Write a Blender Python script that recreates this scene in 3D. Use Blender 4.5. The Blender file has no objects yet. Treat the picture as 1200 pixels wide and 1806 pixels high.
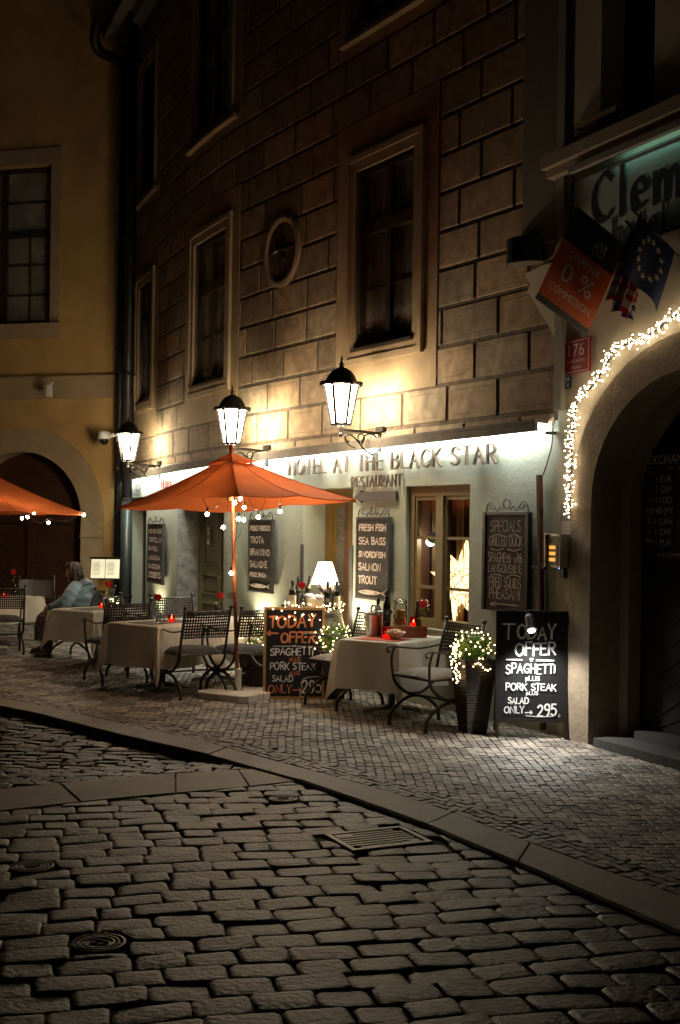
import bpy, bmesh, math, random
from mathutils import Vector, Matrix, noise
rnd = random.Random(7)
PI = math.pi
R = math.radians
sc = bpy.context.scene
col = sc.collection

# ------------------------------------------------------------------ camera, world, exposure
FPX, CX, HY, EYE, ROLL = 2100.0, 600.0, 930.0, 1.7, R(0.8)
cr, sr = math.cos(ROLL), math.sin(ROLL)
cam = bpy.data.cameras.new('camera')
cam.sensor_fit = 'VERTICAL'; cam.sensor_height = 36.0
cam.lens = FPX / 1806 * 36
cam.shift_y = (HY - 903) / 1806
cam.clip_start = 0.05; cam.clip_end = 500
camo = bpy.data.objects.new('camera', cam); col.objects.link(camo)
camo.matrix_world = Matrix(((cr, -sr, 0, 0), (0, 0, -1, 0), (sr, cr, 0, EYE), (0, 0, 0, 1)))
sc.camera = camo

w = bpy.data.worlds.new('World'); sc.world = w; w.use_nodes = True
bg = w.node_tree.nodes['Background']
sky = w.node_tree.nodes.new('ShaderNodeTexSky'); sky.sky_type = 'NISHITA'
sky.sun_disc = False; sky.sun_elevation = R(-4); sky.sun_rotation = R(160)
w.node_tree.links.new(sky.outputs[0], bg.inputs[0]); bg.inputs[1].default_value = 0.10

sc.view_settings.view_transform = 'Standard'; sc.view_settings.look = 'None'
sc.view_settings.gamma = 1.0; sc.view_settings.exposure = 0.5
sc.view_settings.use_curve_mapping = False
cy = sc.cycles
cy.use_denoising = True
try: cy.denoiser = 'OPENIMAGEDENOISE'
except Exception: pass
cy.max_bounces = 6; cy.diffuse_bounces = 3; cy.glossy_bounces = 3; cy.transmission_bounces = 6
cy.transparent_max_bounces = 12; cy.sample_clamp_indirect = 3.0; cy.sample_clamp_direct = 0
cy.caustics_reflective = False; cy.caustics_refractive = False
cy.use_light_tree = True

# ------------------------------------------------------------------ sight lines: a pixel of the photograph -> a place
def ray(px, py):
    u = (px - CX) / FPX; v = -(py - HY) / FPX
    return u * cr - v * sr, u * sr + v * cr            # dx, dz per metre of depth
def P(px, py, d):
    dx, dz = ray(px, py); return Vector((dx * d, d, EYE + dz * d))
def G(px, py, z=0.0):
    dx, dz = ray(px, py); d = (z - EYE) / dz
    return Vector((dx * d, d, z))

# ------------------------------------------------------------------ mesh builder
class MB:
    def __init__(s): s.v = []; s.f = []; s.c = []; s.uv = []; s.M = None
    def vert(s, p):
        p = Vector(p)
        if s.M is not None: p = s.M @ p
        s.v.append(p); return len(s.v) - 1
    def face(s, idx, c=None, uv=None): s.f.append(tuple(idx)); s.c.append(c); s.uv.append(uv)
    def poly(s, pts, c=None, uv=None): s.face([s.vert(p) for p in pts], c, uv)
    def box(s, c, size, M=None, taper=1.0):
        c = Vector(c); hx, hy, hz = size[0] / 2, size[1] / 2, size[2] / 2
        ps = []
        for z in (-1, 1):
            t = taper if z > 0 else 1
            for x, y in ((-1, -1), (1, -1), (1, 1), (-1, 1)):
                p = Vector((x * hx * t, y * hy * t, z * hz))
                if M is not None: p = M @ p
                ps.append(s.vert(c + p))
        a = ps
        for q in ((a[3], a[2], a[1], a[0]), (a[4], a[5], a[6], a[7]), (a[0], a[1], a[5], a[4]),
                  (a[1], a[2], a[6], a[5]), (a[2], a[3], a[7], a[6]), (a[3], a[0], a[4], a[7])): s.face(q)
    def bar(s, p, q, wd, th, up=(0, 0, 1)):
        p, q = Vector(p), Vector(q); d = (q - p); L = d.length
        if L < 1e-6: return
        d.normalize(); up = Vector(up)
        if abs(d.dot(up)) > .98: up = Vector((1, 0, 0))
        x = d.cross(up).normalized(); y = x.cross(d).normalized()
        s.box((p + q) / 2, (wd, L, th), Matrix((x, d, y)).transposed())
    def tube(s, pts, r, n=6, cap=True, closed=False):
        pts = [Vector(p) for p in pts]; m = len(pts)
        rs = r if isinstance(r, (list, tuple)) else [r] * m
        t0 = (pts[1] - pts[0]).normalized()
        nrm = t0.orthogonal().normalized(); rings = []
        for i in range(m):
            if closed: t = (pts[(i + 1) % m] - pts[i - 1])
            elif i == 0: t = pts[1] - pts[0]
            elif i == m - 1: t = pts[-1] - pts[-2]
            else: t = pts[i + 1] - pts[i - 1]
            if t.length < 1e-9: t = t0.copy()
            t.normalize()
            nrm = (nrm - t * nrm.dot(t))
            if nrm.length < 1e-6: nrm = t.orthogonal()
            nrm.normalize(); b = t.cross(nrm)
            rings.append([s.vert(pts[i] + (nrm * math.cos(2 * PI * k / n) + b * math.sin(2 * PI * k / n)) * rs[i]) for k in range(n)])
        for i in range(m if closed else m - 1):
            A, B = rings[i], rings[(i + 1) % m]
            for k in range(n): s.face((A[k], A[(k + 1) % n], B[(k + 1) % n], B[k]))
        if cap and not closed:
            s.face(rings[0][::-1]); s.face(rings[-1])
    def lathe(s, prof, n=16, c=(0, 0, 0), cap=True, rot=0.0, M=None):
        c = Vector(c); rings = []
        for r, z in prof:
            ring = []
            for k in range(n):
                a = 2 * PI * k / n + rot; p = Vector((r * math.cos(a), r * math.sin(a), z))
                if M is not None: p = M @ p
                ring.append(s.vert(c + p))
            rings.append(ring)
        for A, B in zip(rings, rings[1:]):
            for k in range(n): s.face((A[k], A[(k + 1) % n], B[(k + 1) % n], B[k]))
        if cap: s.face(rings[0][::-1]); s.face(rings[-1])
    def ball(s, c, r, n=8, m=5, sq=(1, 1, 1)):
        prof = [(max(1e-4, math.sin(PI * i / m)) * r, -math.cos(PI * i / m) * r) for i in range(m + 1)]
        M = Matrix.Diagonal(sq)
        s.lathe(prof, n, c, True, 0, M)
    def prism(s, poly, h, axis=2):
        """poly of 2D points extruded; axis 2: xy by z h=(z0,z1); axis 1: xz by y"""
        def mk(p, t): return (p[0], p[1], t) if axis == 2 else (p[0], t, p[1])
        a = [s.vert(mk(p, h[0])) for p in poly]; b = [s.vert(mk(p, h[1])) for p in poly]; n = len(poly)
        s.face(a[::-1]); s.face(b)
        for i in range(n): s.face((a[i], a[(i + 1) % n], b[(i + 1) % n], b[i]))
    def build(s, name, mat, parent=None, smooth=False, angle=None):
        me = bpy.data.meshes.new(name); me.from_pydata([tuple(p) for p in s.v], [], s.f); me.update()
        if any(c is not None for c in s.c):
            at = me.color_attributes.new('Col', 'FLOAT_COLOR', 'CORNER'); li = 0
            for f, c in zip(s.f, s.c):
                if not isinstance(c, (tuple, list)): c = (c or 1.0,) * 3
                for _ in f: at.data[li].color = (c[0], c[1], c[2], 1); li += 1
        if any(u is not None for u in s.uv):
            ul = me.uv_layers.new(name='UVMap'); li = 0
            for f, u in zip(s.f, s.uv):
                for k in range(len(f)):
                    ul.data[li].uv = u[k] if u else (0.5, 0.5); li += 1
        if smooth:
            me.polygons.foreach_set('use_smooth', [True] * len(me.polygons))
            if angle: 
                try: me.set_sharp_from_angle(angle=angle)
                except Exception: pass
        if mat is not None: me.materials.append(mat)
        o = bpy.data.objects.new(name, me); col.objects.link(o)
        if parent is not None: o.parent = parent
        return o

def thing(name, label, cat, loc=(0, 0, 0), rz=0.0, group=None):
    o = bpy.data.objects.new(name, None); col.objects.link(o); o.empty_display_size = .1
    o.location = loc; o.rotation_euler = (0, 0, rz)
    o['label'] = label; o['category'] = cat
    if group: o['group'] = group
    return o
def tag(o, label, cat, group=None):
    o['label'] = label; o['category'] = cat
    if group: o['group'] = group
    return o
def dup(root, loc, rz, label, group=None):
    r = root.copy(); col.objects.link(r); r.location = loc; r.rotation_euler = (0, 0, rz); r['label'] = label
    if group: r['group'] = group
    for ch in list(root.children):
        c = ch.copy(); col.objects.link(c); c.parent = r
        for g in list(ch.children):
            d = g.copy(); col.objects.link(d); d.parent = c
    return r

def catmull(pts, n=6, closed=False):
    pts = [Vector(p) for p in pts]; out = []; m = len(pts)
    for i in range(m if closed else m - 1):
        if closed: p0, p1, p2, p3 = pts[i - 1], pts[i], pts[(i + 1) % m], pts[(i + 2) % m]
        else: p0, p1, p2, p3 = pts[max(i - 1, 0)], pts[i], pts[i + 1], pts[min(i + 2, m - 1)]
        for k in range(n):
            t = k / n
            out.append(.5 * ((2 * p1) + (p2 - p0) * t + (2 * p0 - 5 * p1 + 4 * p2 - p3) * t * t + (3 * p1 - p0 - 3 * p2 + p3) * t ** 3))
    if not closed: out.append(pts[-1].copy())
    return out
def spiral(c, r0, r1, a0, a1, n=12):
    """in the local x-z plane; returns (x,0,z)"""
    return [Vector((c[0] + (r0 + (r1 - r0) * i / n) * math.cos(a0 + (a1 - a0) * i / n), 0,
                    c[1] + (r0 + (r1 - r0) * i / n) * math.sin(a0 + (a1 - a0) * i / n))) for i in range(n + 1)]

# ------------------------------------------------------------------ materials
MATS = {}
def mat(name, c, rough=.6, metal=0.0, var=.0, scale=6.0, bump=0.0, bscale=40.0, attr=False, spec=.5,
        stain=None, stain_amt=0.0, stain_scale=1.5, emit=None, estr=0.0, sss=0.0, stretch=None, coat=0.0, two=None):
    if name in MATS: return MATS[name]
    m = bpy.data.materials.new(name); m.use_nodes = True; nt = m.node_tree; N = nt.nodes; L = nt.links
    b = N['Principled BSDF']
    b.inputs['Roughness'].default_value = rough; b.inputs['Metallic'].default_value = metal
    b.inputs['Specular IOR Level'].default_value = spec
    if coat: b.inputs['Coat Weight'].default_value = coat
    tc = N.new('ShaderNodeTexCoord'); vec = tc.outputs['Object']
    if stretch:
        mp = N.new('ShaderNodeMapping'); mp.inputs['Scale'].default_value = stretch
        L.new(vec, mp.inputs[0]); vec = mp.outputs[0]
    cur = None
    def rgb(v):
        n = N.new('ShaderNodeRGB'); n.outputs[0].default_value = (v[0], v[1], v[2], 1); return n.outputs[0]
    cur = rgb(c)
    if attr:
        a = N.new('ShaderNodeVertexColor'); a.layer_name = 'Col'
        x = N.new('ShaderNodeMix'); x.data_type = 'RGBA'; x.blend_type = 'MULTIPLY'; x.inputs[0].default_value = 1
        L.new(cur, x.inputs[6]); L.new(a.outputs[0], x.inputs[7]); cur = x.outputs[2]
    if var:
        n = N.new('ShaderNodeTexNoise'); n.inputs['Scale'].default_value = scale; n.inputs['Detail'].default_value = 6
        n.inputs['Roughness'].default_value = .65
        L.new(vec, n.inputs['Vector'])
        r = N.new('ShaderNodeMapRange'); r.inputs[1].default_value = .3; r.inputs[2].default_value = .7
        r.inputs[3].default_value = 1 - var; r.inputs[4].default_value = 1 + var
        L.new(n.outputs[0], r.inputs[0])
        x = N.new('ShaderNodeMix'); x.data_type = 'RGBA'; x.blend_type = 'MULTIPLY'; x.inputs[0].default_value = 1
        L.new(cur, x.inputs[6]); L.new(r.outputs[0], x.inputs[7]); cur = x.outputs[2]
    if stain:
        n = N.new('ShaderNodeTexNoise'); n.inputs['Scale'].default_value = stain_scale; n.inputs['Detail'].default_value = 5
        n.inputs['Distortion'].default_value = .6
        L.new(vec, n.inputs['Vector'])
        r = N.new('ShaderNodeMapRange'); r.inputs[1].default_value = .48; r.inputs[2].default_value = .68
        r.inputs[3].default_value = 0; r.inputs[4].default_value = stain_amt
        L.new(n.outputs[0], r.inputs[0])
        x = N.new('ShaderNodeMix'); x.data_type = 'RGBA'
        L.new(r.outputs[0], x.inputs[0]); L.new(cur, x.inputs[6]); L.new(rgb(stain), x.inputs[7]); cur = x.outputs[2]
    L.new(cur, b.inputs['Base Color'])
    if bump:
        n = N.new('ShaderNodeTexNoise'); n.inputs['Scale'].default_value = bscale; n.inputs['Detail'].default_value = 5
        L.new(vec, n.inputs['Vector'])
        bp = N.new('ShaderNodeBump'); bp.inputs['Strength'].default_value = bump; bp.inputs['Distance'].default_value = .01
        L.new(n.outputs[0], bp.inputs['Height']); L.new(bp.outputs[0], b.inputs['Normal'])
    if emit:
        b.inputs['Emission Color'].default_value = (*emit, 1); b.inputs['Emission Strength'].default_value = estr
    if sss:
        # thin cloth: part of the light goes through
        out = N['Material Output']; tr = N.new('ShaderNodeBsdfTranslucent'); mx = N.new('ShaderNodeMixShader')
        L.new(cur, tr.inputs[0]); mx.inputs[0].default_value = sss
        L.new(b.outputs[0], mx.inputs[1]); L.new(tr.outputs[0], mx.inputs[2]); L.new(mx.outputs[0], out.inputs[0])
    m.use_backface_culling = False
    MATS[name] = m; return m

def glow(name, c, s, sample='AUTO'):
    if name in MATS: return MATS[name]
    m = bpy.data.materials.new(name); m.use_nodes = True; nt = m.node_tree
    nt.nodes.remove(nt.nodes['Principled BSDF']); e = nt.nodes.new('ShaderNodeEmission')
    e.inputs[0].default_value = (*c, 1); e.inputs[1].default_value = s
    nt.links.new(e.outputs[0], nt.nodes['Material Output'].inputs[0])
    try: m.cycles.emission_sampling = sample
    except Exception: pass
    MATS[name] = m; return m

def glass(name, tint=(1, 1, 1), refl=.08, rough=.02, grey_sheen=0.0):
    """thin pane: see-through with a mirror sheen that grows at a slant"""
    if name in MATS: return MATS[name]
    m = bpy.data.materials.new(name); m.use_nodes = True; nt = m.node_tree; N = nt.nodes; L = nt.links
    N.remove(N['Principled BSDF'])
    t = N.new('ShaderNodeBsdfTransparent'); t.inputs[0].default_value = (*tint, 1)
    g = N.new('ShaderNodeBsdfGlossy'); g.inputs['Roughness'].default_value = rough
    lw = N.new('ShaderNodeLayerWeight'); lw.inputs[0].default_value = .25
    r = N.new('ShaderNodeMapRange'); r.inputs[3].default_value = refl; r.inputs[4].default_value = .9
    L.new(lw.outputs['Fresnel'], r.inputs[0])
    mx = N.new('ShaderNodeMixShader'); L.new(r.outputs[0], mx.inputs[0]); L.new(t.outputs[0], mx.inputs[1]); L.new(g.outputs[0], mx.inputs[2])
    last = mx
    if grey_sheen:  # diffuse veil standing in for the grey reflection on the panes
        d = N.new('ShaderNodeBsdfDiffuse'); d.inputs[0].default_value = (.62, .56, .44, 1)
        tc = N.new('ShaderNodeTexCoord'); n = N.new('ShaderNodeTexNoise'); n.inputs['Scale'].default_value = 2.5; n.inputs['Detail'].default_value = 5
        L.new(tc.outputs['Object'], n.inputs['Vector']); r2 = N.new('ShaderNodeMapRange'); r2.inputs[1].default_value = .35; r2.inputs[2].default_value = .7
        r2.inputs[3].default_value = grey_sheen * .5; r2.inputs[4].default_value = grey_sheen * 1.5; L.new(n.outputs[0], r2.inputs[0])
        last = N.new('ShaderNodeMixShader'); L.new(r2.outputs[0], last.inputs[0]); L.new(mx.outputs[0], last.inputs[1]); L.new(d.outputs[0], last.inputs[2])
    L.new(last.outputs[0], N['Material Output'].inputs[0])
    MATS[name] = m; return m

# ------------------------------------------------------------------ hand lettering: a single-stroke alphabet
GL = {}
def gl(ch, adv, *st): GL[ch] = (adv, st)
gl('A', .72, '0,0 .33,1 .66,0', '.12,.36 .54,.36'); gl('B', .62, '0,0 0,1', '~0,1 .4,.97 .5,.78 .38,.57 0,.53', '~0,.53 .45,.5 .56,.27 .42,.03 0,0')
gl('C', .7, '~.62,.85 .4,1 .12,.85 0,.5 .12,.14 .4,0 .63,.16'); gl('D', .72, '0,0 0,1', '~0,1 .35,.97 .6,.75 .64,.5 .6,.24 .35,.03 0,0')
gl('E', .55, '.48,1 0,1 0,0 .5,0', '0,.53 .42,.53'); gl('F', .54, '.5,1 0,1 0,0', '0,.53 .42,.53')
gl('G', .74, '~.62,.86 .4,1 .12,.85 0,.5 .12,.14 .4,0 .64,.14', '.64,.14 .64,.45 .4,.45'); gl('H', .68, '0,0 0,1', '.6,0 .6,1', '0,.52 .6,.52')
gl('I', .14, '.04,0 .04,1'); gl('J', .45, '~.38,1 .38,.3 .3,.05 .12,0 0,.15'); gl('K', .64, '0,0 0,1', '.56,1 0,.45', '.16,.58 .6,0')
gl('L', .52, '0,1 0,0 .48,0'); gl('M', .84, '0,0 .08,1 .39,.2 .7,1 .78,0'); gl('N', .7, '0,0 0,1 .62,0 .62,1')
gl('O', .78, '~.35,1 .1,.86 0,.5 .1,.14 .35,0 .6,.14 .7,.5 .6,.86 .35,1'); gl('P', .58, '0,0 0,1', '~0,1 .4,.97 .52,.75 .4,.5 0,.46')
gl('Q', .78, '~.35,1 .1,.86 0,.5 .1,.14 .35,0 .6,.14 .7,.5 .6,.86 .35,1', '.42,.25 .74,-.08'); gl('R', .64, '0,0 0,1', '~0,1 .4,.97 .52,.76 .4,.54 0,.5', '.22,.5 .58,0')
gl('S', .58, '~.5,.87 .28,1 .05,.87 .06,.64 .28,.52 .48,.38 .5,.14 .25,0 0,.13'); gl('T', .62, '0,1 .6,1', '.3,1 .3,0')
gl('U', .68, '~0,1 0,.3 .1,.06 .3,0 .5,.06 .6,.3 .6,1'); gl('V', .66, '0,1 .31,0 .62,1'); gl('W', .94, '0,1 .22,0 .44,.9 .66,0 .88,1')
gl('X', .64, '0,0 .58,1', '0,1 .58,0'); gl('Y', .64, '0,1 .3,.48 .6,1', '.3,.48 .3,0'); gl('Z', .6, '0,1 .54,1 0,0 .56,0')
gl('0', .6, '~.26,1 .06,.84 0,.5 .06,.16 .26,0 .46,.16 .52,.5 .46,.84 .26,1'); gl('1', .32, '0,.8 .18,1 .18,0'); gl('2', .58, '~.03,.8 .22,1 .46,.86 .42,.55 .2,.25 0,0', '0,0 .52,0')
gl('5', .56, '.46,1 .08,1 .04,.58', '~.04,.58 .28,.64 .49,.42 .42,.1 .2,0 0,.1'); gl('6', .56, '~.42,1 .14,.75 0,.35 .1,.05 .28,0 .46,.12 .48,.36 .3,.52 .03,.38')
gl('7', .54, '0,1 .5,1 .16,0'); gl('9', .56, '~.47,.7 .3,.5 .06,.58 .04,.86 .24,1 .46,.86 .47,.55 .4,.2 .26,0')
gl('+', .5, '0,.5 .44,.5', '.22,.28 .22,.72'); gl(' ', .36); gl('.', .2, '.04,0 .04,.05'); gl('-', .4, '0,.48 .34,.48')
gl('>', .9, '0,.45 .8,.45', '.58,.62 .8,.45 .58,.28'); gl('<', .9, '.8,.45 0,.45', '.22,.66 0,.45 .22,.24'); gl('~', .9, '~0,.4 .2,.55 .42,.4 .6,.3 .8,.45')
gl('a', .5, '~.42,.5 .2,.6 .02,.4 .04,.1 .2,0 .42,.2', '.42,.58 .42,0'); gl('b', .5, '0,1 0,0', '~0,.4 .2,.58 .42,.4 .4,.1 .2,0 0,.15')
gl('c', .46, '~.4,.5 .2,.6 .02,.42 .03,.13 .2,0 .41,.1'); gl('d', .52, '.42,1 .42,0', '~.42,.42 .2,.58 .02,.38 .05,.08 .22,0 .42,.18')
gl('e', .5, '~.02,.32 .42,.34 .38,.52 .2,.6 .03,.45 .02,.16 .2,0 .42,.1'); gl('f', .36, '~.34,.95 .2,1 .12,.8 .12,0', '0,.56 .3,.56')
gl('g', .5, '~.42,.45 .2,.6 .02,.4 .05,.1 .22,.02 .42,.2', '~.42,.58 .42,-.1 .3,-.3 .04,-.22'); gl('h', .5, '0,1 0,0', '~0,.36 .2,.58 .38,.46 .4,0')
gl('i', .16, '.04,.58 .04,0', '.04,.76 .04,.8'); gl('k', .46, '0,1 0,0', '.36,.58 0,.25', '.12,.35 .4,0'); gl('l', .16, '.04,1 .04,0')
gl('m', .8, '0,.58 0,0', '~0,.36 .16,.58 .32,.46 .34,0', '~.34,.36 .5,.58 .66,.46 .68,0'); gl('n', .5, '0,.58 0,0', '~0,.36 .2,.58 .38,.46 .4,0')
gl('o', .52, '~.21,.6 .03,.46 .0,.3 .03,.12 .21,0 .39,.12 .42,.3 .39,.46 .21,.6'); gl('p', .5, '0,.58 0,-.36', '~0,.4 .2,.58 .42,.4 .4,.1 .2,0 0,.15')
gl('q', .52, '.42,.58 .42,-.36', '~.42,.42 .2,.58 .02,.38 .05,.08 .22,0 .42,.18'); gl('r', .36, '0,.58 0,0', '~0,.34 .12,.54 .32,.56'); gl('s', .42, '~.34,.5 .18,.6 .03,.48 .1,.34 .3,.26 .33,.1 .16,0 0,.08')
gl('t', .36, '~.13,.86 .13,.15 .2,0 .34,.06', '0,.58 .3,.58'); gl('u', .5, '~0,.58 .02,.12 .18,0 .38,.16', '.4,.58 .4,0'); gl('w', .7, '0,.58 .16,0 .32,.5 .48,0 .64,.58')
def strokes(text, h, sp=.12, jit=0.0, xs=1.0):
    """-> list of 2D polylines and the width of the line"""
    x = 0; out = []
    for ch in text:
        adv, sts = GL[ch]
        jx, jy, js = (rnd.uniform(-jit, jit) for _ in range(3))
        for st in sts:
            sm = st[0] == '~'
            pts = [tuple(float(q) for q in p.split(',')) for p in st.lstrip('~').split()]
            pts = [Vector(((p[0] * xs + x + jx * .5 + p[1] * jit * .4) * h, (p[1] * (1 + js) + jy) * h, 0)) for p in pts]
            if sm: pts = catmull(pts, 4)
            out.append([(p.x, p.y) for p in pts])
        x += (adv + sp) * xs
    return out, (x - sp * xs) * h
def letters(mb, text, h, x0, z0, wd, y=0.0, th=0.0, sp=.12, jit=0.0, align='l', xs=1.0, fit=None, slope=0.0, nib=None, serif=0.0, fn=None):
    """flat strokes in the local x-z plane facing -y (or raised slabs th deep). fn maps (x,y,z) to another place"""
    sts, W = strokes(text, h, sp, jit, xs)
    k = 1.0
    if fit: k = fit / W; W = fit
    ox = {'l': 0, 'c': -W / 2, 'r': -W}[align] + x0
    if fn is None: fn = lambda a, b, c: (a, b, c)
    for n_, st in enumerate(sts):
        pts = [Vector((p[0] * k + ox, p[1] + z0 + slope * p[0] * k, 0)) for p in st]
        yy = y - .00012 * n_
        L_, R_ = [], []
        for i, p in enumerate(pts):
            t = (pts[min(i + 1, len(pts) - 1)] - pts[max(i - 1, 0)])
            if t.length < 1e-9: t = Vector((1, 0, 0))
            t.normalize(); q = Vector((-t.y, t.x, 0)); hw = wd / 2
            if nib:
                hw = wd / 2 * (nib + (1 - nib) * abs(t.x * math.sin(R(25)) - t.y * math.cos(R(25))))
            e = Vector((0, 0, 0))
            if i == 0: e = -t * hw * .7
            if i == len(pts) - 1: e = t * hw * .7
            jj = 1 + (rnd.uniform(-.22, .22) if jit else 0)
            L_.append(p + q * hw * jj + e); R_.append(p - q * hw * jj + e)
        if th == 0:
            a = [mb.vert(fn(p.x, yy, p.y)) for p in L_]; b = [mb.vert(fn(p.x, yy, p.y)) for p in R_]
            for i in range(len(a) - 1): mb.face((b[i], b[i + 1], a[i + 1], a[i]))
        else:
            q4 = [[mb.vert(fn(p.x, yy + o, p.y)) for p in S] for S, o in ((L_, 0), (R_, 0), (R_, th), (L_, th))]
            for i in range(len(pts) - 1):
                for j in range(4):
                    A, B = q4[j], q4[(j + 1) % 4]
                    mb.face((A[i], A[i + 1], B[i + 1], B[i]))
            mb.face([q4[j][0] for j in range(4)]); mb.face([q4[j][-1] for j in (3, 2, 1, 0)])
    return W
def typeset(mb, text, h, x0, z0, y=0.0, align='l', fit=None, xs=1.0, fn=None):
    """plain printed lettering (Blender's built-in face), flat, in the local x-z plane"""
    cu = bpy.data.curves.new('t', 'FONT'); cu.body = text; cu.size = h / .72; cu.resolution_u = 3
    ob = bpy.data.objects.new('t', cu); col.objects.link(ob)
    dg = bpy.context.evaluated_depsgraph_get(); dg.update()
    me = ob.evaluated_get(dg).to_mesh()
    vs = [v.co.copy() for v in me.vertices]; fs = [tuple(p.vertices) for p in me.polygons]
    ob.evaluated_get(dg).to_mesh_clear(); bpy.data.objects.remove(ob); bpy.data.curves.remove(cu)
    if not vs: return 0
    x_a = min(v.x for v in vs); W = (max(v.x for v in vs) - x_a) * xs
    k = xs
    if fit: k = xs * fit / W; W = fit
    ox = x0 + {'l': 0, 'c': -W / 2, 'r': -W}[align]
    if fn is None: fn = lambda a, b, c: (a, b, c)
    base = [mb.vert(fn((v.x - x_a) * k + ox, y, v.y + z0)) for v in vs]
    for f in fs: mb.face([base[i] for i in f])
    return W
# ------------------------------------------------------------------ the street front: plan of the long curved facade
_pl = [Vector((1.809, 9.943)), Vector((-1.031, 14.464)), Vector((-1.888, 16.02)), Vector((-2.637, 17.72)), Vector((-3.571, 20.0)), Vector((-3.90, 20.85)), Vector((-4.2, 21.6))]
_dense = [_pl[0] + (_pl[1] - _pl[0]) * i / 60 for i in range(60)] + [Vector((p.x, p.y)) for p in catmull([(p.x, p.y, 0) for p in _pl[0:]], 16)[16:]]
_cum = [0.0]
for a_, b_ in zip(_dense, _dense[1:]): _cum.append(_cum[-1] + (b_ - a_).length)
SMAX = _cum[-1]
def plan(s):
    if s <= 0: return _dense[0] + (_dense[1] - _dense[0]).normalized() * s, (_dense[1] - _dense[0]).normalized()
    lo = 0
    for i in range(len(_cum) - 1):
        if _cum[i + 1] >= s: lo = i; break
    else: lo = len(_cum) - 2
    a, b = _dense[lo], _dense[lo + 1]; t = (s - _cum[lo]) / (_cum[lo + 1] - _cum[lo])
    # smooth tangent
    a2, b2 = _dense[max(lo - 2, 0)], _dense[min(lo + 3, len(_dense) - 1)]
    return a + (b - a) * t, (b2 - a2).normalized()
def fac(s, z, off=0.0):
    p, t = plan(s); n = Vector((-t.y, t.x)); q = p + n * off
    return Vector((q.x, q.y, z))
def fs(px, py, off=0.0):
    """pixel -> (s, z) on the facade"""
    dx, dz = ray(px, py); best = None; prev = None; s = -3.0
    while s < SMAX:
        p = fac(s, 0, off); e = p.x / p.y - dx
        if prev is not None and prev[1] * e <= 0:
            s0, e0 = prev; k = e0 / (e0 - e) if e0 != e else 0
            ss = s0 + (s - s0) * k; p = fac(ss, 0, off); return ss, EYE + dz * p.y
        prev = (s, e); s += .05
    p = fac(SMAX, 0, off); return SMAX, EYE + dz * p.y
def fS(px, py=930): return fs(px, py)[0]
def wall_rz(s):
    t = plan(s)[1]; return math.atan2(-t.y, -t.x)       # local x: to the right seen from the street, y: into the wall
def on_wall(name, label, cat, s, z, off=0.0, group=None):
    return thing(name, label, cat, fac(s, z, off), wall_rz(s), group)

CT = Vector((.437, -.9)).normalized(); CN = Vector((CT.y, -CT.x))
C0 = _pl[0].copy()
def cor(v, z, off=0.0):
    q = C0 + CT * v + CN * off; return Vector((q.x, q.y, z))
COR_RZ = math.atan2(CT.y, CT.x)
def cs(px, py, off=0.0):
    dx, dz = ray(px, py); b = C0 + CN * off
    v = (dx * b.y - b.x) / (CT.x - dx * CT.y); d = b.y + CT.y * v
    return v, EYE + dz * d
YT = Vector((-.968, .251)).normalized(); YN = Vector((-.251, -.968)).normalized()
K0 = Vector((-3.82, 20.35))
def yel(u, z, off=0.0):
    q = K0 + YT * u + YN * off; return Vector((q.x, q.y, z))
YEL_RZ = math.atan2(-YT.y, -YT.x)
def ys(px, py, off=0.0):
    dx, dz = ray(px, py); b = K0 + YN * off
    u = (dx * b.y - b.x) / (YT.x - dx * YT.y); d = b.y + YT.y * u
    return u, EYE + dz * d

def wallgrid(mb, fn, a0, a1, z0, z1, holes=(), off=0.0, da=.3, dz=5.0, reveal=True, jag=0.0):
    """wall sheet with rectangular holes (a0,a1,z0,z1,depth) and their reveals"""
    A = {a0, a1}; Z = {z0, z1}
    n = max(1, int((a1 - a0) / da)); A |= {a0 + (a1 - a0) * i / n for i in range(n + 1)}
    n = max(1, int((z1 - z0) / dz)); Z |= {z0 + (z1 - z0) * i / n for i in range(n + 1)}
    for h in holes:
        A |= {h[0], h[1]}; Z |= {max(h[2], z0), min(h[3], z1)}
    A = sorted(A); Z = sorted(Z); idx = {}
    def V(a, z):
        if (a, z) not in idx: idx[(a, z)] = mb.vert(fn(a, z, off))
        return idx[(a, z)]
    for i in range(len(A) - 1):
        for j in range(len(Z) - 1):
            if A[i + 1] - A[i] < 1e-6 or Z[j + 1] - Z[j] < 1e-6: continue
            am, zm = (A[i] + A[i + 1]) / 2, (Z[j] + Z[j + 1]) / 2
            if any(h[0] < am < h[1] and h[2] < zm < h[3] for h in holes): continue
            mb.face((V(A[i], Z[j]), V(A[i], Z[j + 1]), V(A[i + 1], Z[j + 1]), V(A[i + 1], Z[j])))
    if reveal:
        for h in holes:
            s0, s1, q0, q1, dp = h
            for (a, b, c, d) in (((s0, q0), (s0, q1), 0, 0), ((s1, q0), (s1, q1), 0, 0), ((s0, q1), (s1, q1), 0, 0), ((s0, q0), (s1, q0), 0, 0)):
                mb.poly([fn(*a, off), fn(*b, off), fn(*b, off - dp), fn(*a, off - dp)])
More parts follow.
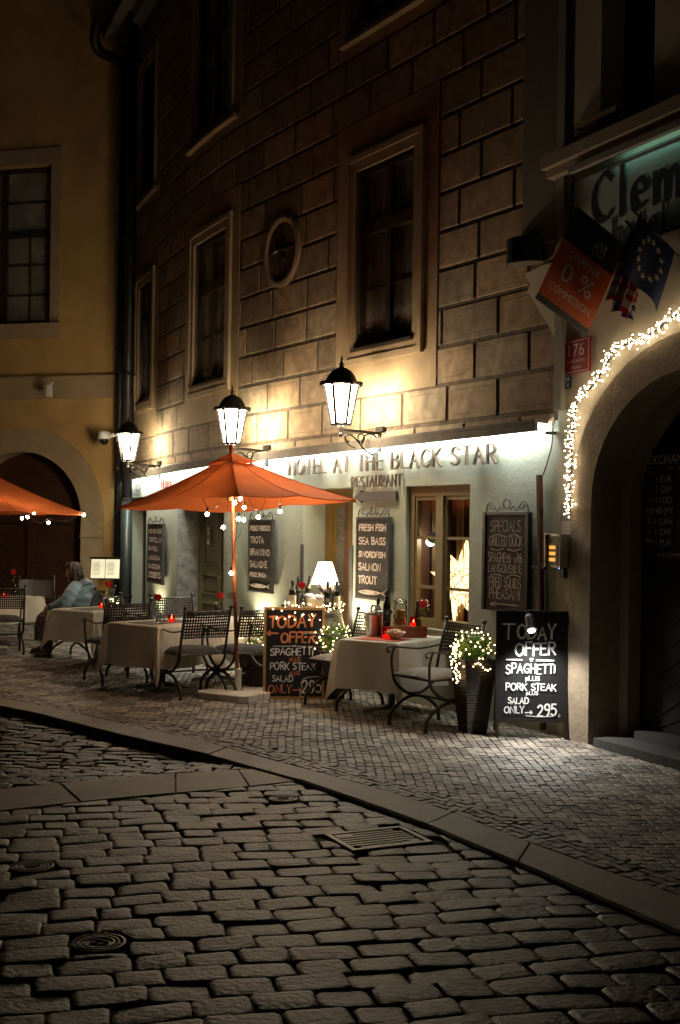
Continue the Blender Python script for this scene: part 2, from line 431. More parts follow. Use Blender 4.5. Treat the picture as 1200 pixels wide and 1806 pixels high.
def slab(mb, fn, a0, a1, z0, z1, o0, o1, da=.4):
    """solid strip along a wall from offset o0 (back) to o1 (front); z may be functions of a"""
    n = max(1, int(math.ceil((a1 - a0) / da))); rings = []
    f0 = z0 if callable(z0) else (lambda a: z0); f1 = z1 if callable(z1) else (lambda a: z1)
    for i in range(n + 1):
        a = a0 + (a1 - a0) * i / n
        rings.append([mb.vert(fn(a, f0(a), o0)), mb.vert(fn(a, f0(a), o1)), mb.vert(fn(a, f1(a), o1)), mb.vert(fn(a, f1(a), o0))])
    for A, B in zip(rings, rings[1:]):
        for k in range(4): mb.face((A[k], A[(k + 1) % 4], B[(k + 1) % 4], B[k]))
    mb.face(rings[0][::-1]); mb.face(rings[-1])

# ------------------------------------------------------------------ materials of the setting
m_green = mat('pale_green_plaster', (.40, .43, .35), .85, var=.10, scale=3, bump=.5, bscale=22, stain=(.30, .30, .22), stain_amt=.35, stain_scale=.9)
m_ash_joint = mat('ashlar_joint', (.13, .102, .07), .9, var=.5, scale=9, bump=.6, bscale=40)
m_plain = mat('ochre_plaster', (.43, .325, .19), .88, var=.14, scale=4, bump=.35, bscale=30, stain=(.22, .15, .08), stain_amt=.5, stain_scale=1.2)
m_ledge = mat('ledge_stone', (.17, .155, .13), .85, var=.25, scale=7, bump=.4, bscale=25)
m_yellow = mat('yellow_plaster', (.54, .34, .12), .9, var=.16, scale=1.3, bump=.4, bscale=14, stain=(.34, .22, .10), stain_amt=.55, stain_scale=.9)
m_yband = mat('sandstone_trim', (.40, .29, .17), .9, var=.12, scale=4, bump=.3, bscale=22)
m_gate = mat('dark_gate_wood', (.045, .020, .010), .5, var=.3, scale=9, stretch=(1, 1, 5))
m_cream = mat('cream_plaster', (.46, .41, .30), .88, var=.10, scale=3.5, bump=.5, bscale=20, stain=(.33, .29, .2), stain_amt=.4, stain_scale=1.1)
m_jamb = mat('arch_sandstone', (.27, .21, .14), .9, var=.2, scale=7, bump=.7, bscale=30)
m_pilaster = mat('grey_render', (.22, .21, .17), .9, var=.1, scale=3, bump=.3)
m_black = mat('black_iron', (.012, .011, .010), .42, spec=.5, var=.3, scale=30)
m_winframe = mat('dark_window_wood', (.045, .030, .018), .5, var=.2, scale=20)
m_olive = mat('olive_paint', (.15, .125, .058), .42, var=.15, scale=12)
m_ochrepaint = mat('ochre_door_paint', (.26, .165, .045), .42, var=.15, scale=12)
m_granite = mat('grey_granite', (.26, .25, .235), .8, var=.45, scale=26, bump=.4, bscale=60)
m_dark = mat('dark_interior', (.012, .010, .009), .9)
m_curtain = mat('net_curtain', (.55, .50, .38), .9, var=.2, scale=5, stretch=(14, 14, .3))
m_pipe = mat('dark_zinc', (.022, .021, .020), .45, metal=.3, var=.3, scale=8)
m_glass = glass('window_glass', (.80, .82, .80), .10, .02, .30)
m_white = mat('white_paint', (.70, .68, .63), .6)

def ash_material():
    m = bpy.data.materials.new('painted_ashlar'); m.use_nodes = True; nt = m.node_tree; N = nt.nodes; L = nt.links
    b = N['Principled BSDF']; b.inputs['Roughness'].default_value = .88
    tc = N.new('ShaderNodeTexCoord')
    at = N.new('ShaderNodeVertexColor'); at.layer_name = 'Col'
    def noise_(sc_, det, dist=0):
        n = N.new('ShaderNodeTexNoise'); n.inputs['Scale'].default_value = sc_; n.inputs['Detail'].default_value = det
        n.inputs['Distortion'].default_value = dist; L.new(tc.outputs['Object'], n.inputs['Vector']); return n.outputs[0]
    def mr(v, a, b_, c, d):
        r = N.new('ShaderNodeMapRange'); r.inputs[1].default_value = a; r.inputs[2].default_value = b_
        r.inputs[3].default_value = c; r.inputs[4].default_value = d; L.new(v, r.inputs[0]); return r.outputs[0]
    def mth(op, a, b_=None):
        n = N.new('ShaderNodeMath'); n.operation = op
        for i, q in enumerate((a, b_)):
            if q is None: continue
            if isinstance(q, (int, float)): n.inputs[i].default_value = q
            else: L.new(q, n.inputs[i])
        return n.outputs[0]
    def mul(a, f):
        x = N.new('ShaderNodeMix'); x.data_type = 'RGBA'; x.blend_type = 'MULTIPLY'; x.inputs[0].default_value = 1
        L.new(a, x.inputs[6]); L.new(f, x.inputs[7]); return x.outputs[2]
    base = N.new('ShaderNodeRGB'); base.outputs[0].default_value = (.43, .325, .20, 1)
    c = mul(base.outputs[0], at.outputs[0])
    c = mul(c, mr(noise_(9, 8), .3, .7, .70, 1.2))
    c = mul(c, mr(noise_(2.2, 5, 1.2), .46, .70, 1.0, .72))
    # incised frame and mitre lines of each painted block (uv runs 0..1 over a block, u along 2.1 times the height)
    sep = N.new('ShaderNodeSeparateXYZ'); L.new(tc.outputs['UV'], sep.inputs[0])
    wob = mr(noise_(5, 2), .2, .8, -.02, .02)
    du = mth('MULTIPLY', mth('SUBTRACT', .5, mth('ABSOLUTE', mth('SUBTRACT', sep.outputs[0], .5))), 2.1)
    dv = mth('SUBTRACT', .5, mth('ABSOLUTE', mth('SUBTRACT', sep.outputs[1], .5)))
    dm = mth('ADD', mth('MINIMUM', du, dv), wob)
    l1 = mth('LESS_THAN', mth('ABSOLUTE', mth('SUBTRACT', dm, .17)), .011)
    dg = mth('MULTIPLY', mth('LESS_THAN', mth('ABSOLUTE', mth('SUBTRACT', du, dv)), .012), mth('LESS_THAN', dm, .17))
    ln = mth('MAXIMUM', l1, dg)
    ln = mth('MULTIPLY', ln, mr(noise_(3.3, 3), .35, .6, .1, 1))
    c = mul(c, mr(ln, 0, 1, 1, .5))
    L.new(c, b.inputs['Base Color'])
    bp = N.new('ShaderNodeBump'); bp.inputs['Strength'].default_value = .4; bp.inputs['Distance'].default_value = .01
    L.new(noise_(32, 6), bp.inputs['Height']); L.new(bp.outputs[0], b.inputs['Normal'])
    return m
m_ash = ash_material()

# ------------------------------------------------------------------ restaurant building
rest = thing('restaurant_building', 'long stone restaurant house with painted ashlar blocks above a pale green ground floor', 'building', (0, 0, 0))
ZL = lambda s: 2.632 - .011 * max(s, 0)                  # top of the ledge
S_L = fS(222)
hA = (fS(828, 990), fS(715, 990), .74, 2.115, .11)
hB = (fS(622, 960), fS(535, 960), 0.0, 2.13, .36)
hC = (fS(396, 980), fS(313, 980), 0.0, 2.16, .36)
hD = (fS(257, 1000), fS(226, 1000), 0.0, 2.14, .30)
mb = MB(); wallgrid(mb, fac, 0.0, S_L, -.05, 2.62, (hA, hB, hC, hD), 0.0, .22, .5); mb.build('ground_floor_wall', m_green, rest)
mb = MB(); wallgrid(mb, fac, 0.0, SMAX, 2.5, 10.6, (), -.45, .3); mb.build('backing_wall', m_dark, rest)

CH = .365; Z0 = 2.70
def win_def(pl, pr, yt, yb, yref, dp=.13):
    s1 = fs(pl, yref)[0]; s0 = fs(pr, yref)[0]; return s0, s1
W = []    # (s0,s1,z0,z1) openings, and the plain panels round them
def add_win(s0, s1, z0, z1, mw=.17, pw=.38, below=.42, above=.42):
    pz0 = Z0 + CH * round((z0 - below - Z0) / CH); pz1 = Z0 + CH * round((z1 + above - Z0) / CH)
    W.append(dict(o=(s0, s1, z0, z1), p=(s0 - pw, s1 + pw, pz0, pz1), mw=mw))
s3 = (fS(733, 420), fS(630, 420)); s2 = (fS(400, 540), fS(344, 540)); s1_ = (fS(269, 600), fS(246, 600))
add_win(*s3, 3.585, 5.46); add_win(*s2, 3.60, 5.52); add_win(*s1_, 3.66, 5.52, pw=.34)
add_win(s3[0], s3[1], 7.05, 9.0, above=.3); add_win(s2[0], s2[1], 7.05, 9.0, above=.3); add_win(s1_[0], s1_[1], 7.05, 9.0, pw=.34, above=.3)
SP = fS(929, 200)                                        # plain pilaster strip at the right end, above
ZP = 4.12
med_s, med_z, med_r = fs(500, 438)[0], 4.93, .43
jo = MB(); wallgrid(jo, fac, 0.0, SMAX, 2.58, 10.6, [(*w_['o'], .30) for w_ in W], -.004, .25, 1.0, True)
jo.build('ashlar_joints', m_ash_joint, rest)
bl = MB(); k = 0; z = Z0
def subtract(iv, cut):
    out = []
    for a, b in iv:
        if cut[1] <= a or cut[0] >= b: out.append((a, b)); continue
        if cut[0] > a: out.append((a, cut[0]))
        if cut[1] < b: out.append((cut[1], b))
    return out
def block(s0, s1, za, zb, full):
    g = .018; h = .007
    shade = rnd.uniform(.70, 1.18); wm = rnd.uniform(-.08, .06); c_ = (shade * (1 + wm), shade, shade * (1 - wm))
    a0, a1, b0, b1 = s0 + g, s1 - g, za + g, zb - g
    if a1 - a0 < .04: return
    e = .008; n = 2 if s1 > 5.2 and s1 - s0 > .3 else 1
    fz = (full[1] - full[0])
    def uv(a, zz): return (1 - (a - full[0]) / fz, (zz - za) / (zb - za))
    for i in range(n):
        p, q = a0 + (a1 - a0) * i / n, a0 + (a1 - a0) * (i + 1) / n
        pi_, qi_ = (p + e if i == 0 else p), (q - e if i == n - 1 else q)
        bl.face([bl.vert(fac(pi_, b0 + e, h)), bl.vert(fac(pi_, b1 - e, h)), bl.vert(fac(qi_, b1 - e, h)), bl.vert(fac(qi_, b0 + e, h))], c_, [uv(pi_, b0), uv(pi_, b1), uv(qi_, b1), uv(qi_, b0)])
        bl.poly([fac(p, b0, 0), fac(pi_, b0 + e, h), fac(qi_, b0 + e, h), fac(q, b0, 0)], c_)
        bl.poly([fac(p, b1, 0), fac(pi_, b1 - e, h), fac(qi_, b1 - e, h), fac(q, b1, 0)], c_)
    for a, ai in ((a0, a0 + e), (a1, a1 - e)):
        bl.poly([fac(a, b0, 0), fac(ai, b0 + e, h), fac(ai, b1 - e, h), fac(a, b1, 0)], c_)
while z < 10.4:
    zb = z + CH
    lo = SP if z + CH * .5 > ZP else .02
    s = lo - (.39 if k % 2 else 0.0) - (.2 if z + CH * .5 > ZP else 0)
    while s < SMAX - .1:
        L_ = .78 + rnd.uniform(-.05, .05); iv = [(max(s, lo), min(s + L_, SMAX))]
        if iv[0][1] > iv[0][0]:
            for w_ in W:
                p = w_['p']
                if p[2] < (z + zb) / 2 < p[3]: iv = subtract(iv, (p[0], p[1]))
            dzm = abs((z + zb) / 2 - med_z)
            for a, b in iv:
                if b - a > .05:
                    # blocks that the round medallion overlaps are trimmed to its edge
                    if False and dzm < med_r + CH / 2 and b > med_s - med_r - .02 and a < med_s + med_r + .02:
                        hwid = math.sqrt(max(0, (med_r) ** 2 - max(0, dzm - CH / 2) ** 2)) - .03
                        for a2, b2 in subtract([(a, b)], (med_s - hwid, med_s + hwid)) if hwid > 0 else [(a, b)]: block(a2, b2, z, zb, (s, s + L_))
                    else: block(a, b, z, zb, (s, s + L_))
        s += L_
    z = zb; k += 1
# the bottom course, cut by the ledge
s = -.3
while s < SMAX - .1:
    L_ = .78; a, b = max(s, .02), min(s + L_, SMAX)
    if b > a: block(a, b, 2.57, Z0, (s, s + L_))
    s += L_
bl.build('ashlar_blocks', m_ash, rest)
for w_ in W:
    pan = MB(); p, o = w_['p'], w_['o']
    wallgrid(pan, fac, p[0], p[1], p[2], p[3], [(*o, .14)], .010, .25, 9)
    for e in ((p[0], p[0]), (p[1], p[1])): pan.poly([fac(e[0], p[2], 0), fac(e[0], p[3], 0), fac(e[0], p[3], .010), fac(e[0], p[2], .010)])
    mw = w_['mw']; f = (o[0] - mw, o[1] + mw, o[2] - mw, o[3] + mw)
    # raised moulding with two steps
    for (q0, q1, h) in ((0, mw * .62, .030), (mw * .62, mw, .048)):
        for (a0, a1, b0, b1) in ((o[0] - q1, o[0] - q0, o[2] - q1, o[3] + q1), (o[1] + q0, o[1] + q1, o[2] - q1, o[3] + q1),
                                 (o[0] - q0, o[1] + q0, o[3] + q0, o[3] + q1), (o[0] - q0, o[1] + q0, o[2] - q1, o[2] - q0)):
            slab(pan, fac, a0, a1, b0, b1, .009, h, .3)
    pan.build('window_surround', m_plain, rest)
mb = MB(); slab(mb, fac, 0.0, SP, ZP, 10.6, .0, .035, .4); mb.build('corner_pilaster', m_pilaster, rest)
for w_ in W[3:]:
    mb = MB(); o = w_['o']; slab(mb, fac, o[0] - .30, o[1] + .30, 6.84, 6.885, .0, .085, .3); mb.build('stone_sill', m_plain, rest)
# ledge over the ground floor, with a hanging front lip
mb = MB(); slab(mb, fac, .12, S_L + .1, lambda s: ZL(s) - .03, ZL, -.02, .15, .3); slab(mb, fac, .12, S_L + .1, lambda s: ZL(s) - .10, lambda s: ZL(s) - .0305, .115, .147, .3)
mb.build('ledge', m_ledge, rest)
# eaves at the top
mb = MB(); slab(mb, fac, 2.0, SMAX - .1, 10.0, 10.25, -.3, .42, .3); slab(mb, fac, 2.0, SMAX - .1, 9.8, 9.999, -.3, .2, .3)
mb.build('eaves', m_pilaster, rest)
mb = MB(); g_ = [fac(s_, 10.16, .5) for s_ in [2 + (SMAX - .1 - 2) * i / 30 for i in range(31)]]; mb.tube(g_, .075, 8); mb.build('gutter', m_pipe, rest, True)

def upper_window(o, i):
    s0, s1, z0, z1 = o; wd = s1 - s0
    par = None
    fr = MB(); D = -.10
    def fb(a0, a1, b0, b1, t=.05, d=D): slab(fr, fac, a0, a1, b0, b1, d, d + t, .4)
    e = .055; zt = z0 + (z1 - z0) * .63; zu = zt + .13; sm = (s0 + s1) / 2
    fb(s0, s0 + e, z0, z1); fb(s1 - e, s1, z0, z1); fb(s0 + e, s1 - e, z0, z0 + e + .02); fb(s0 + e, s1 - e, z1 - e, z1)
    fb(s0 + e, s1 - e, zt, zu, .065); fb(sm - .04, sm + .04, z0 + e + .02, zt, .06); fb(sm - .04, sm + .04, zu, z1 - e, .06)
    zm = (z0 + e + zt) / 2
    for a, b in ((s0 + e, sm - .04), (sm + .04, s1 - e)):
        fb(a, b, zm - .014, zm + .014, .04)
        for c_, d_ in ((z0 + e + .02, zm - .014), (zm + .014, zt), (zu, z1 - e)):
            fb(a, a + .018, c_, d_, .034); fb(b - .018, b, c_, d_, .034)
    fr = fr.build('window', m_winframe, rest)
    pn = MB(); 
    n = 3
    for j in range(n):
        a, b = s0 + .03 + (wd - .06) * j / n, s0 + .03 + (wd - .06) * (j + 1) / n
        pn.poly([fac(a, z0, D + .02), fac(a, z1, D + .02), fac(b, z1, D + .02), fac(b, z0, D + .02)])
    pn.build('pane', m_glass, fr)
    ct = MB()
    for a, b in ((s0 + .02, s0 + wd * .42), (s1 - wd * .36, s1 - .02)):
        n = 14; prev = None
        for j in range(n + 1):
            aa = a + (b - a) * j / n; oo = D - .10 + .018 * math.sin(j * 2.2)
            cur = (ct.vert(fac(aa, z0, oo)), ct.vert(fac(aa, z1, oo)))
            if prev: ct.face((prev[0], prev[1], cur[1], cur[0]))
            prev = cur
    ct.build('curtain', m_curtain, fr, True)
    sl = MB(); slab(sl, fac, s0 - .02, s1 + .02, z0 - .035, z0 - .001, -.12, .055, .4); sl.build('sill', m_winframe, fr)
for i, w_ in enumerate(W): upper_window(w_['o'], i)

# medallion with the black star: a hotel sign of its own
md = on_wall('star_medallion', 'round stone medallion with a black eight pointed star between two upper windows', 'medallion', med_s, med_z, .0)
mb = MB(); n = 48
ringp = []
for r_, y_ in ((.335, .0), (.335, -.025), (.36, -.045), (.40, -.045), (.43, -.03), (.43, .0)):
    ringp.append([mb.vert((r_ * math.cos(2 * PI * i / n), y_, r_ * math.sin(2 * PI * i / n))) for i in range(n)])
for A, B in zip(ringp, ringp[1:]):
    for i in range(n): mb.face((A[i], A[(i + 1) % n], B[(i + 1) % n], B[i]))
mb.build('rim', mat('medallion_stone', (.34, .26, .16), .85, var=.15, scale=10), md, True, R(50))
mb = MB(); mb.poly([(.34 * math.cos(2 * PI * i / n), -.018, .34 * math.sin(2 * PI * i / n)) for i in range(n)]); mb.build('field', mat('medallion_field', (.15, .11, .065), .9, var=.2, scale=8), md)
mb = MB(); cen = mb.vert((0, -.075, 0))
for i in range(8):
    a = 2 * PI * i / 8 + PI / 2; r_ = .325 if i % 2 == 0 else .22
    tip = mb.vert((r_ * math.cos(a), -.022, r_ * math.sin(a)))
    for s_ in (-1, 1):
        b = a + s_ * PI / 8; q = mb.vert((.085 * math.cos(b), -.022, .085 * math.sin(b))); mb.face((cen, tip, q))
mb.build('star', mat('star_black', (.010, .009, .009), .5), md)

# ---- ground floor window and doors
def leafbox(mb, a0, a1, z0, z1, back, front): slab(mb, fac, a0, a1, z0, z1, back, front, 1)
# window with two leaves of three panes
s0, s1, z0, z1, dp = hA; D = -.115
fr = MB(); e = .06; sm = (s0 + s1) / 2
leafbox(fr, s0, s0 + .04, z0, z1, D, D + .07); leafbox(fr, s1 - .085, s1, z0, z1, D, D + .07)
leafbox(fr, s0 + .04, s1 - .085, z1 - .10, z1, D, D + .07); leafbox(fr, s0 + .04, s1 - .085, z0, z0 + .09, D, D + .07)
leafbox(fr, sm - .055, sm + .055, z0 + .09, z1 - .10, D + .005, D + .085)
for a, b in ((s0 + .04, sm - .055), (sm + .055, s1 - .085)):
    leafbox(fr, a, a + .035, z0 + .09, z1 - .10, D + .01, D + .06); leafbox(fr, b - .035, b, z0 + .09, z1 - .10, D + .01, D + .06)
    leafbox(fr, a + .035, b - .035, z1 - .14, z1 - .10, D + .01, D + .06)
    for zz in (1.13, 1.61): leafbox(fr, a + .035, b - .035, zz - .014, zz + .014, D + .012, D + .055)
fr = fr.build('dining_room_window', mat('ochre_window_paint', (.20, .145, .06), .45, var=.15, scale=12), rest)
pn = MB(); pn.poly([fac(s0 + .04, z0 + .05, D + .03), fac(s0 + .04, z1 - .05, D + .03), fac(s1 - .05, z1 - .05, D + .03), fac(s1 - .05, z0 + .05, D + .03)])
pn.build('pane', glass('dining_glass', (.92, .92, .9), .04, .01), fr)
sl = MB(); leafbox(sl, s0 - .03, s1 + .03, z0 - .04, z0 - .001, -.08, .04); sl.build('sill', m_olive, fr)
# the dining room seen through it: side walls, ceiling, floor and long curtains
rm = MB(); ra, rb, dpt = s0 - 1.2, s1 + 1.6, -2.4
def rq(*q): rm.poly([fac(*t) for t in q])
rq((ra, .0, dpt), (rb, .0, dpt), (rb, 2.4, dpt), (ra, 2.4, dpt)); rq((ra, 0, dpt), (ra, 0, -.3), (ra, 2.4, -.3), (ra, 2.4, dpt)); rq((rb, 0, dpt), (rb, 0, -.3), (rb, 2.4, -.3), (rb, 2.4, dpt))
rq((ra, 2.4, dpt), (rb, 2.4, dpt), (rb, 2.4, -.3), (ra, 2.4, -.3)); rq((ra, 0.02, dpt), (rb, 0.02, dpt), (rb, 0.02, -.3), (ra, 0.02, -.3))
rq((ra, 0, -.3), (s0, 0, -.3), (s0, 2.4, -.3), (ra, 2.4, -.3)); rq((s1, 0, -.3), (rb, 0, -.3), (rb, 2.4, -.3), (s1, 2.4, -.3)); rq((s0, 2.115, -.3), (s1, 2.115, -.3), (s1, 2.4, -.3), (s0, 2.4, -.3)); rq((s0, 0, -.3), (s1, 0, -.3), (s1, .74, -.3), (s0, .74, -.3))
wallgrid(rm, fac, s0, s1, z0, z1, [(s0, s1, z0, z1, .19)], -.11, 5)
rm.build('dining_room', mat('dining_room_wall', (.20, .10, .055), .8, var=.2, scale=3), rest)
m_drape = mat('gold_drape', (.40, .27, .13), .85, var=.2, scale=7, sss=.35)
cu = MB()
def drape(a, b, zA, zB, off, nf, amp):
    n = nf * 8; prev = None
    for j in range(n + 1):
        t = j / n; aa = a + (b - a) * t
        oo = off + amp * math.sin(t * nf * 2 * PI) + amp * .4 * math.sin(t * nf * 3.1 * PI + 1)
        cur = (cu.vert(fac(aa, zA, oo)), cu.vert(fac(aa + .01, zB, oo * .98)))
        if prev: cu.face((prev[0], prev[1], cur[1], cur[0]))
        prev = cur
drape(s1 - .30, s1 - .05, .76, 2.1, -.30, 4, .018); drape(s1 - .52, s1 - .40, .76, 2.1, -.34, 2, .016)
drape(s0 + .04, s0 + .12, .76, 2.1, -.33, 2, .018)
cu.build('curtain', m_drape, fr, True)

def door(hole, D, paint, glazed, name):
    s0, s1, z0, z1 = hole[:4]; d = MB(); e = .09
    def b_(a0, a1, c0, c1, f, t=.045): leafbox(d, a0, a1, c0, c1, D + f - t, D + f)
    b_(s0, s0 + e, z0, z1, .05, .08); b_(s1 - e, s1, z0, z1, .05, .08); b_(s0 + e, s1 - e, z1 - e, z1, .05, .08)
    a0, a1 = s0 + e, s1 - e; sm = (a0 + a1) / 2; zt = z1 - e
    b_(sm - .035, sm + .035, z0 + .01, zt, .045)
    sub = []
    for p, q in ((a0, sm - .035), (sm + .035, a1)):
        st = .075
        b_(p, p + st, z0 + .01, zt, .02); b_(q - st, q, z0 + .01, zt, .02)
        rails = [(z0 + .01, z0 + .17), (z0 + .78, z0 + .93), (zt - .11, zt)] if glazed else [(z0 + .01, z0 + .16), (z0 + .62, z0 + .74), (z0 + 1.02, z0 + 1.14), (zt - .12, zt)]
        for c0, c1 in rails: b_(p + st, q - st, c0, c1, .02)
        for (r0, r1) in zip(rails, rails[1:]):
            c0, c1 = r0[1], r1[0]
            if glazed and c0 > z0 + .5:
                sub.append((p + st, q - st, c0, c1))
                continue
            b_(p + st, q - st, c0, c1, -.012, .02)
            m_ = .035
            for (x0, x1, y0, y1) in ((p + st, p + st + .02, c0, c1), (q - st - .02, q - st, c0, c1), (p + st + .02, q - st - .02, c0, c0 + .02), (p + st + .02, q - st - .02, c1 - .02, c1)):
                b_(x0, x1, y0, y1, .034, .04)
            if c1 - c0 > .2 and q - p > .2: b_(p + st + m_ + .02, q - st - m_ - .02, c0 + m_ + .02, c1 - m_ - .02, .008, .02)
    o = d.build(name, paint, rest)
    if sub:
        g = MB()
        for a, b, c0, c1 in sub: g.poly([fac(a, c0, D), fac(a, c1, D), fac(b, c1, D), fac(b, c0, D)])
        g.build('pane', m_glass, o)
        bk = MB(); leafbox(bk, s0, s1, z0, z1, D - .32, D - .30)
        bk.build('blind', mat('reeded_blind', (.10, .075, .04), .8, var=.35, scale=6, stretch=(20, 20, .4)), o)
    h = MB(); h.tube([fac(sm - .06, z0 + 1.0, D + .03), fac(sm - .06, z0 + 1.0, D + .09), fac(sm - .16, z0 + 1.0, D + .09)], .011, 6); h.build('handle', mat('brass', (.45, .30, .10), .35, metal=.9), o)
    return o
door(hB, -.34, m_ochrepaint, True, 'glazed_door')
dc = door(hC, -.36, m_olive, False, 'panelled_door')
dd = door(hD, -.30, mat('dark_green_door_paint', (.02, .024, .016), .4), False, 'side_door')
# grey stone lining on the left reveal of the panelled door, step in front of it
m_mott = mat('mottled_grey_stone', (.20, .195, .17), .8, var=.55, scale=7, bump=.3, stain=(.33, .32, .27), stain_amt=.7, stain_scale=4)
for s_, sg_ in ((hC[1], -1), (hC[0], 1)):
    st = MB(); slab(st, fac, min(s_ + sg_ * .003, s_ + sg_ * .02), max(s_ + sg_ * .003, s_ + sg_ * .02), 0.0, hC[3] - .003, -.30, .002, 1); st.build('door_lining', m_mott, rest)
for h_, zt_, o2_ in ((hC, .12, .06), (hB, .10, .02)):
    st = MB(); slab(st, fac, h_[0] + .022, h_[1] - .022, .0, zt_, -.30, o2_, 1); st.build('door_step', m_mott, rest)
# metal corner guards on the splayed edges
for s_ in (hB[1], hB[0]):
    mb = MB(); slab(mb, fac, s_ - .022, s_ + .022, .05, 1.50, .001, .022, 1); mb.build('corner_guard', mat('guard_grey', (.10, .10, .105), .5, metal=.2), rest)
# cool strip lamp tucked behind the lip of the ledge
strip = thing('strip_light', 'long cool white strip lamp under the stone ledge over the restaurant sign', 'lamp', fac(0, 2.55))
mb = MB(); slab(mb, lambda a, z, o: fac(a, z, o) - fac(0, 2.55), .14, S_L - .05, lambda s: ZL(s) - .070, lambda s: ZL(s) - .048, .075, .102, .3)
mb.build('tube', glow('strip_glow', (.93, 1.0, .93), 82.0), strip)
# ------------------------------------------------------------------ corner hotel (right)
hot = thing('corner_hotel', 'cream hotel house with a stone archway and a long sign over it at the right', 'building', (0, 0, 0))
AV, AA, AB, AZ = 1.62, 1.12, .95, 1.93
def arch_pts(g, n=20):
    """left foot -> over the top -> right foot, grown by g"""
    pts = [(AV - AA - g, 0.0)]
    for i in range(n + 1):
        a = PI - PI * i / n; pts.append((AV + (AA + g) * math.cos(a), AZ + (AB + g) * math.sin(a)))
    pts.append((AV + AA + g, 0.0)); return pts
VR = 4.2
mb = MB(); ap = arch_pts(0.0, 24)
# wall sheet as strips above the arch and beside it
top = 4.62
mb.poly([cor(0, -.05), cor(0, top), cor(ap[0][0], top), cor(ap[0][0], -.05)])
for a, b in zip(ap[1:-1], ap[2:-1]): mb.poly([cor(*a), cor(a[0], top), cor(b[0], top), cor(*b)])
mb.poly([cor(ap[-1][0], -.05), cor(ap[-1][0], top), cor(VR, top), cor(VR, -.05)])
# the plaster runs a little over the neighbour with a ragged edge
mb.build('lower_wall', m_cream, hot)
rag = MB(); pts = [cs(985, 462), cs(960, 472)]
q = [(985, 461), (956, 470), (929, 484), (938, 503), (934, 514), (950, 540), (968, 570), (986, 602)]
f_ = [rag.vert(fac(*fs(x_, y_), .022)) for x_, y_ in q]; b_ = [rag.vert(fac(*fs(x_, y_), .002)) for x_, y_ in q]
rag.face(f_)
for i in range(len(q)): rag.face((f_[i], f_[(i + 1) % len(q)], b_[(i + 1) % len(q)], b_[i]))
rag.build('plaster_edge', mat('cream_plaster_pale', (.62, .56, .42), .85, var=.06, scale=4, bump=.2), hot)
# stone surround, proud of the wall, and the deep reveal
su = MB(); ai = arch_pts(0.0, 24); ao = arch_pts(.27, 24)
def prj(pts, off): return [su.vert(cor(a, z, off)) for a, z in pts]
A, B, C_, D_ = prj(ai, .035), prj(ao, .035), prj(ao, 0), prj(ai, -.27)
for i in range(len(ai) - 1):
    su.face((A[i], A[i + 1], B[i + 1], B[i])); su.face((B[i], B[i + 1], C_[i + 1], C_[i])); su.face((A[i], A[i + 1], D_[i + 1], D_[i]))
E_ = [su.vert(cor(AV + (a - AV) * .91, z * .975, -.275)) for a, z in ai]; F_ = [su.vert(cor(AV + (a - AV) * .91, z * .975, -.40)) for a, z in ai]
for i in range(len(ai) - 1): su.face((D_[i], D_[i + 1], E_[i + 1], E_[i])); su.face((E_[i], E_[i + 1], F_[i + 1], F_[i]))
slab(su, cor, AV - AA - .285, AV - AA + .012, 1.86, 1.875, .03, .046); slab(su, cor, AV - AA - .285, AV - AA + .012, 1.50, 1.512, .03, .042)
su.build('arch_surround', m_jamb, hot)
gt = MB()
for sgn in (-1, 1):
    slab(gt, cor, AV + (0 if sgn > 0 else -1.05), AV + (1.05 if sgn > 0 else 0), .06, 2.9, -.46, -.41, 3)
    n = 22
    for i in range(n):
        z = -.5 + i * .16
        for a0, a1, zz0, zz1 in ((AV + sgn * .06, AV + sgn * .5, z, z + .3), (AV + sgn * .5, AV + sgn * .98, z + .3, z)):
            if max(zz0, zz1) < .1 or max(zz0, zz1) > 2.7: continue
            lo_ = max(0.08, zz0); 
            gt.bar(cor(a0, max(.1, zz0), -.405), cor(a1, max(.1, zz1), -.405), .013, .02)
gt.build('gate_leaf', mat('black_gate_wood', (.012, .009, .007), .55, var=.3, scale=9), hot)
stp = MB(); slab(stp, cor, AV - AA + .10, AV + AA - .1, -.02, .07, -.42, .06, 3); slab(stp, cor, AV - AA + .25, AV + AA - .1, .071, .13, -.40, -.22, 3)
stp.build('step', mat('dark_step_stone', (.06, .055, .05), .85, var=.3, scale=14), hot)
# upper part: cornice, flat frames and a dark window
mb = MB(); hv0, _ = cs(1066, 100); hv1, _ = cs(1160, 100)
wallgrid(mb, cor, 0.0, VR, 4.62, 9.0, [(hv0, hv1, 4.86, 6.8, .25), (hv0 + 1.7, hv1 + 1.7, 4.86, 6.8, .25)], .0, .5, 2)
mb.build('upper_wall', m_cream, hot)
for o_ in (0, 1.7):
    for a0, a1 in ((hv0 - .34, hv0), (hv1, hv1 + .30)):
        mb = MB(); slab(mb, cor, a0 + o_, a1 + o_, 4.80, 7.0, .0, .03, 2); mb.build('window_band', m_cream, hot)
    mb = MB(); slab(mb, cor, hv0 + o_, hv1 + o_, 4.86, 6.8, -.27, -.24, 2)
    for a in (hv0 + .03, (hv0 + hv1) / 2, hv1 - .03): slab(mb, cor, a - .03 + o_, a + .03 + o_, 4.88, 6.8, -.239, -.20, 2)
    slab(mb, cor, hv0 + .06 + o_, hv1 - .06 + o_, 5.32, 5.36, -.239, -.21, 2)
    mb.build('window', mat('near_black_pane', (.010, .010, .012), .15), hot)
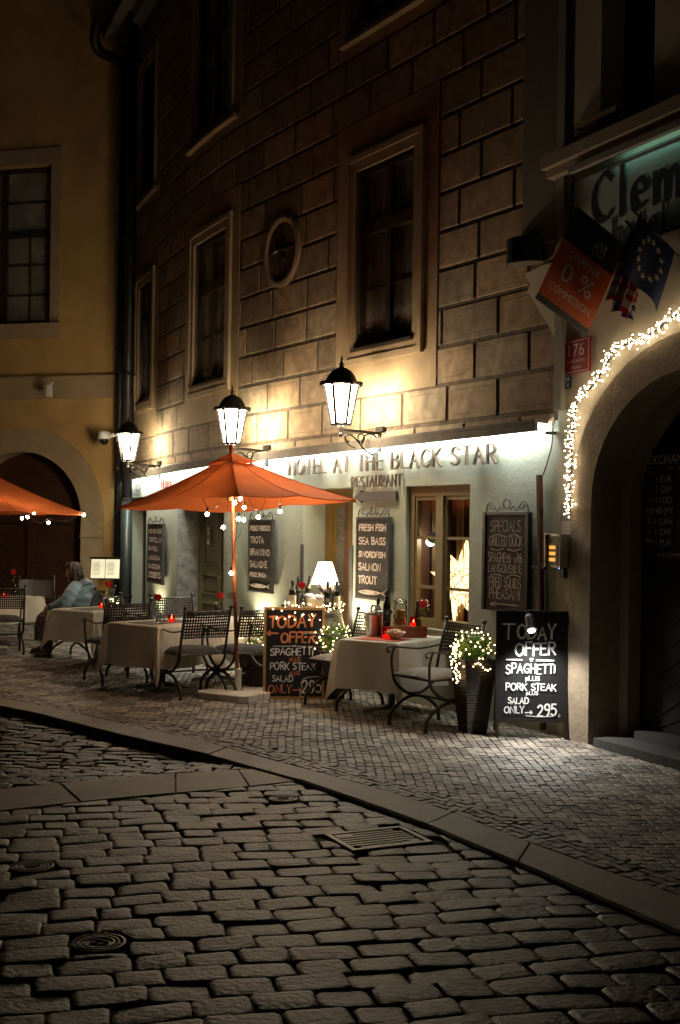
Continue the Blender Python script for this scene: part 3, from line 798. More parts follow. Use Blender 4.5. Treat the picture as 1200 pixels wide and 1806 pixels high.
mb = MB(); slab(mb, cor, -.06, VR, 4.70, 4.80, 0, .17, 3); slab(mb, cor, -.05, VR, 4.63, 4.699, 0, .12, 3); slab(mb, cor, hv0 - .22, hv0 + .3, 4.93, 4.97, .03, .12, 3)
mb.build('cornice', mat('cornice_stone', (.30, .245, .17), .9, var=.15, scale=6), hot)
mb = MB(); slab(mb, cor, .0, .10, 2.7, 9.0, .0, .05, 3); mb.build('corner_strip', m_pilaster, hot)
# long sign
sgv = .22
sg = thing('hotel_sign', 'pale teal hotel sign with large dark serif lettering under the cornice', 'sign', cor(sgv, 3.9, .0), COR_RZ)
mb = MB(); mb.box((1.6, -.02, .32), (3.2, .04, .66)); mb.build('board', mat('pale_sign_paint', (.42, .50, .46), .6, var=.06, scale=5), sg)
mb = MB(); m_signink = mat('sign_navy', (.012, .018, .024), .5)
x_ = .14
letters(mb, 'Clem', .37, .27, .24, .062, -.046, 0, .22, 0, nib=.40, fit=1.02)
letters(mb, 'hotel', .215, .52, .015, .036, -.046, 0, .22, 0, nib=.45, fit=.60)
letters(mb, 'entin', .37, 1.40, .24, .062, -.046, 0, .22, 0, nib=.40, fit=1.05)
mb.build('lettering', m_signink, sg)
mb = MB(); fr_ = [(-.01, .02), (3.2, .02)]
for a in (-.008, .652): mb.box((1.6, -.03, a), (3.23, .06, .018))
mb.box((-.01, -.03, .32), (.018, .06, .64)); mb.build('frame', m_winframe, sg)
tb = thing('sign_batten', 'unlit batten above the hotel sign, hiding an added teal tube', 'lamp', cor(.25, 4.60, .1), COR_RZ)
mb = MB(); mb.box((1.5, -.055, .005), (2.9, .004, .05)); mb.box((1.5, -.02, .032), (2.9, .07, .004)); mb.box((1.5, -.035, -.020), (2.9, .038, .004)); mb.build('batten', mat('batten_metal', (.30, .27, .24), .5), tb)
mb = MB(); mb.tube([(.55, -.028, .005), (2.8, -.028, .005)], .012, 6); mb.build('tube', glow('added_teal_glow', (.45, 1.0, .85), 3.2), tb)  # hidden tube added inside the unlit batten to brighten the sign

# ------------------------------------------------------------------ yellow house (left)
yh = thing('yellow_house', 'tall yellow plastered house with an arched gateway closing the street at the left', 'building', (0, 0, 0))
gu, gz = ys(40, 912); grad = 1.14; gz = 1.80
uw0, uw1 = ys(92, 430)[0], ys(-88, 430)[0]; zw0, zw1 = ys(50, 573)[1], ys(50, 292)[1]
mb = MB(); UL = 9.0; n = 24
arch = [(gu - grad * math.cos(PI * i / n), gz + grad * math.sin(PI * i / n)) for i in range(n + 1)]
ZT = 3.86
mb.poly([yel(0, -.1), yel(0, ZT), yel(gu - grad, ZT), yel(gu - grad, -.1)]); mb.poly([yel(gu + grad, -.1), yel(gu + grad, ZT), yel(UL, ZT), yel(UL, -.1)])
for a, b in zip(arch, arch[1:]): mb.poly([yel(*a), yel(a[0], ZT), yel(b[0], ZT), yel(*b)])
wallgrid(mb, yel, 0, UL, ZT, 13, [(uw0, uw1, zw0, zw1, .22), (uw0 + 3.6, uw1 + 3.6, zw0, zw1, .22)], 0, 1, 3)
mb.build('wall', m_yellow, yh)
tr = MB(); ro = 1.56
def ringa(r, off): return [tr.vert(yel(gu - r, 0, off))] + [tr.vert(yel(gu - r * math.cos(PI * i / n), gz + r * math.sin(PI * i / n), off)) for i in range(n + 1)] + [tr.vert(yel(gu + r, 0, off))]
A, B, C_, D_ = ringa(grad, .05), ringa(ro, .05), ringa(ro, 0), ringa(grad, -.32)
for i in range(len(A) - 1):
    tr.face((A[i], A[i + 1], B[i + 1], B[i])); tr.face((B[i], B[i + 1], C_[i + 1], C_[i])); tr.face((A[i], A[i + 1], D_[i + 1], D_[i]))
slab(tr, yel, gu - ro - .0, gu - grad + .015, gz - .33, gz - .30, .049, .075, 3)
# band course and the window frame with its sill
zb0, zb1 = ys(120, 703)[1], ys(120, 669)[1]
tr.build('arch_surround', m_yband, yh)
tr = MB()
slab(tr, yel, 0, UL, zb0, zb1, 0, .05, 4); slab(tr, yel, 0, UL, zb1, zb1 + .05, 0, .10, 4); tr.build('band_course', m_yband, yh)
tr = MB(); slab(tr, yel, 0.0, .10, zb1 + .06, 13, 0, .04, 4); tr.build('corner_strip', m_yband, yh)
for o_ in (0, 3.6):
    tr = MB(); fw = .17
    slab(tr, yel, uw0 - fw + o_, uw0 + o_, zw0, zw1 + fw * 1.6, 0, .05, 4); slab(tr, yel, uw1 + o_, uw1 + fw + o_, zw0, zw1 + fw * 1.6, 0, .05, 4); slab(tr, yel, uw0 + o_, uw1 + o_, zw1, zw1 + fw * 1.6, 0, .05, 4)
    slab(tr, yel, uw0 - fw - .05 + o_, uw1 + fw + .05 + o_, zw0 - .10, zw0, 0, .16, 4); slab(tr, yel, uw0 - fw + o_, uw1 + fw + o_, zw0 - .24, zw0 - .101, 0, .07, 4)
    tr.build('window_surround', m_yband, yh)
gt = MB(); slab(gt, yel, gu - grad, gu + grad, 0, gz + grad + .05, -.36, -.32, 4)
slab(gt, yel, gu - .06, gu + .06, .02, gz - .1, -.319, -.27, 4); slab(gt, yel, gu - grad, gu + grad, gz - .10, gz + .04, -.319, -.26, 4)
slab(gt, yel, gu - grad, gu - grad + .06, .02, gz - .1, -.319, -.28, 4)
for sgn in (-1, 1):
    for i in range(20):
        z = -.35 + i * .135
        for a0, a1, q0, q1 in ((.08, .52, z, z), (.52, .82, z, z + .26), (.82, 1.08, z + .26, z + .26)):
            a0, a1, q0, q1 = (a0, a1, q0, q1) if sgn < 0 else (a0, a1, q0, q1)
            if q0 < .06 or max(q0, q1) > gz - .14: continue
            gt.bar(yel(gu + sgn * a0, q0, -.315), yel(gu + sgn * a1, q1, -.315), .022, .02)
slab(gt, yel, gu - .60, gu - .57, 1.02, 1.05, -.31, -.25, 1); slab(gt, yel, gu - .75, gu - .72, 1.0, 1.03, -.31, -.25, 1)
gt.build('gate', mat('brown_gate_wood', (.060, .024, .012), .45, var=.3, scale=6, stretch=(1, 1, 4)), yh)
for o_ in (0, 3.6):
    w_ = MB()
    a0, a1 = uw0 + o_, uw1 + o_; am = (a0 + a1) / 2; t0 = zw0 + (zw1 - zw0) * .56
    for (p, q, c0, c1) in ((a0, a0 + .07, zw0, zw1), (a1 - .07, a1, zw0, zw1), (a0 + .07, a1 - .07, zw0, zw0 + .08), (a0 + .07, a1 - .07, zw1 - .08, zw1), (am - .06, am + .06, zw0 + .08, zw1 - .08),
                           (a0 + .07, am - .06, t0, t0 + .13), (am + .06, a1 - .07, t0, t0 + .13)): slab(w_, yel, p, q, c0, c1, -.2, -.14, 4)
    for (p, q) in ((a0 + .07, am - .06), (am + .06, a1 - .07)):
        for zz in (zw0 + .55, zw0 + 1.08, t0 + .62): slab(w_, yel, p, q, zz - .016, zz + .016, -.19, -.15, 4)
        slab(w_, yel, (p + q) / 2 - .014, (p + q) / 2 + .014, zw0 + .08, t0, -.19, -.155, 4)
    w_ = w_.build('window', m_winframe, yh)
    p_ = MB(); p_.poly([yel(a0, zw0, -.17), yel(a0, zw1, -.17), yel(a1, zw1, -.17), yel(a1, zw0, -.17)]); p_.build('pane', m_glass, w_)
    c_ = MB()
    for j in range(40):
        a, b = a0 + (a1 - a0) * j / 40, a0 + (a1 - a0) * (j + 1) / 40
        c_.poly([yel(a, zw0, -.27 - .02 * (j % 2)), yel(a, zw1, -.27 - .02 * (j % 2)), yel(b, zw1, -.27 - .02 * ((j + 1) % 2)), yel(b, zw0, -.27 - .02 * ((j + 1) % 2))])
    c_.build('curtain', m_curtain, w_, True)

# rainwater pipes in the corner between the two houses
dpq = thing('drainpipe', 'dark downpipe in the corner between the yellow house and the restaurant', 'drainpipe', (P(207, 1090, 19.9).x, P(207, 1090, 19.9).y, 0), 0)
loc = Vector(dpq.location)
mb = MB(); mb.tube([(0, 0, 0), (0, 0, 9.35)], .075, 10); mb.build('pipe', m_pipe, dpq, True)
e1 = P(206, 104, 19.7) - loc; e2 = P(178, 92, 19.2) - loc; e3 = P(167, 70, 19.0) - loc; e4 = P(172, 40, 18.9) - loc
mb = MB(); mb.tube(catmull([(0, 0, 9.35), e1, e2, e3, e4], 5), .085, 10); mb.build('elbow', m_pipe, dpq, True)
for zz in (.9, 2.6, 4.6, 6.8, 8.8):
    mb = MB(); mb.lathe([(.09, zz), (.09, zz + .05)], 10); mb.build('bracket', m_black, dpq)
dq2 = thing('drainpipe', 'second wider downpipe standing just right of the corner pipe', 'drainpipe', (P(221, 1090, 19.3).x, P(221, 1090, 19.3).y, 0), 0)
mb = MB(); mb.tube([(0, 0, 2.1), (0, 0, 10.1)], .085, 10); mb.build('pipe', m_pipe, dq2, True)
mb = MB(); mb.tube([(0, 0, 0), (0, 0, 2.12)], .095, 10); mb.build('shoe_pipe', mat('green_cast_iron', (.045, .058, .052), .35, metal=.2), dq2, True)
for zz in (.5, 2.08, 4.1, 6.3, 8.4):
    mb = MB(); mb.lathe([(.11, zz), (.11, zz + .05)], 10); mb.build('bracket', m_black, dq2)
# dome camera and the small box on the band
dc_ = thing('dome_camera', 'white dome security camera on the yellow wall beside the leftmost lantern', 'camera', P(190, 772, 19.7), YEL_RZ)
mb = MB(); mb.tube([(.0, 0, .03), (.14, .02, .05), (.20, .12, .04)], .035, 8); mb.box((.21, .06, .02), (.09, .14, .17)); mb.build('arm', m_white, dc_)
mb = MB(); mb.lathe([(.02, .10), (.09, .09), (.105, .03), (.10, -.02), (.085, -.03)], 14, (-.03, -.06, 0)); mb.build('housing', m_white, dc_, True)
mb = MB(); mb.lathe([(.075, -.03), (.07, -.07), (.045, -.11), (.01, -.125)], 14, (-.03, -.06, 0)); mb.build('dome', mat('smoked_dome', (.01, .01, .012), .08), dc_, True)
bx = thing('sensor_box', 'small white sensor on the stone band of the yellow house', 'sensor', P(90, 690, 20.3), YEL_RZ)
mb = MB(); mb.box((0, -.05, 0), (.08, .09, .20), taper=.8); mb.tube([(0.0, -.02, .12), (.06, -.01, .14)], .02, 6); mb.build('box', m_white, bx)
# ------------------------------------------------------------------ ground
def struct(o): o['kind'] = 'structure'; return o
KO = [(-80, 1228), (63, 1257), (220, 1297), (367, 1330), (527, 1374), (640, 1413), (753, 1453), (913, 1519), (1050, 1577), (1200, 1641), (1340, 1702)]
KI = [(-40, 1220), (107, 1250), (270, 1287), (400, 1317), (567, 1362), (690, 1397), (800, 1432), (935, 1485), (1080, 1537), (1230, 1588), (1360, 1634)]
ko = [G(*p).xy for p in KO]; ki = [G(*p).xy for p in KI]
dl = Vector((-.74, .67)); ko = [ko[0] + dl * 5.2] + ko; ki = [ki[0] + dl * 5.2] + ki
STB = [(-90, 1411), (0, 1400), (150, 1384), (300, 1370), (400, 1364), (470, 1358)]
STF = [(-90, 1446), (0, 1435), (200, 1413), (300, 1403), (400, 1393), (530, 1377)]
stb = [G(*p, -.035).xy for p in STB]; stf = [G(*p, -.025).xy for p in STF]
sdir = (stb[-2] - stb[0]).normalized(); snrm = Vector((-sdir.y, sdir.x))
def zr(x, y):
    t = (Vector((x, y)) - stb[0]).dot(snrm) / .9
    t = min(max(t, 0), 1); t = t * t * (3 - 2 * t)
    return -.016 - .060 * t + .008 * math.sin(x * 1.7 + y * .6)
def inpoly(p, poly):
    x, y = p; c = False; j = len(poly) - 1
    for i in range(len(poly)):
        xi, yi = poly[i]; xj, yj = poly[j]
        if (yi > y) != (yj > y) and x < (xj - xi) * (y - yi) / (yj - yi) + xi: c = not c
        j = i
    return c
def clip(poly, a, n):
    """keep the side where (p-a).n <= 0"""
    out = []
    for i in range(len(poly)):
        p, q = poly[i], poly[(i + 1) % len(poly)]
        dp, dq = (p - a).dot(n), (q - a).dot(n)
        if dp <= 0: out.append(p)
        if dp * dq < 0: out.append(p + (q - p) * (dp / (dp - dq)))
    return out
def near_seg(p, line):
    best = None
    for a, b in zip(line, line[1:]):
        d = b - a; t = min(max((p - a).dot(d) / d.length_squared, 0), 1); q = a + d * t; L = (p - q).length
        if best is None or L < best[0]: best = (L, a, d.normalized())
    return best
def parea(p): return abs(sum(p[i].x * p[(i + 1) % len(p)].y - p[(i + 1) % len(p)].x * p[i].y for i in range(len(p)))) / 2
def stone(mb, poly, z, c, gap=.008, dome=.012, depth=.05, jit=.006, tilt=.03, rings=2):
    """one sett: outline drawn in by the joint, rounded corners, domed top"""
    cen = sum(poly, Vector((0, 0))) / len(poly)
    rad = math.sqrt(parea(poly) / PI)
    # outline drawn in by the joint, each edge moved by the same amount
    m = len(poly); ar = sum(poly[i].x * poly[(i + 1) % m].y - poly[(i + 1) % m].x * poly[i].y for i in range(m)); sg = 1 if ar > 0 else -1
    q = []
    for i in range(m):
        a, p, b = poly[i - 1], poly[i], poly[(i + 1) % m]; d0, d1 = p - a, b - p
        if d0.length < 1e-4 or d1.length < 1e-4: continue
        d0.normalize(); d1.normalize(); n0, n1 = Vector((-d0.y, d0.x)) * sg, Vector((-d1.y, d1.x)) * sg
        bis = n0 + n1
        if bis.length < .2: continue
        bis.normalize(); q.append(p + bis * (gap / max(.5, bis.dot(n0))))
    m = len(q)
    if m < 3: return
    pts = []
    for i in range(m):
        p, a, b = q[i], q[i - 1], q[(i + 1) % m]; ea, eb = a - p, b - p; la, lb = ea.length, eb.length
        if la < 1e-4 or lb < 1e-4: continue
        k = min(.010 + rnd.uniform(0, .010), la * .22, lb * .22) if rings == 2 else min(.007, la * .2, lb * .2)
        J = lambda: Vector((rnd.uniform(-jit, jit), rnd.uniform(-jit, jit)))
        pts.append(p + ea / la * k + J() * .5); pts.append(p + eb / lb * k + J() * .5)
        if rings == 2 and lb > .10: pts.append(p + eb * rnd.uniform(.4, .6) + J())
    if len(pts) < 3: return
    wv = min(1.0, .55 * rad)
    tx, ty = rnd.uniform(-tilt, tilt), rnd.uniform(-tilt, tilt)
    def lev(s_, h): return [mb.vert(((cen + (p - cen) * s_).x, (cen + (p - cen) * s_).y, z + h + (p - cen).x * s_ * tx + (p - cen).y * s_ * ty)) for p in pts]
    if rings == 2: L_ = [lev(1.0, -depth), lev(1.0, -dome), lev(1 - .007 / rad, -dome * .30), lev(1 - .022 / rad, -.001), lev(.5, rnd.uniform(-.003, .002))]
    else: L_ = [lev(1.0, -depth), lev(.99, -dome * .6), lev(.86, 0)]
    n = len(pts)
    for A, B in zip(L_, L_[1:]):
        for i in range(n): mb.face((A[i], A[(i + 1) % n], B[(i + 1) % n], B[i]), c)
    mb.face(L_[-1], c)

m_sett = mat('basalt_sett', (.040, .028, .016), .46, var=.40, scale=13, bump=.8, bscale=38, attr=True, spec=.28)
m_mosaic = mat('mosaic_stone', (.255, .225, .185), .55, var=.25, scale=30, bump=.5, bscale=90, attr=True)
m_kerb = mat('kerb_granite', (.175, .138, .095), .60, var=.3, scale=60, bump=.35, bscale=120, stain=(.09, .075, .06), stain_amt=.5, stain_scale=3)
m_sand = mat('joint_dirt', (.024, .019, .013), .95, var=.4, scale=20)
m_iron = mat('cast_iron', (.060, .050, .038), .48, metal=.7, var=.35, scale=25, bump=.2, bscale=60)

# bed below everything, out to the horizon
mb = MB(); xs = [-9 + i * .5 for i in range(33)]; ysv = [0 + i * .5 for i in range(48)]
gi = {}
for i, x in enumerate(xs):
    for j, y in enumerate(ysv): gi[i, j] = mb.vert((x, y, zr(x, y) - .024))
for i in range(len(xs) - 1):
    for j in range(len(ysv) - 1): mb.face((gi[i, j], gi[i + 1, j], gi[i + 1, j + 1], gi[i, j + 1]))
struct(mb.build('road_bed', m_sand))
mb = MB(); mb.poly([(-120, -60, -.26), (120, -60, -.26), (120, 150, -.26), (-120, 150, -.26)]); struct(mb.build('ground', mat('far_ground', (.06, .052, .045), .9, var=.2, scale=3)))

# manhole covers and drain, cut out of the paving
MAN = [((175, 1668), .110), ((57, 1532), .108), ((500, 1408), .092)]
mans = [(G(px, py, -.022).xy, r_) for (px, py), r_ in MAN]
gq = [G(*p, -.022).xy for p in ((567, 1470), (700, 1455), (768, 1487), (632, 1502))]
gc = sum(gq, Vector((0, 0))) / 4; gx = ((gq[1] - gq[0]) + (gq[2] - gq[3])).normalized(); gy = Vector((-gx.y, gx.x)); gw, gh = .49, .37
def hits(poly, c):
    for mc, r_ in mans:
        if (c - mc).length < r_ + .02 or any((p - mc).length < r_ + .004 for p in poly): return True
    q = c - gc
    if abs(q.dot(gx)) < gw / 2 + .03 and abs(q.dot(gy)) < gh / 2 + .02: return True
    return False
def fill_by_hole(poly, c):
    """a sett cut back where it would run under a cover or the drain"""
    for mc, r_ in mans:
        if (c - mc).length < r_ + .16:
            n = (mc - c)
            if n.length < r_ * .75: return None
            n.normalize(); poly = clip(poly, mc - n * (r_ + .012), n)
            if len(poly) < 3: return None
    q = c - gc; hw, hh = gw / 2 + .015, gh / 2 + .015
    if abs(q.dot(gx)) < hw + .2 and abs(q.dot(gy)) < hh + .2:
        ex, ey = abs(q.dot(gx)) - hw, abs(q.dot(gy)) - hh
        if max(ex, ey) < -.02: return None
        if ex > ey: n = gx * (-1 if q.dot(gx) > 0 else 1); poly = clip(poly, gc - n * hw, n)
        else: n = gy * (-1 if q.dot(gy) > 0 else 1); poly = clip(poly, gc - n * hh, n)
        if len(poly) < 3: return None
    return poly
road = MB()
stripline_f = stf; stripline_b = stb
def side(p, line):
    L, a, d = near_seg(p, line); return (p - a).x * -d.y + (p - a).y * d.x, a, d
def sett_field(ang, roww, lmin, lmax, x0, x1, y0, y1, front, org, tone):
    ca, sa = math.cos(ang), math.sin(ang); ex, ey = Vector((ca, sa)), Vector((-sa, ca))
    nrow = int((y1 - y0) / roww)
    for r_ in range(nrow):
        yy = y0 + r_ * roww; x = x0 + rnd.uniform(0, lmax); rw = roww
        while x < x1:
            L = rnd.uniform(lmin, lmax)
            if rnd.random() < .08: L *= .75
            def pt(a, b):
                wv = .008 * math.sin(a * 2.1 + r_ * .7) + .025 * math.sin(a * .55 + b * .4)
                return org + ex * a + ey * (b + wv)
            poly = [pt(x, yy), pt(x + L, yy), pt(x + L + rnd.uniform(-.012, .012), yy + rw), pt(x + rnd.uniform(-.012, .012), yy + rw)]
            x += L
            c = (poly[0] + poly[2]) / 2
            if c.y < 2.2 or abs(c.x) > .36 * c.y + .9: continue
            # keep this side of the kerb
            L_, a, d = near_seg(c, ko)
            n = Vector((-d.y, d.x))                      # points to the house side (the line runs left to right)
            sd = (c - a).dot(n)
            if sd > .10: continue
            if L_ < .4:
                poly = clip(poly, a - n * .012, n)
                if len(poly) < 3: continue
            # strip edge
            if front:
                L_, a, d = near_seg(c, stf); n = Vector((-d.y, d.x)); inx = (c - stf[-1]).dot(sdir) < .1
                if inx:
                    if (c - a).dot(n) > .06: continue
                    if L_ < .35: poly = clip(poly, a - n * .008, n)
                elif (c - stf[-1]).dot(n) > .5: continue
            else:
                L_, a, d = near_seg(c, stb); n = -Vector((-d.y, d.x))
                if (c - a).dot(n) > .06: continue
                if L_ < .35: poly = clip(poly, a - n * .008, n)
            if len(poly) < 3: continue
            if front:
                poly = fill_by_hole(poly, c)
                if poly is None or len(poly) < 3: continue
            if parea(poly) < .0035: continue
            c = sum(poly, Vector((0, 0))) / len(poly)
            v = rnd.uniform(.62, 1.32) * tone; wv_ = rnd.uniform(-.08, .08)
            if rnd.random() < .07: v *= .7
            stone(road, poly, zr(c.x, c.y) + rnd.uniform(-.008, .006), (v * (1 + wv_), v, v * (1 - wv_)), gap=.0036 if front else .007, dome=.009, jit=.0042 if front else .009, tilt=.045 if front else .09)
sett_field(R(13), .160, .19, .30, -7, 6, -2, 9, True, Vector((0, 3)), 1.0)
sett_field(R(-4), .115, .12, .24, -9, 3, -2, 9, False, Vector((0, 6)), .92)
struct(road.build('road', m_sett, None, True, R(38)))
# granite strip across the mouth of the side street
mb = MB(); n = 4
def along(line, t):
    t *= len(line) - 1; i = min(int(t), len(line) - 2); return line[i] + (line[i + 1] - line[i]) * (t - i)
cuts = [0, .34, .62, .86, 1]
for a, b in zip(cuts, cuts[1:]):
    k = 8; fr_ = [along(stf, a + .003 + (b - a - .006) * i / k) for i in range(k + 1)]; bk_ = [along(stb, a + .003 + (b - a - .006) * i / k) for i in range(k + 1)]
    A = [mb.vert((p.x, p.y, zr(p.x, p.y) + .004)) for p in fr_]; B = [mb.vert((p.x, p.y, zr(p.x, p.y) + .004)) for p in bk_]
    A2 = [mb.vert((p.x, p.y, zr(p.x, p.y) - .1)) for p in fr_]; B2 = [mb.vert((p.x, p.y, zr(p.x, p.y) - .1)) for p in bk_]
    for i in range(k): mb.face((A[i], A[i + 1], B[i + 1], B[i])); mb.face((A2[i], A2[i + 1], A[i + 1], A[i])); mb.face((B[i], B[i + 1], B2[i + 1], B2[i]))
struct(mb.build('stone_strip', m_kerb))
# kerb stones
mb = MB(); groups = [(0, 1), (1, 2), (2, 3), (3, 4), (4, 5), (5, 6, 7), (7, 8), (8, 9, 10), (10, 11)]
for gidx in groups:
    o_ = [ko[i].copy() for i in gidx]; i_ = [ki[i].copy() for i in gidx]
    dd = (o_[1] - o_[0]).normalized() * .006; o_[0] += dd; i_[0] += dd; o_[-1] -= dd; i_[-1] -= dd
    oo, ii = [], []
    for a, b, c, d in zip(o_, o_[1:], i_, i_[1:]):
        for k in range(6):
            t = k / 6; w_ = Vector((rnd.uniform(-.004, .004), rnd.uniform(-.004, .004)))
            oo.append(a + (b - a) * t + w_); ii.append(c + (d - c) * t + w_)
    oo.append(o_[-1]); ii.append(i_[-1])
    zz = rnd.uniform(-.004, .004); bv = .014
    rows = []
    for p, q in zip(oo, ii):
        e = (q - p).normalized()
        rows.append([mb.vert((*p, -.25)), mb.vert((*p, zz - bv)), mb.vert((*(p + e * bv), zz)), mb.vert((*(q - e * .006), zz)), mb.vert((*q, zz - .01)), mb.vert((*q, -.25))])
    for A, B in zip(rows, rows[1:]):
        for k in range(5): mb.face((A[k], A[k + 1], B[k + 1], B[k]))
    mb.face(rows[0]); mb.face(rows[-1][::-1])
struct(mb.build('kerb', m_kerb))
# mosaic pavement of small cubes
bnd = [fac(s_, 0).xy for s_ in [i * SMAX / 40 for i in range(41)]] + [yel(u, 0).xy for u in (.2, 3, 8)] + ki + [Vector((3.2, 4.6)), cor(4.0, 0).xy]
mb = MB(); mb.poly([(p.x, p.y, -.012) for p in bnd]); struct(mb.build('pavement_bed', mat('pavement_joint', (.045, .038, .030), .95)))
mos = MB()
def light(i, j): return ((i // 5) + (j // 5)) % 2 == 0
S_ = .064; th = R(1.5); ca, sa = math.cos(th), math.sin(th)
kl = ki
for i in range(-130, 60):
    for j in range(60, 330):
        x0, y0 = (i + .5 * (0)) * S_, j * S_
        x, y = x0 * ca - y0 * sa, x0 * sa + y0 * ca
        if abs(x) > .33 * y + .5 or y < 4.5: continue
        x += .007 * math.sin(y * 3.1) + .008 * math.sin(x * 2 + y)
        y += .007 * math.sin(x * 2.7 + .3 * y)
        c = Vector((x, y))
        if not inpoly(c, bnd): continue
        L_, a, d = near_seg(c, kl)
        if L_ < .235: continue
        h = S_ / 2
        poly = [c + Vector((sx * h + rnd.uniform(-.005, .005), sy * h + rnd.uniform(-.005, .005))) for sx, sy in ((-1, -1), (1, -1), (1, 1), (-1, 1))]
        v = (1.28 if light(i, j) else .64) * rnd.uniform(.75, 1.22)
        cc = (v, v * rnd.uniform(.96, 1.0), v * rnd.uniform(.90, .99))
        z = rnd.uniform(-.003, .003)
        if y < 11.5:
            stone(mos, poly, z, cc, gap=.0022, dome=.005, depth=.02, jit=.0022, tilt=.07, rings=1)
        else:
            k = .9; q = [c + (p - c) * k for p in poly]
            tx, ty = rnd.uniform(-.06, .06), rnd.uniform(-.06, .06)
            a_ = [mos.vert((p.x, p.y, z + (p - c).x * tx + (p - c).y * ty)) for p in [c + (p - c) * .86 for p in q]]; b_ = [mos.vert((p.x, p.y, z - .012)) for p in q]
            mos.face(a_, cc)
            for k in range(4): mos.face((b_[k], b_[(k + 1) % 4], a_[(k + 1) % 4], a_[k]), cc)
# three rows following the kerb
for r_ in range(4):
    off = .033 + r_ * .062
    for a, b in zip(kl, kl[1:]):
        d = (b - a); L = d.length; d.normalize(); n = Vector((-d.y, d.x)); t = rnd.uniform(0, .05)
        while t < L:
            l_ = rnd.uniform(.055, .085); c = a + d * (t + l_ / 2) + n * off
            t += l_
            if abs(c.x) > .33 * c.y + .5 or not inpoly(c, bnd): continue
            poly = [c + d * (sx * l_ / 2) + n * (sy * .030) + Vector((rnd.uniform(-.005, .005), rnd.uniform(-.005, .005))) for sx, sy in ((-1, -1), (1, -1), (1, 1), (-1, 1))]
            v = rnd.uniform(.5, 1.0)
            stone(mos, poly, rnd.uniform(-.004, .003), (v, v * .97, v * .93), gap=.0022, dome=.005, depth=.02, jit=.0022, tilt=.10, rings=1)
struct(mos.build('pavement', m_mosaic))

# drain
ga = math.atan2(gx.y, gx.x)
dr = thing('storm_drain', 'rectangular cast iron street drain grate set among the setts by the kerb', 'drain', (gc.x, gc.y, zr(*gc) + .0), ga)
mb = MB(); t_ = .03
for a, b, c, d in ((0, -gh / 2 + t_ / 2, gw, t_), (0, gh / 2 - t_ / 2, gw, t_), (-gw / 2 + t_ / 2, 0, t_, gh - 2 * t_), (gw / 2 - t_ / 2, 0, t_, gh - 2 * t_)): mb.box((a, b, -.02), (c, d, .05))
mb.build('frame', m_iron, dr)
mb = MB()
for i in range(7): 
    yy = -gh / 2 + t_ + .028 + i * (gh - 2 * t_ - .05) / 6
    ln = gw - 2 * t_ - (.10 if i in (0, 6) else 0.02); mb.box((.0, yy, -.018), (ln, .022, .036))
for xx in (-.19, .19): mb.box((xx, 0, -.03), (.03, gh - 2 * t_, .02))
mb.box((-.15, gh / 2 - t_ - .03, -.012), (.1, .055, .026)); mb.box((.17, -gh / 2 + t_ + .03, -.012), (.06, .055, .026))
mb.build('bars', m_iron, dr)
mb = MB(); mb.box((0, 0, -.033 + .012), (gw - .05, gh - .05, .006)); mb.build('pit', m_dark, dr)
for (mc, r_), nm in zip(mans, ('round iron valve cover in the setts at the lower left, nearest the viewer', 'round iron valve cover at the left edge of the cobbled road', 'small round iron cover near the kerb behind the drain')):
    t = thing('valve_cover', nm, 'manhole cover', (mc.x, mc.y, zr(*mc) + .002), R(20), 'valve covers in the road')
    mb = MB(); k = r_ / .11
    prof = [(.11, -.05), (.11, 0), (.100, .002), (.098, -.006), (.088, -.006), (.086, .001), (.078, .001), (.076, -.006), (.068, -.006), (.066, .001), (.058, .001), (.056, -.004), (.02, -.004)]
    mb.lathe([(a * k, b) for a, b in prof], 28); mb.build('lid', m_iron, t, True, R(30))
    mb = MB()
    for sx, sy in ((.075, .026), (.026, .075)): mb.box((0, 0, .0), (sx * k, sy * k, .006))
    mb.build('cross_slot', mat('slot_black', (.008, .007, .006), .8), t)
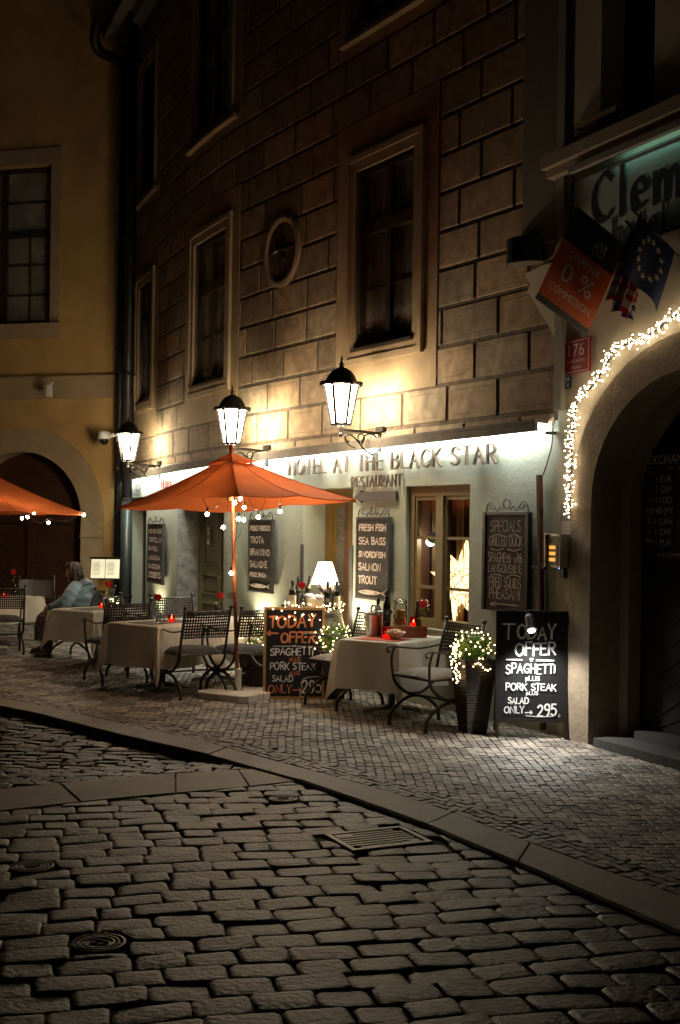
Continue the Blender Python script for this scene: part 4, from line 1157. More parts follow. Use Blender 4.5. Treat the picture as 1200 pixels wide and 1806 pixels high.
# ------------------------------------------------------------------ wall lanterns
LANT = (1.0, .80, .54)
m_lglass = glow('lantern_glass', LANT, 92.0)
def lantern(px, py, label):
    s, z = fs(px, py)
    t = on_wall('wall_lantern', label, 'lantern', s, z, 0, 'wall lanterns over the restaurant')
    Y = -.485; b = .055
    g = MB(); g.lathe([(.088, b + .025), (.158, b + .40)], 6, (0, Y, 0), True, R(0)); gl_ = g.build('glass', m_lglass, t)
    f = MB()
    for k in range(6):
        a = 2 * PI * k / 6; c, s_ = math.cos(a), math.sin(a)
        f.bar((.096 * c, Y + .096 * s_, b + .01), (.170 * c, Y + .170 * s_, b + .41), .030, .022, (c, s_, 0))
    f.lathe([(.086, b + .002), (.10, b), (.106, b + .024), (.09, b + .026)], 6, (0, Y, 0), False); f.build('frame', m_black, t)
    c = MB(); c.lathe([(.10, b + .405), (.185, b + .402), (.190, b + .425), (.155, b + .455), (.135, b + .50), (.10, b + .545), (.055, b + .572), (.025, b + .585), (.022, b + .60), (.032, b + .615), (.015, b + .63), (.008, b + .655), (.012, b + .665), (.003, b + .70)], 18, (0, Y, 0))
    for k in range(12):
        a = 2 * PI * k / 12; c.ball((.182 * math.cos(a), Y + .182 * math.sin(a), b + .418), .040 if k % 2 == 0 else .024, 7, 5, (1, 1, .8))
    c.build('roof', m_black, t, True, R(50))
    a_ = MB(); a_.bar((0, -.01, .0), (0, Y - .02, .018), .018, .026); a_.tube([(0, Y, -.03), (0, Y, b + .02)], .016, 8); a_.bar((-.09, Y, b + .012), (.09, Y, b + .012), .012, .01); a_.bar((0, Y - .09, b + .012), (0, Y + .09, b + .012), .012, .01); a_.ball((0, Y, -.035), .026)
    a_.box((0, -.012, -.06), (.045, .022, .24)); a_.box((.03, -.03, .045), (.13, .03, .05))
    a_.build('arm', m_black, t)
    q = MB()
    def sc_(c_, r0, r1, a0, a1, n=16): return [Vector((0, p.x, p.z)) for p in spiral(c_, r0, r1, a0, a1, n)]
    q.tube(sc_((-.13, -.105), .10, .095, R(-30), R(190)), .009, 5)
    q.tube(sc_((-.24, -.055), .042, .04, R(-160), R(200)), .007, 5)
    q.tube(catmull([(0, -.02, -.16), (0, -.10, -.215), (0, -.20, -.17), (0, -.28, -.09), (0, -.37, -.03), (0, -.43, -.05), (0, -.42, -.10), (0, -.385, -.095)], 5), .009, 5)
    q.tube(catmull([(0, -.10, -.215), (0, -.15, -.25), (0, -.20, -.23)], 5), .006, 5); q.tube(catmull([(0, -.44, -.03), (0, -.40, -.12), (0, -.31, -.16)], 5), .007, 5)
    q.build('scroll', m_black, t, True)
lantern(672, 765, 'largest lit lantern on a scrolled arm between the star medallion and the restaurant sign')
lantern(473, 796, 'lit lantern on a scrolled arm directly above the orange parasol')
lantern(283, 822, 'lit lantern farthest along the wall beside the drainpipes')

# ------------------------------------------------------------------ restaurant lettering
m_letter = mat('pinkish_letter', (.13, .092, .068), .6, var=.15, scale=14)
def sign_text(name, label, text, pl, pr, zb, h, wd, th, off, face_off):
    sl_, sr_ = fS(pl, 820), fS(pr, 820)
    t = on_wall(name, label, 'sign', (sl_ + sr_) / 2, zb, 0)
    mb = MB(); Wd = sl_ - sr_
    letters(mb, text, h, 0, 0, wd, face_off, th, .22, 0, 'c', fit=Wd, nib=.55)
    mb.build('lettering', m_letter, t); 
    pn = MB()
    for i in range(int(Wd / .22)): pn.tube([(-Wd / 2 + .1 + i * .22, face_off + th, h * .5), (-Wd / 2 + .1 + i * .22, 0, h * .5)], .003, 4)
    pn.build('fixing_pin', m_black, t)
sign_text('hotel_lettering', 'tall raised letters HOTEL AT THE BLACK STAR along the pale green wall', 'HOTEL AT THE BLACK STAR', 517, 884, 2.292, .168, .021, .028, 0, -.06)
sign_text('restaurant_lettering', 'short raised word RESTAURANT under the longer sign, above the grey arrow', 'RESTAURANT', 626, 714, 2.125, .108, .015, .018, 0, -.042)
sl_, sr_ = fS(703, 870), fS(629, 870)
ar = on_wall('arrow_sign', 'flat grey arrow sign pointing left under the word RESTAURANT', 'sign', (sl_ + sr_) / 2, 2.02)
wA = abs(sr_ - sl_); mb = MB(); mb.prism([(-wA / 2, 0), (-wA / 2 + .14, -.062), (-wA / 2 + .14, -.045), (wA / 2, -.045), (wA / 2, .05), (-wA / 2 + .14, .05), (-wA / 2 + .14, .066)], (-.035, -.008), 1)
mb.build('arrow', mat('arrow_grey_brown', (.085, .068, .058), .7, var=.1, scale=6), ar)
# faded little sign beyond the parasol
s_, z_ = fs(240, 862)
ls = on_wall('oval_sign', 'small dark lettering under a thin arc at the far end of the green wall', 'sign', s_, z_ - .1)
mb = MB(); letters(mb, 'RESTAURANT', .12, 0, 0, .010, -.02, .008, .18, 0, 'c', fit=.95, nib=.6)
mb.tube([Vector((.36 * math.cos(a), -.03, .22 + .16 * math.sin(a))) for a in [PI * i / 16 for i in range(17)]], .006, 5); mb.box((0, -.03, .19), (.8, .008, .012))
mb.build('lettering', mat('dark_letter', (.06, .055, .05), .6), ls)
s_, z_ = fs(298, 848)
rl = on_wall('red_lettering', 'red raised letters on the green wall half hidden by the orange parasol', 'sign', s_, z_ - .1)
mb = MB(); letters(mb, 'HOTEL', .13, 0, 0, .012, -.035, .012, .2, 0, 'c', fit=.60); mb.build('lettering', mat('sign_red', (.55, .035, .02), .5), rl)

# ------------------------------------------------------------------ menu boards on the wall
m_board = mat('menu_board_brown', (.040, .032, .029), .75, var=.2, scale=10)
m_chalk = mat('chalk_pink', (.74, .62, .54), .8); m_chalkw = mat('chalk_white', (.80, .79, .76), .8); m_chalko = mat('chalk_orange', (.75, .26, .10), .8)
m_beads = mat('grey_rope_edge', (.16, .15, .14), .6)
def menu_board(label, pl, pr, yt, yb, yref, lines, scroll=True, fish=None, frame=m_black, off=.03, text=None, special=False):
    a, b = fS(pl, yref), fS(pr, yref); w = a - b; s = (a + b) / 2
    zt, zb = fs((pl + pr) / 2, yt)[1], fs((pl + pr) / 2, yb)[1]; h = zt - zb
    t = on_wall('menu_board', label, 'menu board', s, zb, off, 'menu boards on the restaurant wall')
    mb = MB(); mb.box((0, -.012, h / 2), (w, .024, h)); mb.build('panel', m_board, t)
    fr = MB(); e = .022
    for xx in (-w / 2, w / 2):
        if special: fr.box((xx, -.015, h / 2), (.035, .05, h + .02))
        else:
            n = int(h / .03)
            for i in range(n): fr.ball((xx - math.copysign(.016, xx), -.03, (i + .5) * h / n), .0105, 5, 4)
            fr.box((xx, -.014, h / 2), (.018, .036, h + .02))
    fr.box((0, -.014, h), (w + .03, .036, .022)); fr.box((0, -.014, 0), (w + .03, .036, .022))
    fr.build('frame', frame if special else mat('rope_frame', (.05, .046, .044), .5), t)
    tx = MB()
    for (txt, rel, hh, ww, al, xx) in lines:
        letters(tx, txt, hh * h, xx * w, rel * h, .0085 if special else (.011 if hh < .06 else .0145), -.0275, 0, .14, .03, al, fit=ww * w)
    for q in (fish or []):
        for st in q:
            pts = catmull([(x * w, -.0278, z * h) for x, z in st], 4)
            for p0, p1 in zip(pts, pts[1:]):
                tx.bar(p0, p1, .001, .010, (0, 1, 0)) if False else tx.tube([p0, p1], .0045, 4)
    tx.build('lettering', text or m_chalk, t)
    if scroll:
        k = MB(); u = w * .5
        def arc(c, r0, r1, a0, a1): k.tube([Vector((p.x, -.015, p.z + h + .01)) for p in spiral(c, r0, r1, R(a0), R(a1), 14)], .006, 5)
        arc((0, .075), .045, .045, 0, 360)
        for sg_ in (-1, 1):
            pts = [(sg_ * .05, .02), (sg_ * u * .30, .055), (sg_ * u * .42, .015), (sg_ * u * .55, .045), (sg_ * u * .75, .095), (sg_ * u * .93, .06), (sg_ * u * .97, .0)]
            k.tube(catmull([(x, -.015, z + h + .01) for x, z in pts], 5), .006, 5)
            pts = [(sg_ * u * .55, .045), (sg_ * u * .7, .03), (sg_ * u * .8, .055), (sg_ * u * .72, .07)]
            k.tube(catmull([(x, -.015, z + h + .01) for x, z in pts], 5), .005, 5)
        k.build('scroll', mat('wrought_iron_grey', (.05, .048, .045), .4, metal=.4), t, True)
    return t, w, h
L = lambda txt, rel, hh, ww, al='l', xx=-.42: (txt, rel, hh, ww, al, xx)
fish = [[[(-.40, .075), (-.2, .10), (.1, .095), (.3, .08), (.42, .105)], [(-.40, .075), (-.2, .055), (.1, .055), (.3, .08), (.42, .05)], [(-.3, .075), (.2, .078)], [(-.2, .09), (.1, .085)], [(-.2, .065), (.1, .068)]]]
menu_board('dark board reading FRESH FISH to TROUT in white hung beside the dining room window', 637, 693, 914, 1056, 985,
           [L('FRESH FISH', .845, .075, .84), L('SEA BASS', .675, .082, .84), L('SWORDFISH', .515, .066, .84), L('SALMON', .35, .085, .70), L('TROUT', .185, .088, .58)], fish=fish)
menu_board('dark board reading PESCE FRESCO to PESCE SPADA in Italian behind the parasol pole', 446, 487, 918, 1043, 980,
           [L('PESCE FRESCO', .86, .06, .84), L('TROTA', .68, .085, .58), L('BRANZINO', .51, .082, .84), L('SALMONE', .34, .085, .74), L('PESCE SPADA', .205, .055, .70)], fish=fish)
menu_board('narrow board listing TORTELLINI to DESSERTS hung farthest along the green wall', 267, 294, 925, 1028, 975,
           [L('HOMEMADE', .85, .065, .84), L('TORTELLINI', .70, .07, .84), L('RAVIOLI', .55, .075, .60), L('LASAGNA', .395, .07, .74), L('GNOCCHI', .245, .07, .76), L('DESSERTS', .09, .085, .80)])
sw = [[[(-.30, .765), (-.2, .785), (-.06, .765)], [(.06, .765), (.2, .785), (.30, .765)], [(-.34, .635), (-.2, .615), (-.05, .635)], [(.05, .635), (.2, .615), (.36, .64)], [(-.34, .35), (-.2, .365), (-.04, .345)], [(.04, .345), (.2, .37), (.36, .35)],
       [(.33, .055), (.0, .058), (-.30, .055)], [(-.20, .08), (-.28, .065), (-.33, .055), (-.28, .04), (-.19, .03)]]]
t_, _, _ = menu_board('dark SPECIALS board with scrolled iron top listing duck, spaghetti and pheasant', 863, 939, 906, 1076, 990,
           [L('SPECIALS', .815, .112, .70, 'c', 0), L('GRiLLED DUCK', .665, .10, .78, 'c', 0), L('SPAGHEtti wIth', .495, .098, .80, 'c', 0), L('LANGOUStINE', .39, .085, .78, 'c', 0), L('FRIED SQUIDS', .235, .105, .74, 'c', 0), L('PHEASANt', .115, .105, .72, 'c', 0)],
           fish=sw, special=True, text=mat('chalk_faded', (.48, .41, .36), .8))

# small uplights washing the wall under three of the boards
for px, py, lab, e in ((641, 1078, 'small uplight washing the wall under the FRESH FISH board', 45), (468, 1075, 'small uplight washing the wall under the PESCE FRESCO board', 45), (284, 1062, 'small uplight washing the wall under the narrow TORTELLINI board', 40)):
    s, z = fs(px, py); t = on_wall('wall_uplight', lab, 'lamp', s, z - .30, 0, 'uplights under the menu boards')
    mb = MB(); mb.lathe([(.028, -.05), (.034, .03), (.030, .032), (.026, .0)], 10, (0, -.14, 0)); mb.tube([(0, -.14, -.05), (0, -.06, -.08), (0, 0, -.08)], .01, 6); mb.build('can', m_black, t)
    mb = MB(); mb.lathe([(.024, .020), (.001, .021)], 10, (0, -.14, 0)); mb.build('bulb', glow('uplight_glow', (1, .82, .5), 30), t)
    l = bpy.data.lights.new('uplight', 'SPOT'); l.energy = e; l.color = (1, .84, .55); l.spot_size = R(115); l.spot_blend = .8; l.shadow_soft_size = .02
    o = bpy.data.objects.new('uplight_light', l); col.objects.link(o); o.parent = t; o.location = (0, -.14, .04); o.rotation_euler = (R(180 - 12), 0, 0)

# ------------------------------------------------------------------ parasols
m_canvas = mat('orange_canvas', (.66, .15, .036), .85, var=.10, scale=5, bump=1.0, bscale=7, sss=.34)
m_polewood = mat('varnished_wood', (.27, .085, .03), .35, var=.3, scale=8, stretch=(6, 6, .6))
m_slab = mat('pale_concrete', (.66, .60, .50), .85, var=.15, scale=12, bump=.4, bscale=50, stain=(.22, .18, .13), stain_amt=.5, stain_scale=4)
def parasol(label, base, apex, corners, mids, pole_r=.021):
    t = thing('parasol', label, 'parasol', base, 0, 'orange parasols over the tables')
    o = Vector(base); apex = Vector(apex) - o; cs_ = [Vector(c) - o for c in corners]; ms = [Vector(m) - o for m in mids]
    rim = []
    for c, m in zip(cs_, ms): rim += [c, m]
    N = len(rim); mb = MB(); K = 6; cols = []
    capr = .16
    for i in range(N):
        r_ = rim[i]; line = []
        for k in range(K + 1):
            u = capr + (1 - capr) * k / K
            p = apex + (r_ - apex) * u; p = p + Vector((0, 0, -.05 * math.sin(PI * u) * (1 if i % 2 else .6))); line.append(p)
        cols.append(line)
    sub = 4; grid = []
    for i in range(N):
        A, B = cols[i], cols[(i + 1) % N]
        for q in range(sub):
            f = q / sub
            grid.append([A[k] + (B[k] - A[k]) * f + Vector((0, 0, -.018 * math.sin(PI * f) * k / K)) for k in range(K + 1)])
    ids = [[mb.vert(p) for p in line] for line in grid]
    for i in range(len(ids)):
        A, B = ids[i], ids[(i + 1) % len(ids)]
        for k in range(K): mb.face((A[k], A[k + 1], B[k + 1], B[k]))
    # a narrow turned hem
    hem = [mb.vert(l[-1] + Vector((0, 0, -.010))) for l in grid]
    for i in range(len(ids)): mb.face((ids[i][-1], hem[i], hem[(i + 1) % len(ids)], ids[(i + 1) % len(ids)][-1]))
    can = mb.build('canopy', m_canvas, t, True, R(12))
    sm_ = MB()
    for i in range(N): sm_.tube([p + Vector((0, 0, .003)) for p in cols[i]], .0045 if i % 2 == 0 else .003, 4)
    sm_.build('seam', m_canvas, can)
    v = MB(); top = v.vert(apex + Vector((0, 0, .03))); rr = [v.vert(apex + (r_ - apex) * .22 + Vector((0, 0, .025))) for r_ in rim]
    for i in range(N): v.face((top, rr[i], rr[(i + 1) % N]))
    v.build('vent', m_canvas, can)
    rb = MB()
    hub = apex * .8 if False else apex + Vector((0, 0, -.42)); hub2 = apex + Vector((0, 0, -.05))
    for r_ in rim[::2]:
        rb.tube([hub2, hub2 + (r_ - hub2) * .5 + Vector((0, 0, -.05)), r_ + Vector((0, 0, -.02))], .010, 5)
        rb.tube([hub, hub2 + (r_ - hub2) * .52 + Vector((0, 0, -.06))], .009, 5)
    rb.build('rib', m_polewood, t)
    hb = MB(); dr_ = (apex).normalized(); hb.tube([hub - dr_ * .03, hub + dr_ * .04], .04, 10); hb.tube([hub2 - dr_ * .04, hub2 + dr_ * .03], .04, 10); hb.build('hub', m_polewood, t, True)
    pl = MB(); pl.tube([apex * (.12 / apex.z), apex * .5, apex + Vector((0, 0, .05))], pole_r, 10); pl.build('pole', m_polewood, t, True)
    fl = MB(); fl.ball(apex + Vector((0, 0, .075)), .03, 8, 6); fl.build('finial', m_polewood, t, True)
    sk = MB(); sk.lathe([(.032, .07), (.032, .26), (.036, .262), (.036, .285), (.026, .29)], 12); sk.tube([(.03, 0, .24), (.06, 0, .24)], .008, 6); sk.build('socket', m_slab, t, True, R(40))
    bs = MB(); 
    for sx in (-1, 1):
        for sy in (-1, 1):
            a, g = .315, .004; c = .07
            pts = [(sx * g, sy * g), (sx * a, sy * g), (sx * a, sy * (a - c)), (sx * (a - c), sy * a), (sx * g, sy * a)]
            if sx * sy < 0: pts = pts[::-1]
            q = [(x * .985 + sx * .002, y * .985 + sy * .002) for x, y in pts]
            lo = [bs.vert((x, y, .0)) for x, y in pts]; hi = [bs.vert((x, y, .062)) for x, y in pts]; tp = [bs.vert((x, y, .07)) for x, y in [(sx * .02 + (x - sx * .02) * .97, sy * .02 + (y - sy * .02) * .97) for x, y in pts]]
            for i in range(5): j = (i + 1) % 5; bs.face((lo[i], lo[j], hi[j], hi[i])); bs.face((hi[i], hi[j], tp[j], tp[i]))
            bs.face(tp)
    b_ = bs.build('base_slab', m_slab, t); b_.rotation_euler = (0, 0, R(-33))
    return t
b1 = G(420, 1230); b1.z = 0
A_, C_, D_, E_ = P(207, 896, 12.3), P(422, 873, 10.4), P(628, 881, 11.1), Vector((-1.18, 13.2, 1.86))
mid = lambda p, q, dz: (p + q) / 2 + Vector((0, 0, dz))
ap1 = P(408, 803, 11.75)
parasol('orange parasol in front of the restaurant with its pole standing in a pale slab base', b1, ap1, [A_, C_, D_, E_],
        [P(315, 872, 11.3), mid(C_, D_, .02), mid(D_, E_, .02), mid(E_, A_, .02)])
b2 = Vector((-4.75, 15.6, 0)); ap2 = Vector((-4.75, 15.6, 2.42))
k2 = [P(150, 907, 15.2), Vector((-4.5, 17.2, 1.83)), Vector((-6.1, 15.8, 1.84)), Vector((-4.75, 14.1, 1.86))]
parasol('orange parasol at the left edge of the photo, half cut off', b2, ap2, k2, [mid(k2[i], k2[(i + 1) % 4], .02) for i in range(4)])

def bulbs(label, pts, links, wire_from):
    t = thing('string_lights', label, 'string lights', pts[0], 0, 'strings of bulbs under the parasols'); o = Vector(pts[0])
    wm = MB()
    for a, b, sag in links:
        a, b = Vector(a) - o, Vector(b) - o
        wm.tube([a + (b - a) * (i / 8) - Vector((0, 0, sag * math.sin(PI * i / 8))) for i in range(9)], .0035, 4)
    cb = MB()
    for p in pts:
        p = Vector(p) - o; wm.tube([p + Vector((0, 0, .02)), p + Vector((0, 0, .06))], .011, 6)
    wm.build('cable', m_black, t)
    me = None
    for p in pts:
        if me is None:
            b_ = MB(); b_.ball((0, 0, 0), .018, 10, 7); ob = b_.build('bulb', glow('bulb_glow', (1, .80, .52), 150), t, True); me = ob.data
        else:
            ob = bpy.data.objects.new('bulb', me); col.objects.link(ob); ob.parent = t
        ob.location = Vector(p) - o
bp = [P(366, 907, 11.0), P(394, 930, 11.5), P(456, 912, 11.3), P(494, 902, 11.3), P(414, 887, 11.66), P(424, 880, 11.7), P(431, 895, 11.6), P(421, 915, 11.6), P(430, 917, 11.65), P(408, 1011, 11.64)]
up = lambda p, dz: Vector(p) + Vector((0, 0, dz))
bulbs('lit white bulbs on dark cable strung round the pole of the nearer orange parasol', bp,
      [(P(357, 877, 11.1), up(bp[0], .06), 0), (P(392, 880, 11.2), up(bp[0], .06), .05), (up(bp[1], .05), P(404, 945, 11.6), .02), (P(404, 945, 11.6), P(424, 942, 11.6), .05), (P(424, 942, 11.6), up(bp[8], .05), .0),
       (P(438, 878, 11.2), up(bp[2], .06), .03), (P(470, 880, 11.25), up(bp[2], .06), .03), (P(488, 881, 11.25), up(bp[3], .06), .01), (P(497, 881, 11.25), up(bp[3], .06), .01), (up(bp[5], .03), up(bp[4], .04), .03), (up(bp[6], .04), up(bp[7], .05), .05), (up(bp[7], .04), up(bp[9], .05), .02), (P(404, 880, 11.7), P(398, 925, 11.6), .0)], None)
b3 = [P(1, 897, 15.0), P(39, 914, 15.0), P(49, 912, 15.1), P(86, 922, 14.9), P(148, 908, 15.15), P(60, 905, 15.8)]
bulbs('lit white bulbs hanging below the orange parasol at the left edge', b3, [(up(b3[0], .05), up(b3[1], .06), .06), (up(b3[1], .06), up(b3[2], .06), .02), (up(b3[2], .06), up(b3[3], .06), .10), (up(b3[3], .06), up(b3[4], .05), .08), (up(b3[4], .05), P(206, 902, 18.9), .25), (up(b3[2], .06), up(b3[5], .05), .03)], None)
# ------------------------------------------------------------------ wrought iron chairs
m_iron_c = mat('chair_iron', (.018, .016, .015), .38, var=.2, scale=30)
m_cush_d = mat('dark_cushion', (.022, .020, .019), .9, bump=.4, bscale=60)
m_cush_g = mat('grey_cushion', (.20, .18, .155), .9, var=.1, scale=12, bump=.4, bscale=60)
CH_W, CH_D = .25, .235
def make_chair(label, cushion):
    """faces local +y, origin on the ground"""
    t = thing('iron_chair', label, 'chair', (0, 0, 0), 0, 'wrought iron chairs at the tables')
    w, d = CH_W, CH_D
    for sx in (-1, 1):
        x = sx * w; mb = MB()
        # lower arch that stands on two feet, upper bowl that carries the seat
        lo = [Vector((x, -d - .04, 0)), Vector((x, -d - .025, .10)), Vector((x, -d * .62, .195)), Vector((x, 0, .238)), Vector((x, d * .62, .195)), Vector((x, d + .025, .10)), Vector((x, d + .04, 0))]
        mb.tube(catmull(lo, 5), .0155, 7)
        for yy in (-d - .04, d + .04): mb.lathe([(.018, 0), (.018, .02), (.013, .024)], 8, (x, yy, 0))
        upb = [Vector((x, -d - .02, .47)), Vector((x, -d + .02, .36)), Vector((x, -d * .45, .275)), Vector((x, 0, .252)), Vector((x, d * .45, .275)), Vector((x, d - .02, .36)), Vector((x, d + .01, .44))]
        mb.tube(catmull(upb, 5), .0145, 7); mb.ball((x, 0, .246), .022)
        mb.build('leg', m_iron_c, t, True)
        ar = MB()
        ar.tube(catmull([(x, d + .01, .44), (x * 1.04, d + .02, .55), (x * 1.06, d + .0, .64), (x * 1.06, d - .02, .665)], 4), .011, 6)
        ar.tube(catmull([(x * 1.06, d + .035, .625), (x * 1.06, d + .062, .635), (x * 1.06, d + .055, .665), (x * 1.06, d - .0, .672), (x * 1.05, d - .15, .655), (x * 1.02, -d * .3, .645), (x, -d - .055, .67)], 5), .0085, 6)
        ar.build('armrest', m_iron_c, t, True)
        po = MB(); p0, p1 = Vector((x, -d - .0, .42)), Vector((x, -d - .115, .885))
        po.tube([p0, p0 + (p1 - p0) * .5 + Vector((0, .006, 0)), p1], .013, 7); po.ball(p1 + Vector((0, -.004, .014)), .022); po.build('post', m_iron_c, t, True)
    st = MB(); st.tube([(-w, 0, .245), (w, 0, .245)], .010, 6); st.build('stretcher', m_iron_c, t)
    fr = MB()
    for p, q in (((-w, -d, .43), (w, -d, .43)), ((-w, d, .43), (w, d, .43)), ((-w, -d, .43), (-w, d, .43)), ((w, -d, .43), (w, d, .43))): fr.tube([p, q], .011, 6)
    for i in range(5): fr.tube([(-w + .1 * i + .05, -d, .43), (-w + .1 * i + .05, d, .43)], .006, 4)
    fr.build('seat_frame', m_iron_c, t)
    # basket-work back: a bowed sheet of straps with square holes
    bk = MB(); nx, nz = 18, 9
    def bp_(u, v):                                      # u across -1..1, v up 0..1
        zz = .60 + .265 * v; y = -d - .115 * (zz - .42) / .465 - .035 * (1 - u * u); sag = .02 * (1 - u * u) if v > .99 else 0
        return Vector((u * (w - .012), y, zz + .012 * (1 - u * u) * (v - .5) * -1))
    hw = .56
    for i in range(nx + 1):
        u0, u1 = -1 + 2 * (i - hw * .5) / nx, -1 + 2 * (i + hw * .5) / nx
        u0, u1 = max(-1, u0), min(1, u1); off = Vector((0, .002, 0))
        for j in range(3):
            v0, v1 = j / 3, (j + 1) / 3; bk.poly([bp_(u0, v0) + off, bp_(u0, v1) + off, bp_(u1, v1) + off, bp_(u1, v0) + off])
    for j in range(nz + 1):
        v0, v1 = max(0, (j - hw * .5) / nz), min(1, (j + hw * .5) / nz)
        for i in range(10):
            u0, u1 = -1 + 2 * i / 10, -1 + 2 * (i + 1) / 10; bk.poly([bp_(u0, v0), bp_(u0, v1), bp_(u1, v1), bp_(u1, v0)])
    for v in (0, 1): bk.tube([bp_(-1 + 2 * i / 10, v) for i in range(11)], .008, 5)
    bk.build('backrest', m_iron_c, t)
    cu = MB(); n = 8; W_, D_ = w + .005, d + .005
    def top(u, v): 
        e = (1 - u ** 4) * (1 - v ** 4); tuft = .006 * math.cos(u * 5) * math.cos(v * 5)
        return Vector((u * W_ * (1 - .03 * v * v), v * D_ * (1 - .03 * u * u), .447 + .045 * e ** .6 - tuft * e))
    idx = [[cu.vert(top(-1 + 2 * i / n, -1 + 2 * j / n)) for j in range(n + 1)] for i in range(n + 1)]
    bot = [[cu.vert(((-1 + 2 * i / n) * W_, (-1 + 2 * j / n) * D_, .441)) for j in range(n + 1)] for i in range(n + 1)]
    for i in range(n):
        for j in range(n):
            cu.face((idx[i][j], idx[i + 1][j], idx[i + 1][j + 1], idx[i][j + 1])); cu.face((bot[i][j], bot[i][j + 1], bot[i + 1][j + 1], bot[i + 1][j]))
    for i in range(n):
        for e in (0, n): cu.face((idx[i][e], idx[i + 1][e], bot[i + 1][e], bot[i][e])); cu.face((idx[e][i], idx[e][i + 1], bot[e][i + 1], bot[e][i]))
    cu.build('cushion', cushion, t, True, R(50))
    return t
def frz(fx, fy): return math.atan2(fy, fx) - PI / 2
ch_d = make_chair('black iron chair nearest the viewer, its pierced back towards us at the front table', m_cush_d)
ch_d.location = (-1.47, 11.92, 0); ch_d.rotation_euler = (0, 0, frz(-.56, .83))
def chair(x, y, fx, fy, label, src=None): return dup(src or ch_d, (x, y, 0), frz(fx, fy), label)
chair(-2.40, 12.85, -.53, .85, 'black iron chair between the two left tables, its back to the viewer')
chair(-1.78, 13.35, .40, -.90, 'iron chair on the far side of the front table, behind its red candle')
chair(-.98, 12.15, -.62, .78, 'iron chair half hidden behind the parasol pole with fairy lights shining through its back')
chair(-2.25, 13.45, .95, -.25, 'iron chair seen edge-on behind the front table, only its posts and ball finials showing')
chair(-4.38, 15.5, -.35, .95, 'iron chair at the left edge of the photo, its back to the viewer')
chair(-4.35, 17.2, .3, -.95, 'thin dark chair at the far side of the leftmost table by the brown gate')
CHP = Vector((-3.29, 15.15, 0))
chair(CHP.x, CHP.y, -.95, .30, 'iron chair in which the woman in the blue jacket sits')
ch_g = make_chair('iron chair with a grey cushion beside the right table, planter behind it', m_cush_g)
ch_g.location = (.82, 10.25, 0); ch_g.rotation_euler = (0, 0, frz(-.82, -.57))
chair(.06, 11.36, -.80, -.60, 'iron chair with grey cushion between the left chalkboard and the right table', ch_g)

# ------------------------------------------------------------------ tables under cloths
m_cloth = mat('white_tablecloth', (.88, .81, .68), .9, var=.04, scale=6, bump=.9, bscale=8, sss=.45)
m_tmetal = mat('table_steel', (.32, .30, .27), .3, metal=.9)
def table(x, y, ang, hx, hy, zt, label, clabel, ov=.34, seed=1, pedestal=True):
    t = thing('pedestal_table', label, 'table', (x, y, 0), ang, 'cloth covered tables')
    mb = MB(); mb.box((0, 0, zt - .02), (hx * 2 - .01, hy * 2 - .01, .028)); mb.build('tabletop', mat('table_wood', (.12, .07, .04), .5), t)
    mb = MB(); mb.tube([(0, 0, .03), (0, 0, zt - .035)], .035, 12); mb.build('column', m_tmetal, t, True)
    mb = MB()
    for k in range(4):
        a = PI / 4 + k * PI / 2; mb.tube([(0.03 * math.cos(a), .03 * math.sin(a), .05), (.16 * math.cos(a), .16 * math.sin(a), .035), (.27 * math.cos(a), .27 * math.sin(a), .014)], [.028, .022, .013], 8)
    mb.build('foot', m_tmetal, t, True)
    r2 = random.Random(seed); n = 44; cl = MB(); idx = {}
    ph = [r2.uniform(0, 6) for _ in range(8)]
    def pos(u, v):
        ex, ey = max(abs(u) - hx, 0), max(abs(v) - hy, 0); sx, sy = (1 if u > 0 else -1), (1 if v > 0 else -1)
        z = zt + .002
        if ex == 0 and ey == 0: return Vector((u, v, z + .0015 * math.sin(u * 9 + ph[0]) * math.sin(v * 8)))
        if ex and not ey:
            rp = (.010 + .095 * (ex / ov) ** 1.3) * (.5 + .5 * math.sin(v * 12 + ph[1] + .8 * math.sin(v * 5 + ph[3]))) * min(1, ex / .08)
            return Vector((sx * (hx + .012 + rp + ex * .05), v * (1 + ex * .03), z - ex * .998))
        if ey and not ex:
            rp = (.010 + .095 * (ey / ov) ** 1.3) * (.5 + .5 * math.sin(u * 12 + ph[2] + .8 * math.sin(u * 5 + ph[4]))) * min(1, ey / .08)
            return Vector((u * (1 + ey * .03), sy * (hy + .012 + rp + ey * .05), z - ey * .998))
        m = math.hypot(ex, ey); a = math.atan2(ey, ex); k = math.sin(2 * a)
        # the spare cloth of the corner hangs as a pointed fold
        drop = min(max(ex, ey) + .42 * min(ex, ey), zt - .03); outw = .012 + .055 * drop + k * .10 * m
        return Vector((sx * (hx + outw * math.cos(a) + .03 * k), sy * (hy + outw * math.sin(a) + .03 * k), z - drop * .995))
    us = sorted({-hx - ov + (2 * hx + 2 * ov) * i / n for i in range(n + 1)} | {-hx, hx, -hx - .02, hx + .02}); vs_ = sorted({-hy - ov + (2 * hy + 2 * ov) * i / n for i in range(n + 1)} | {-hy, hy, -hy - .02, hy + .02})
    for i, u in enumerate(us):
        for j, v in enumerate(vs_): idx[i, j] = cl.vert(pos(u, v))
    for i in range(len(us) - 1):
        for j in range(len(vs_) - 1): cl.face((idx[i, j], idx[i + 1, j], idx[i + 1, j + 1], idx[i, j + 1]))
    o = cl.build('tablecloth', m_cloth, None, True, R(60)); o.location = (x, y, 0); o.rotation_euler = (0, 0, ang)
    tag(o, clabel, 'tablecloth', 'white tablecloths')
    return t
TZ = .685
A1 = math.atan2(.63, -.777) - PI    # local +x runs along (.777,-.63), local +y into the wall
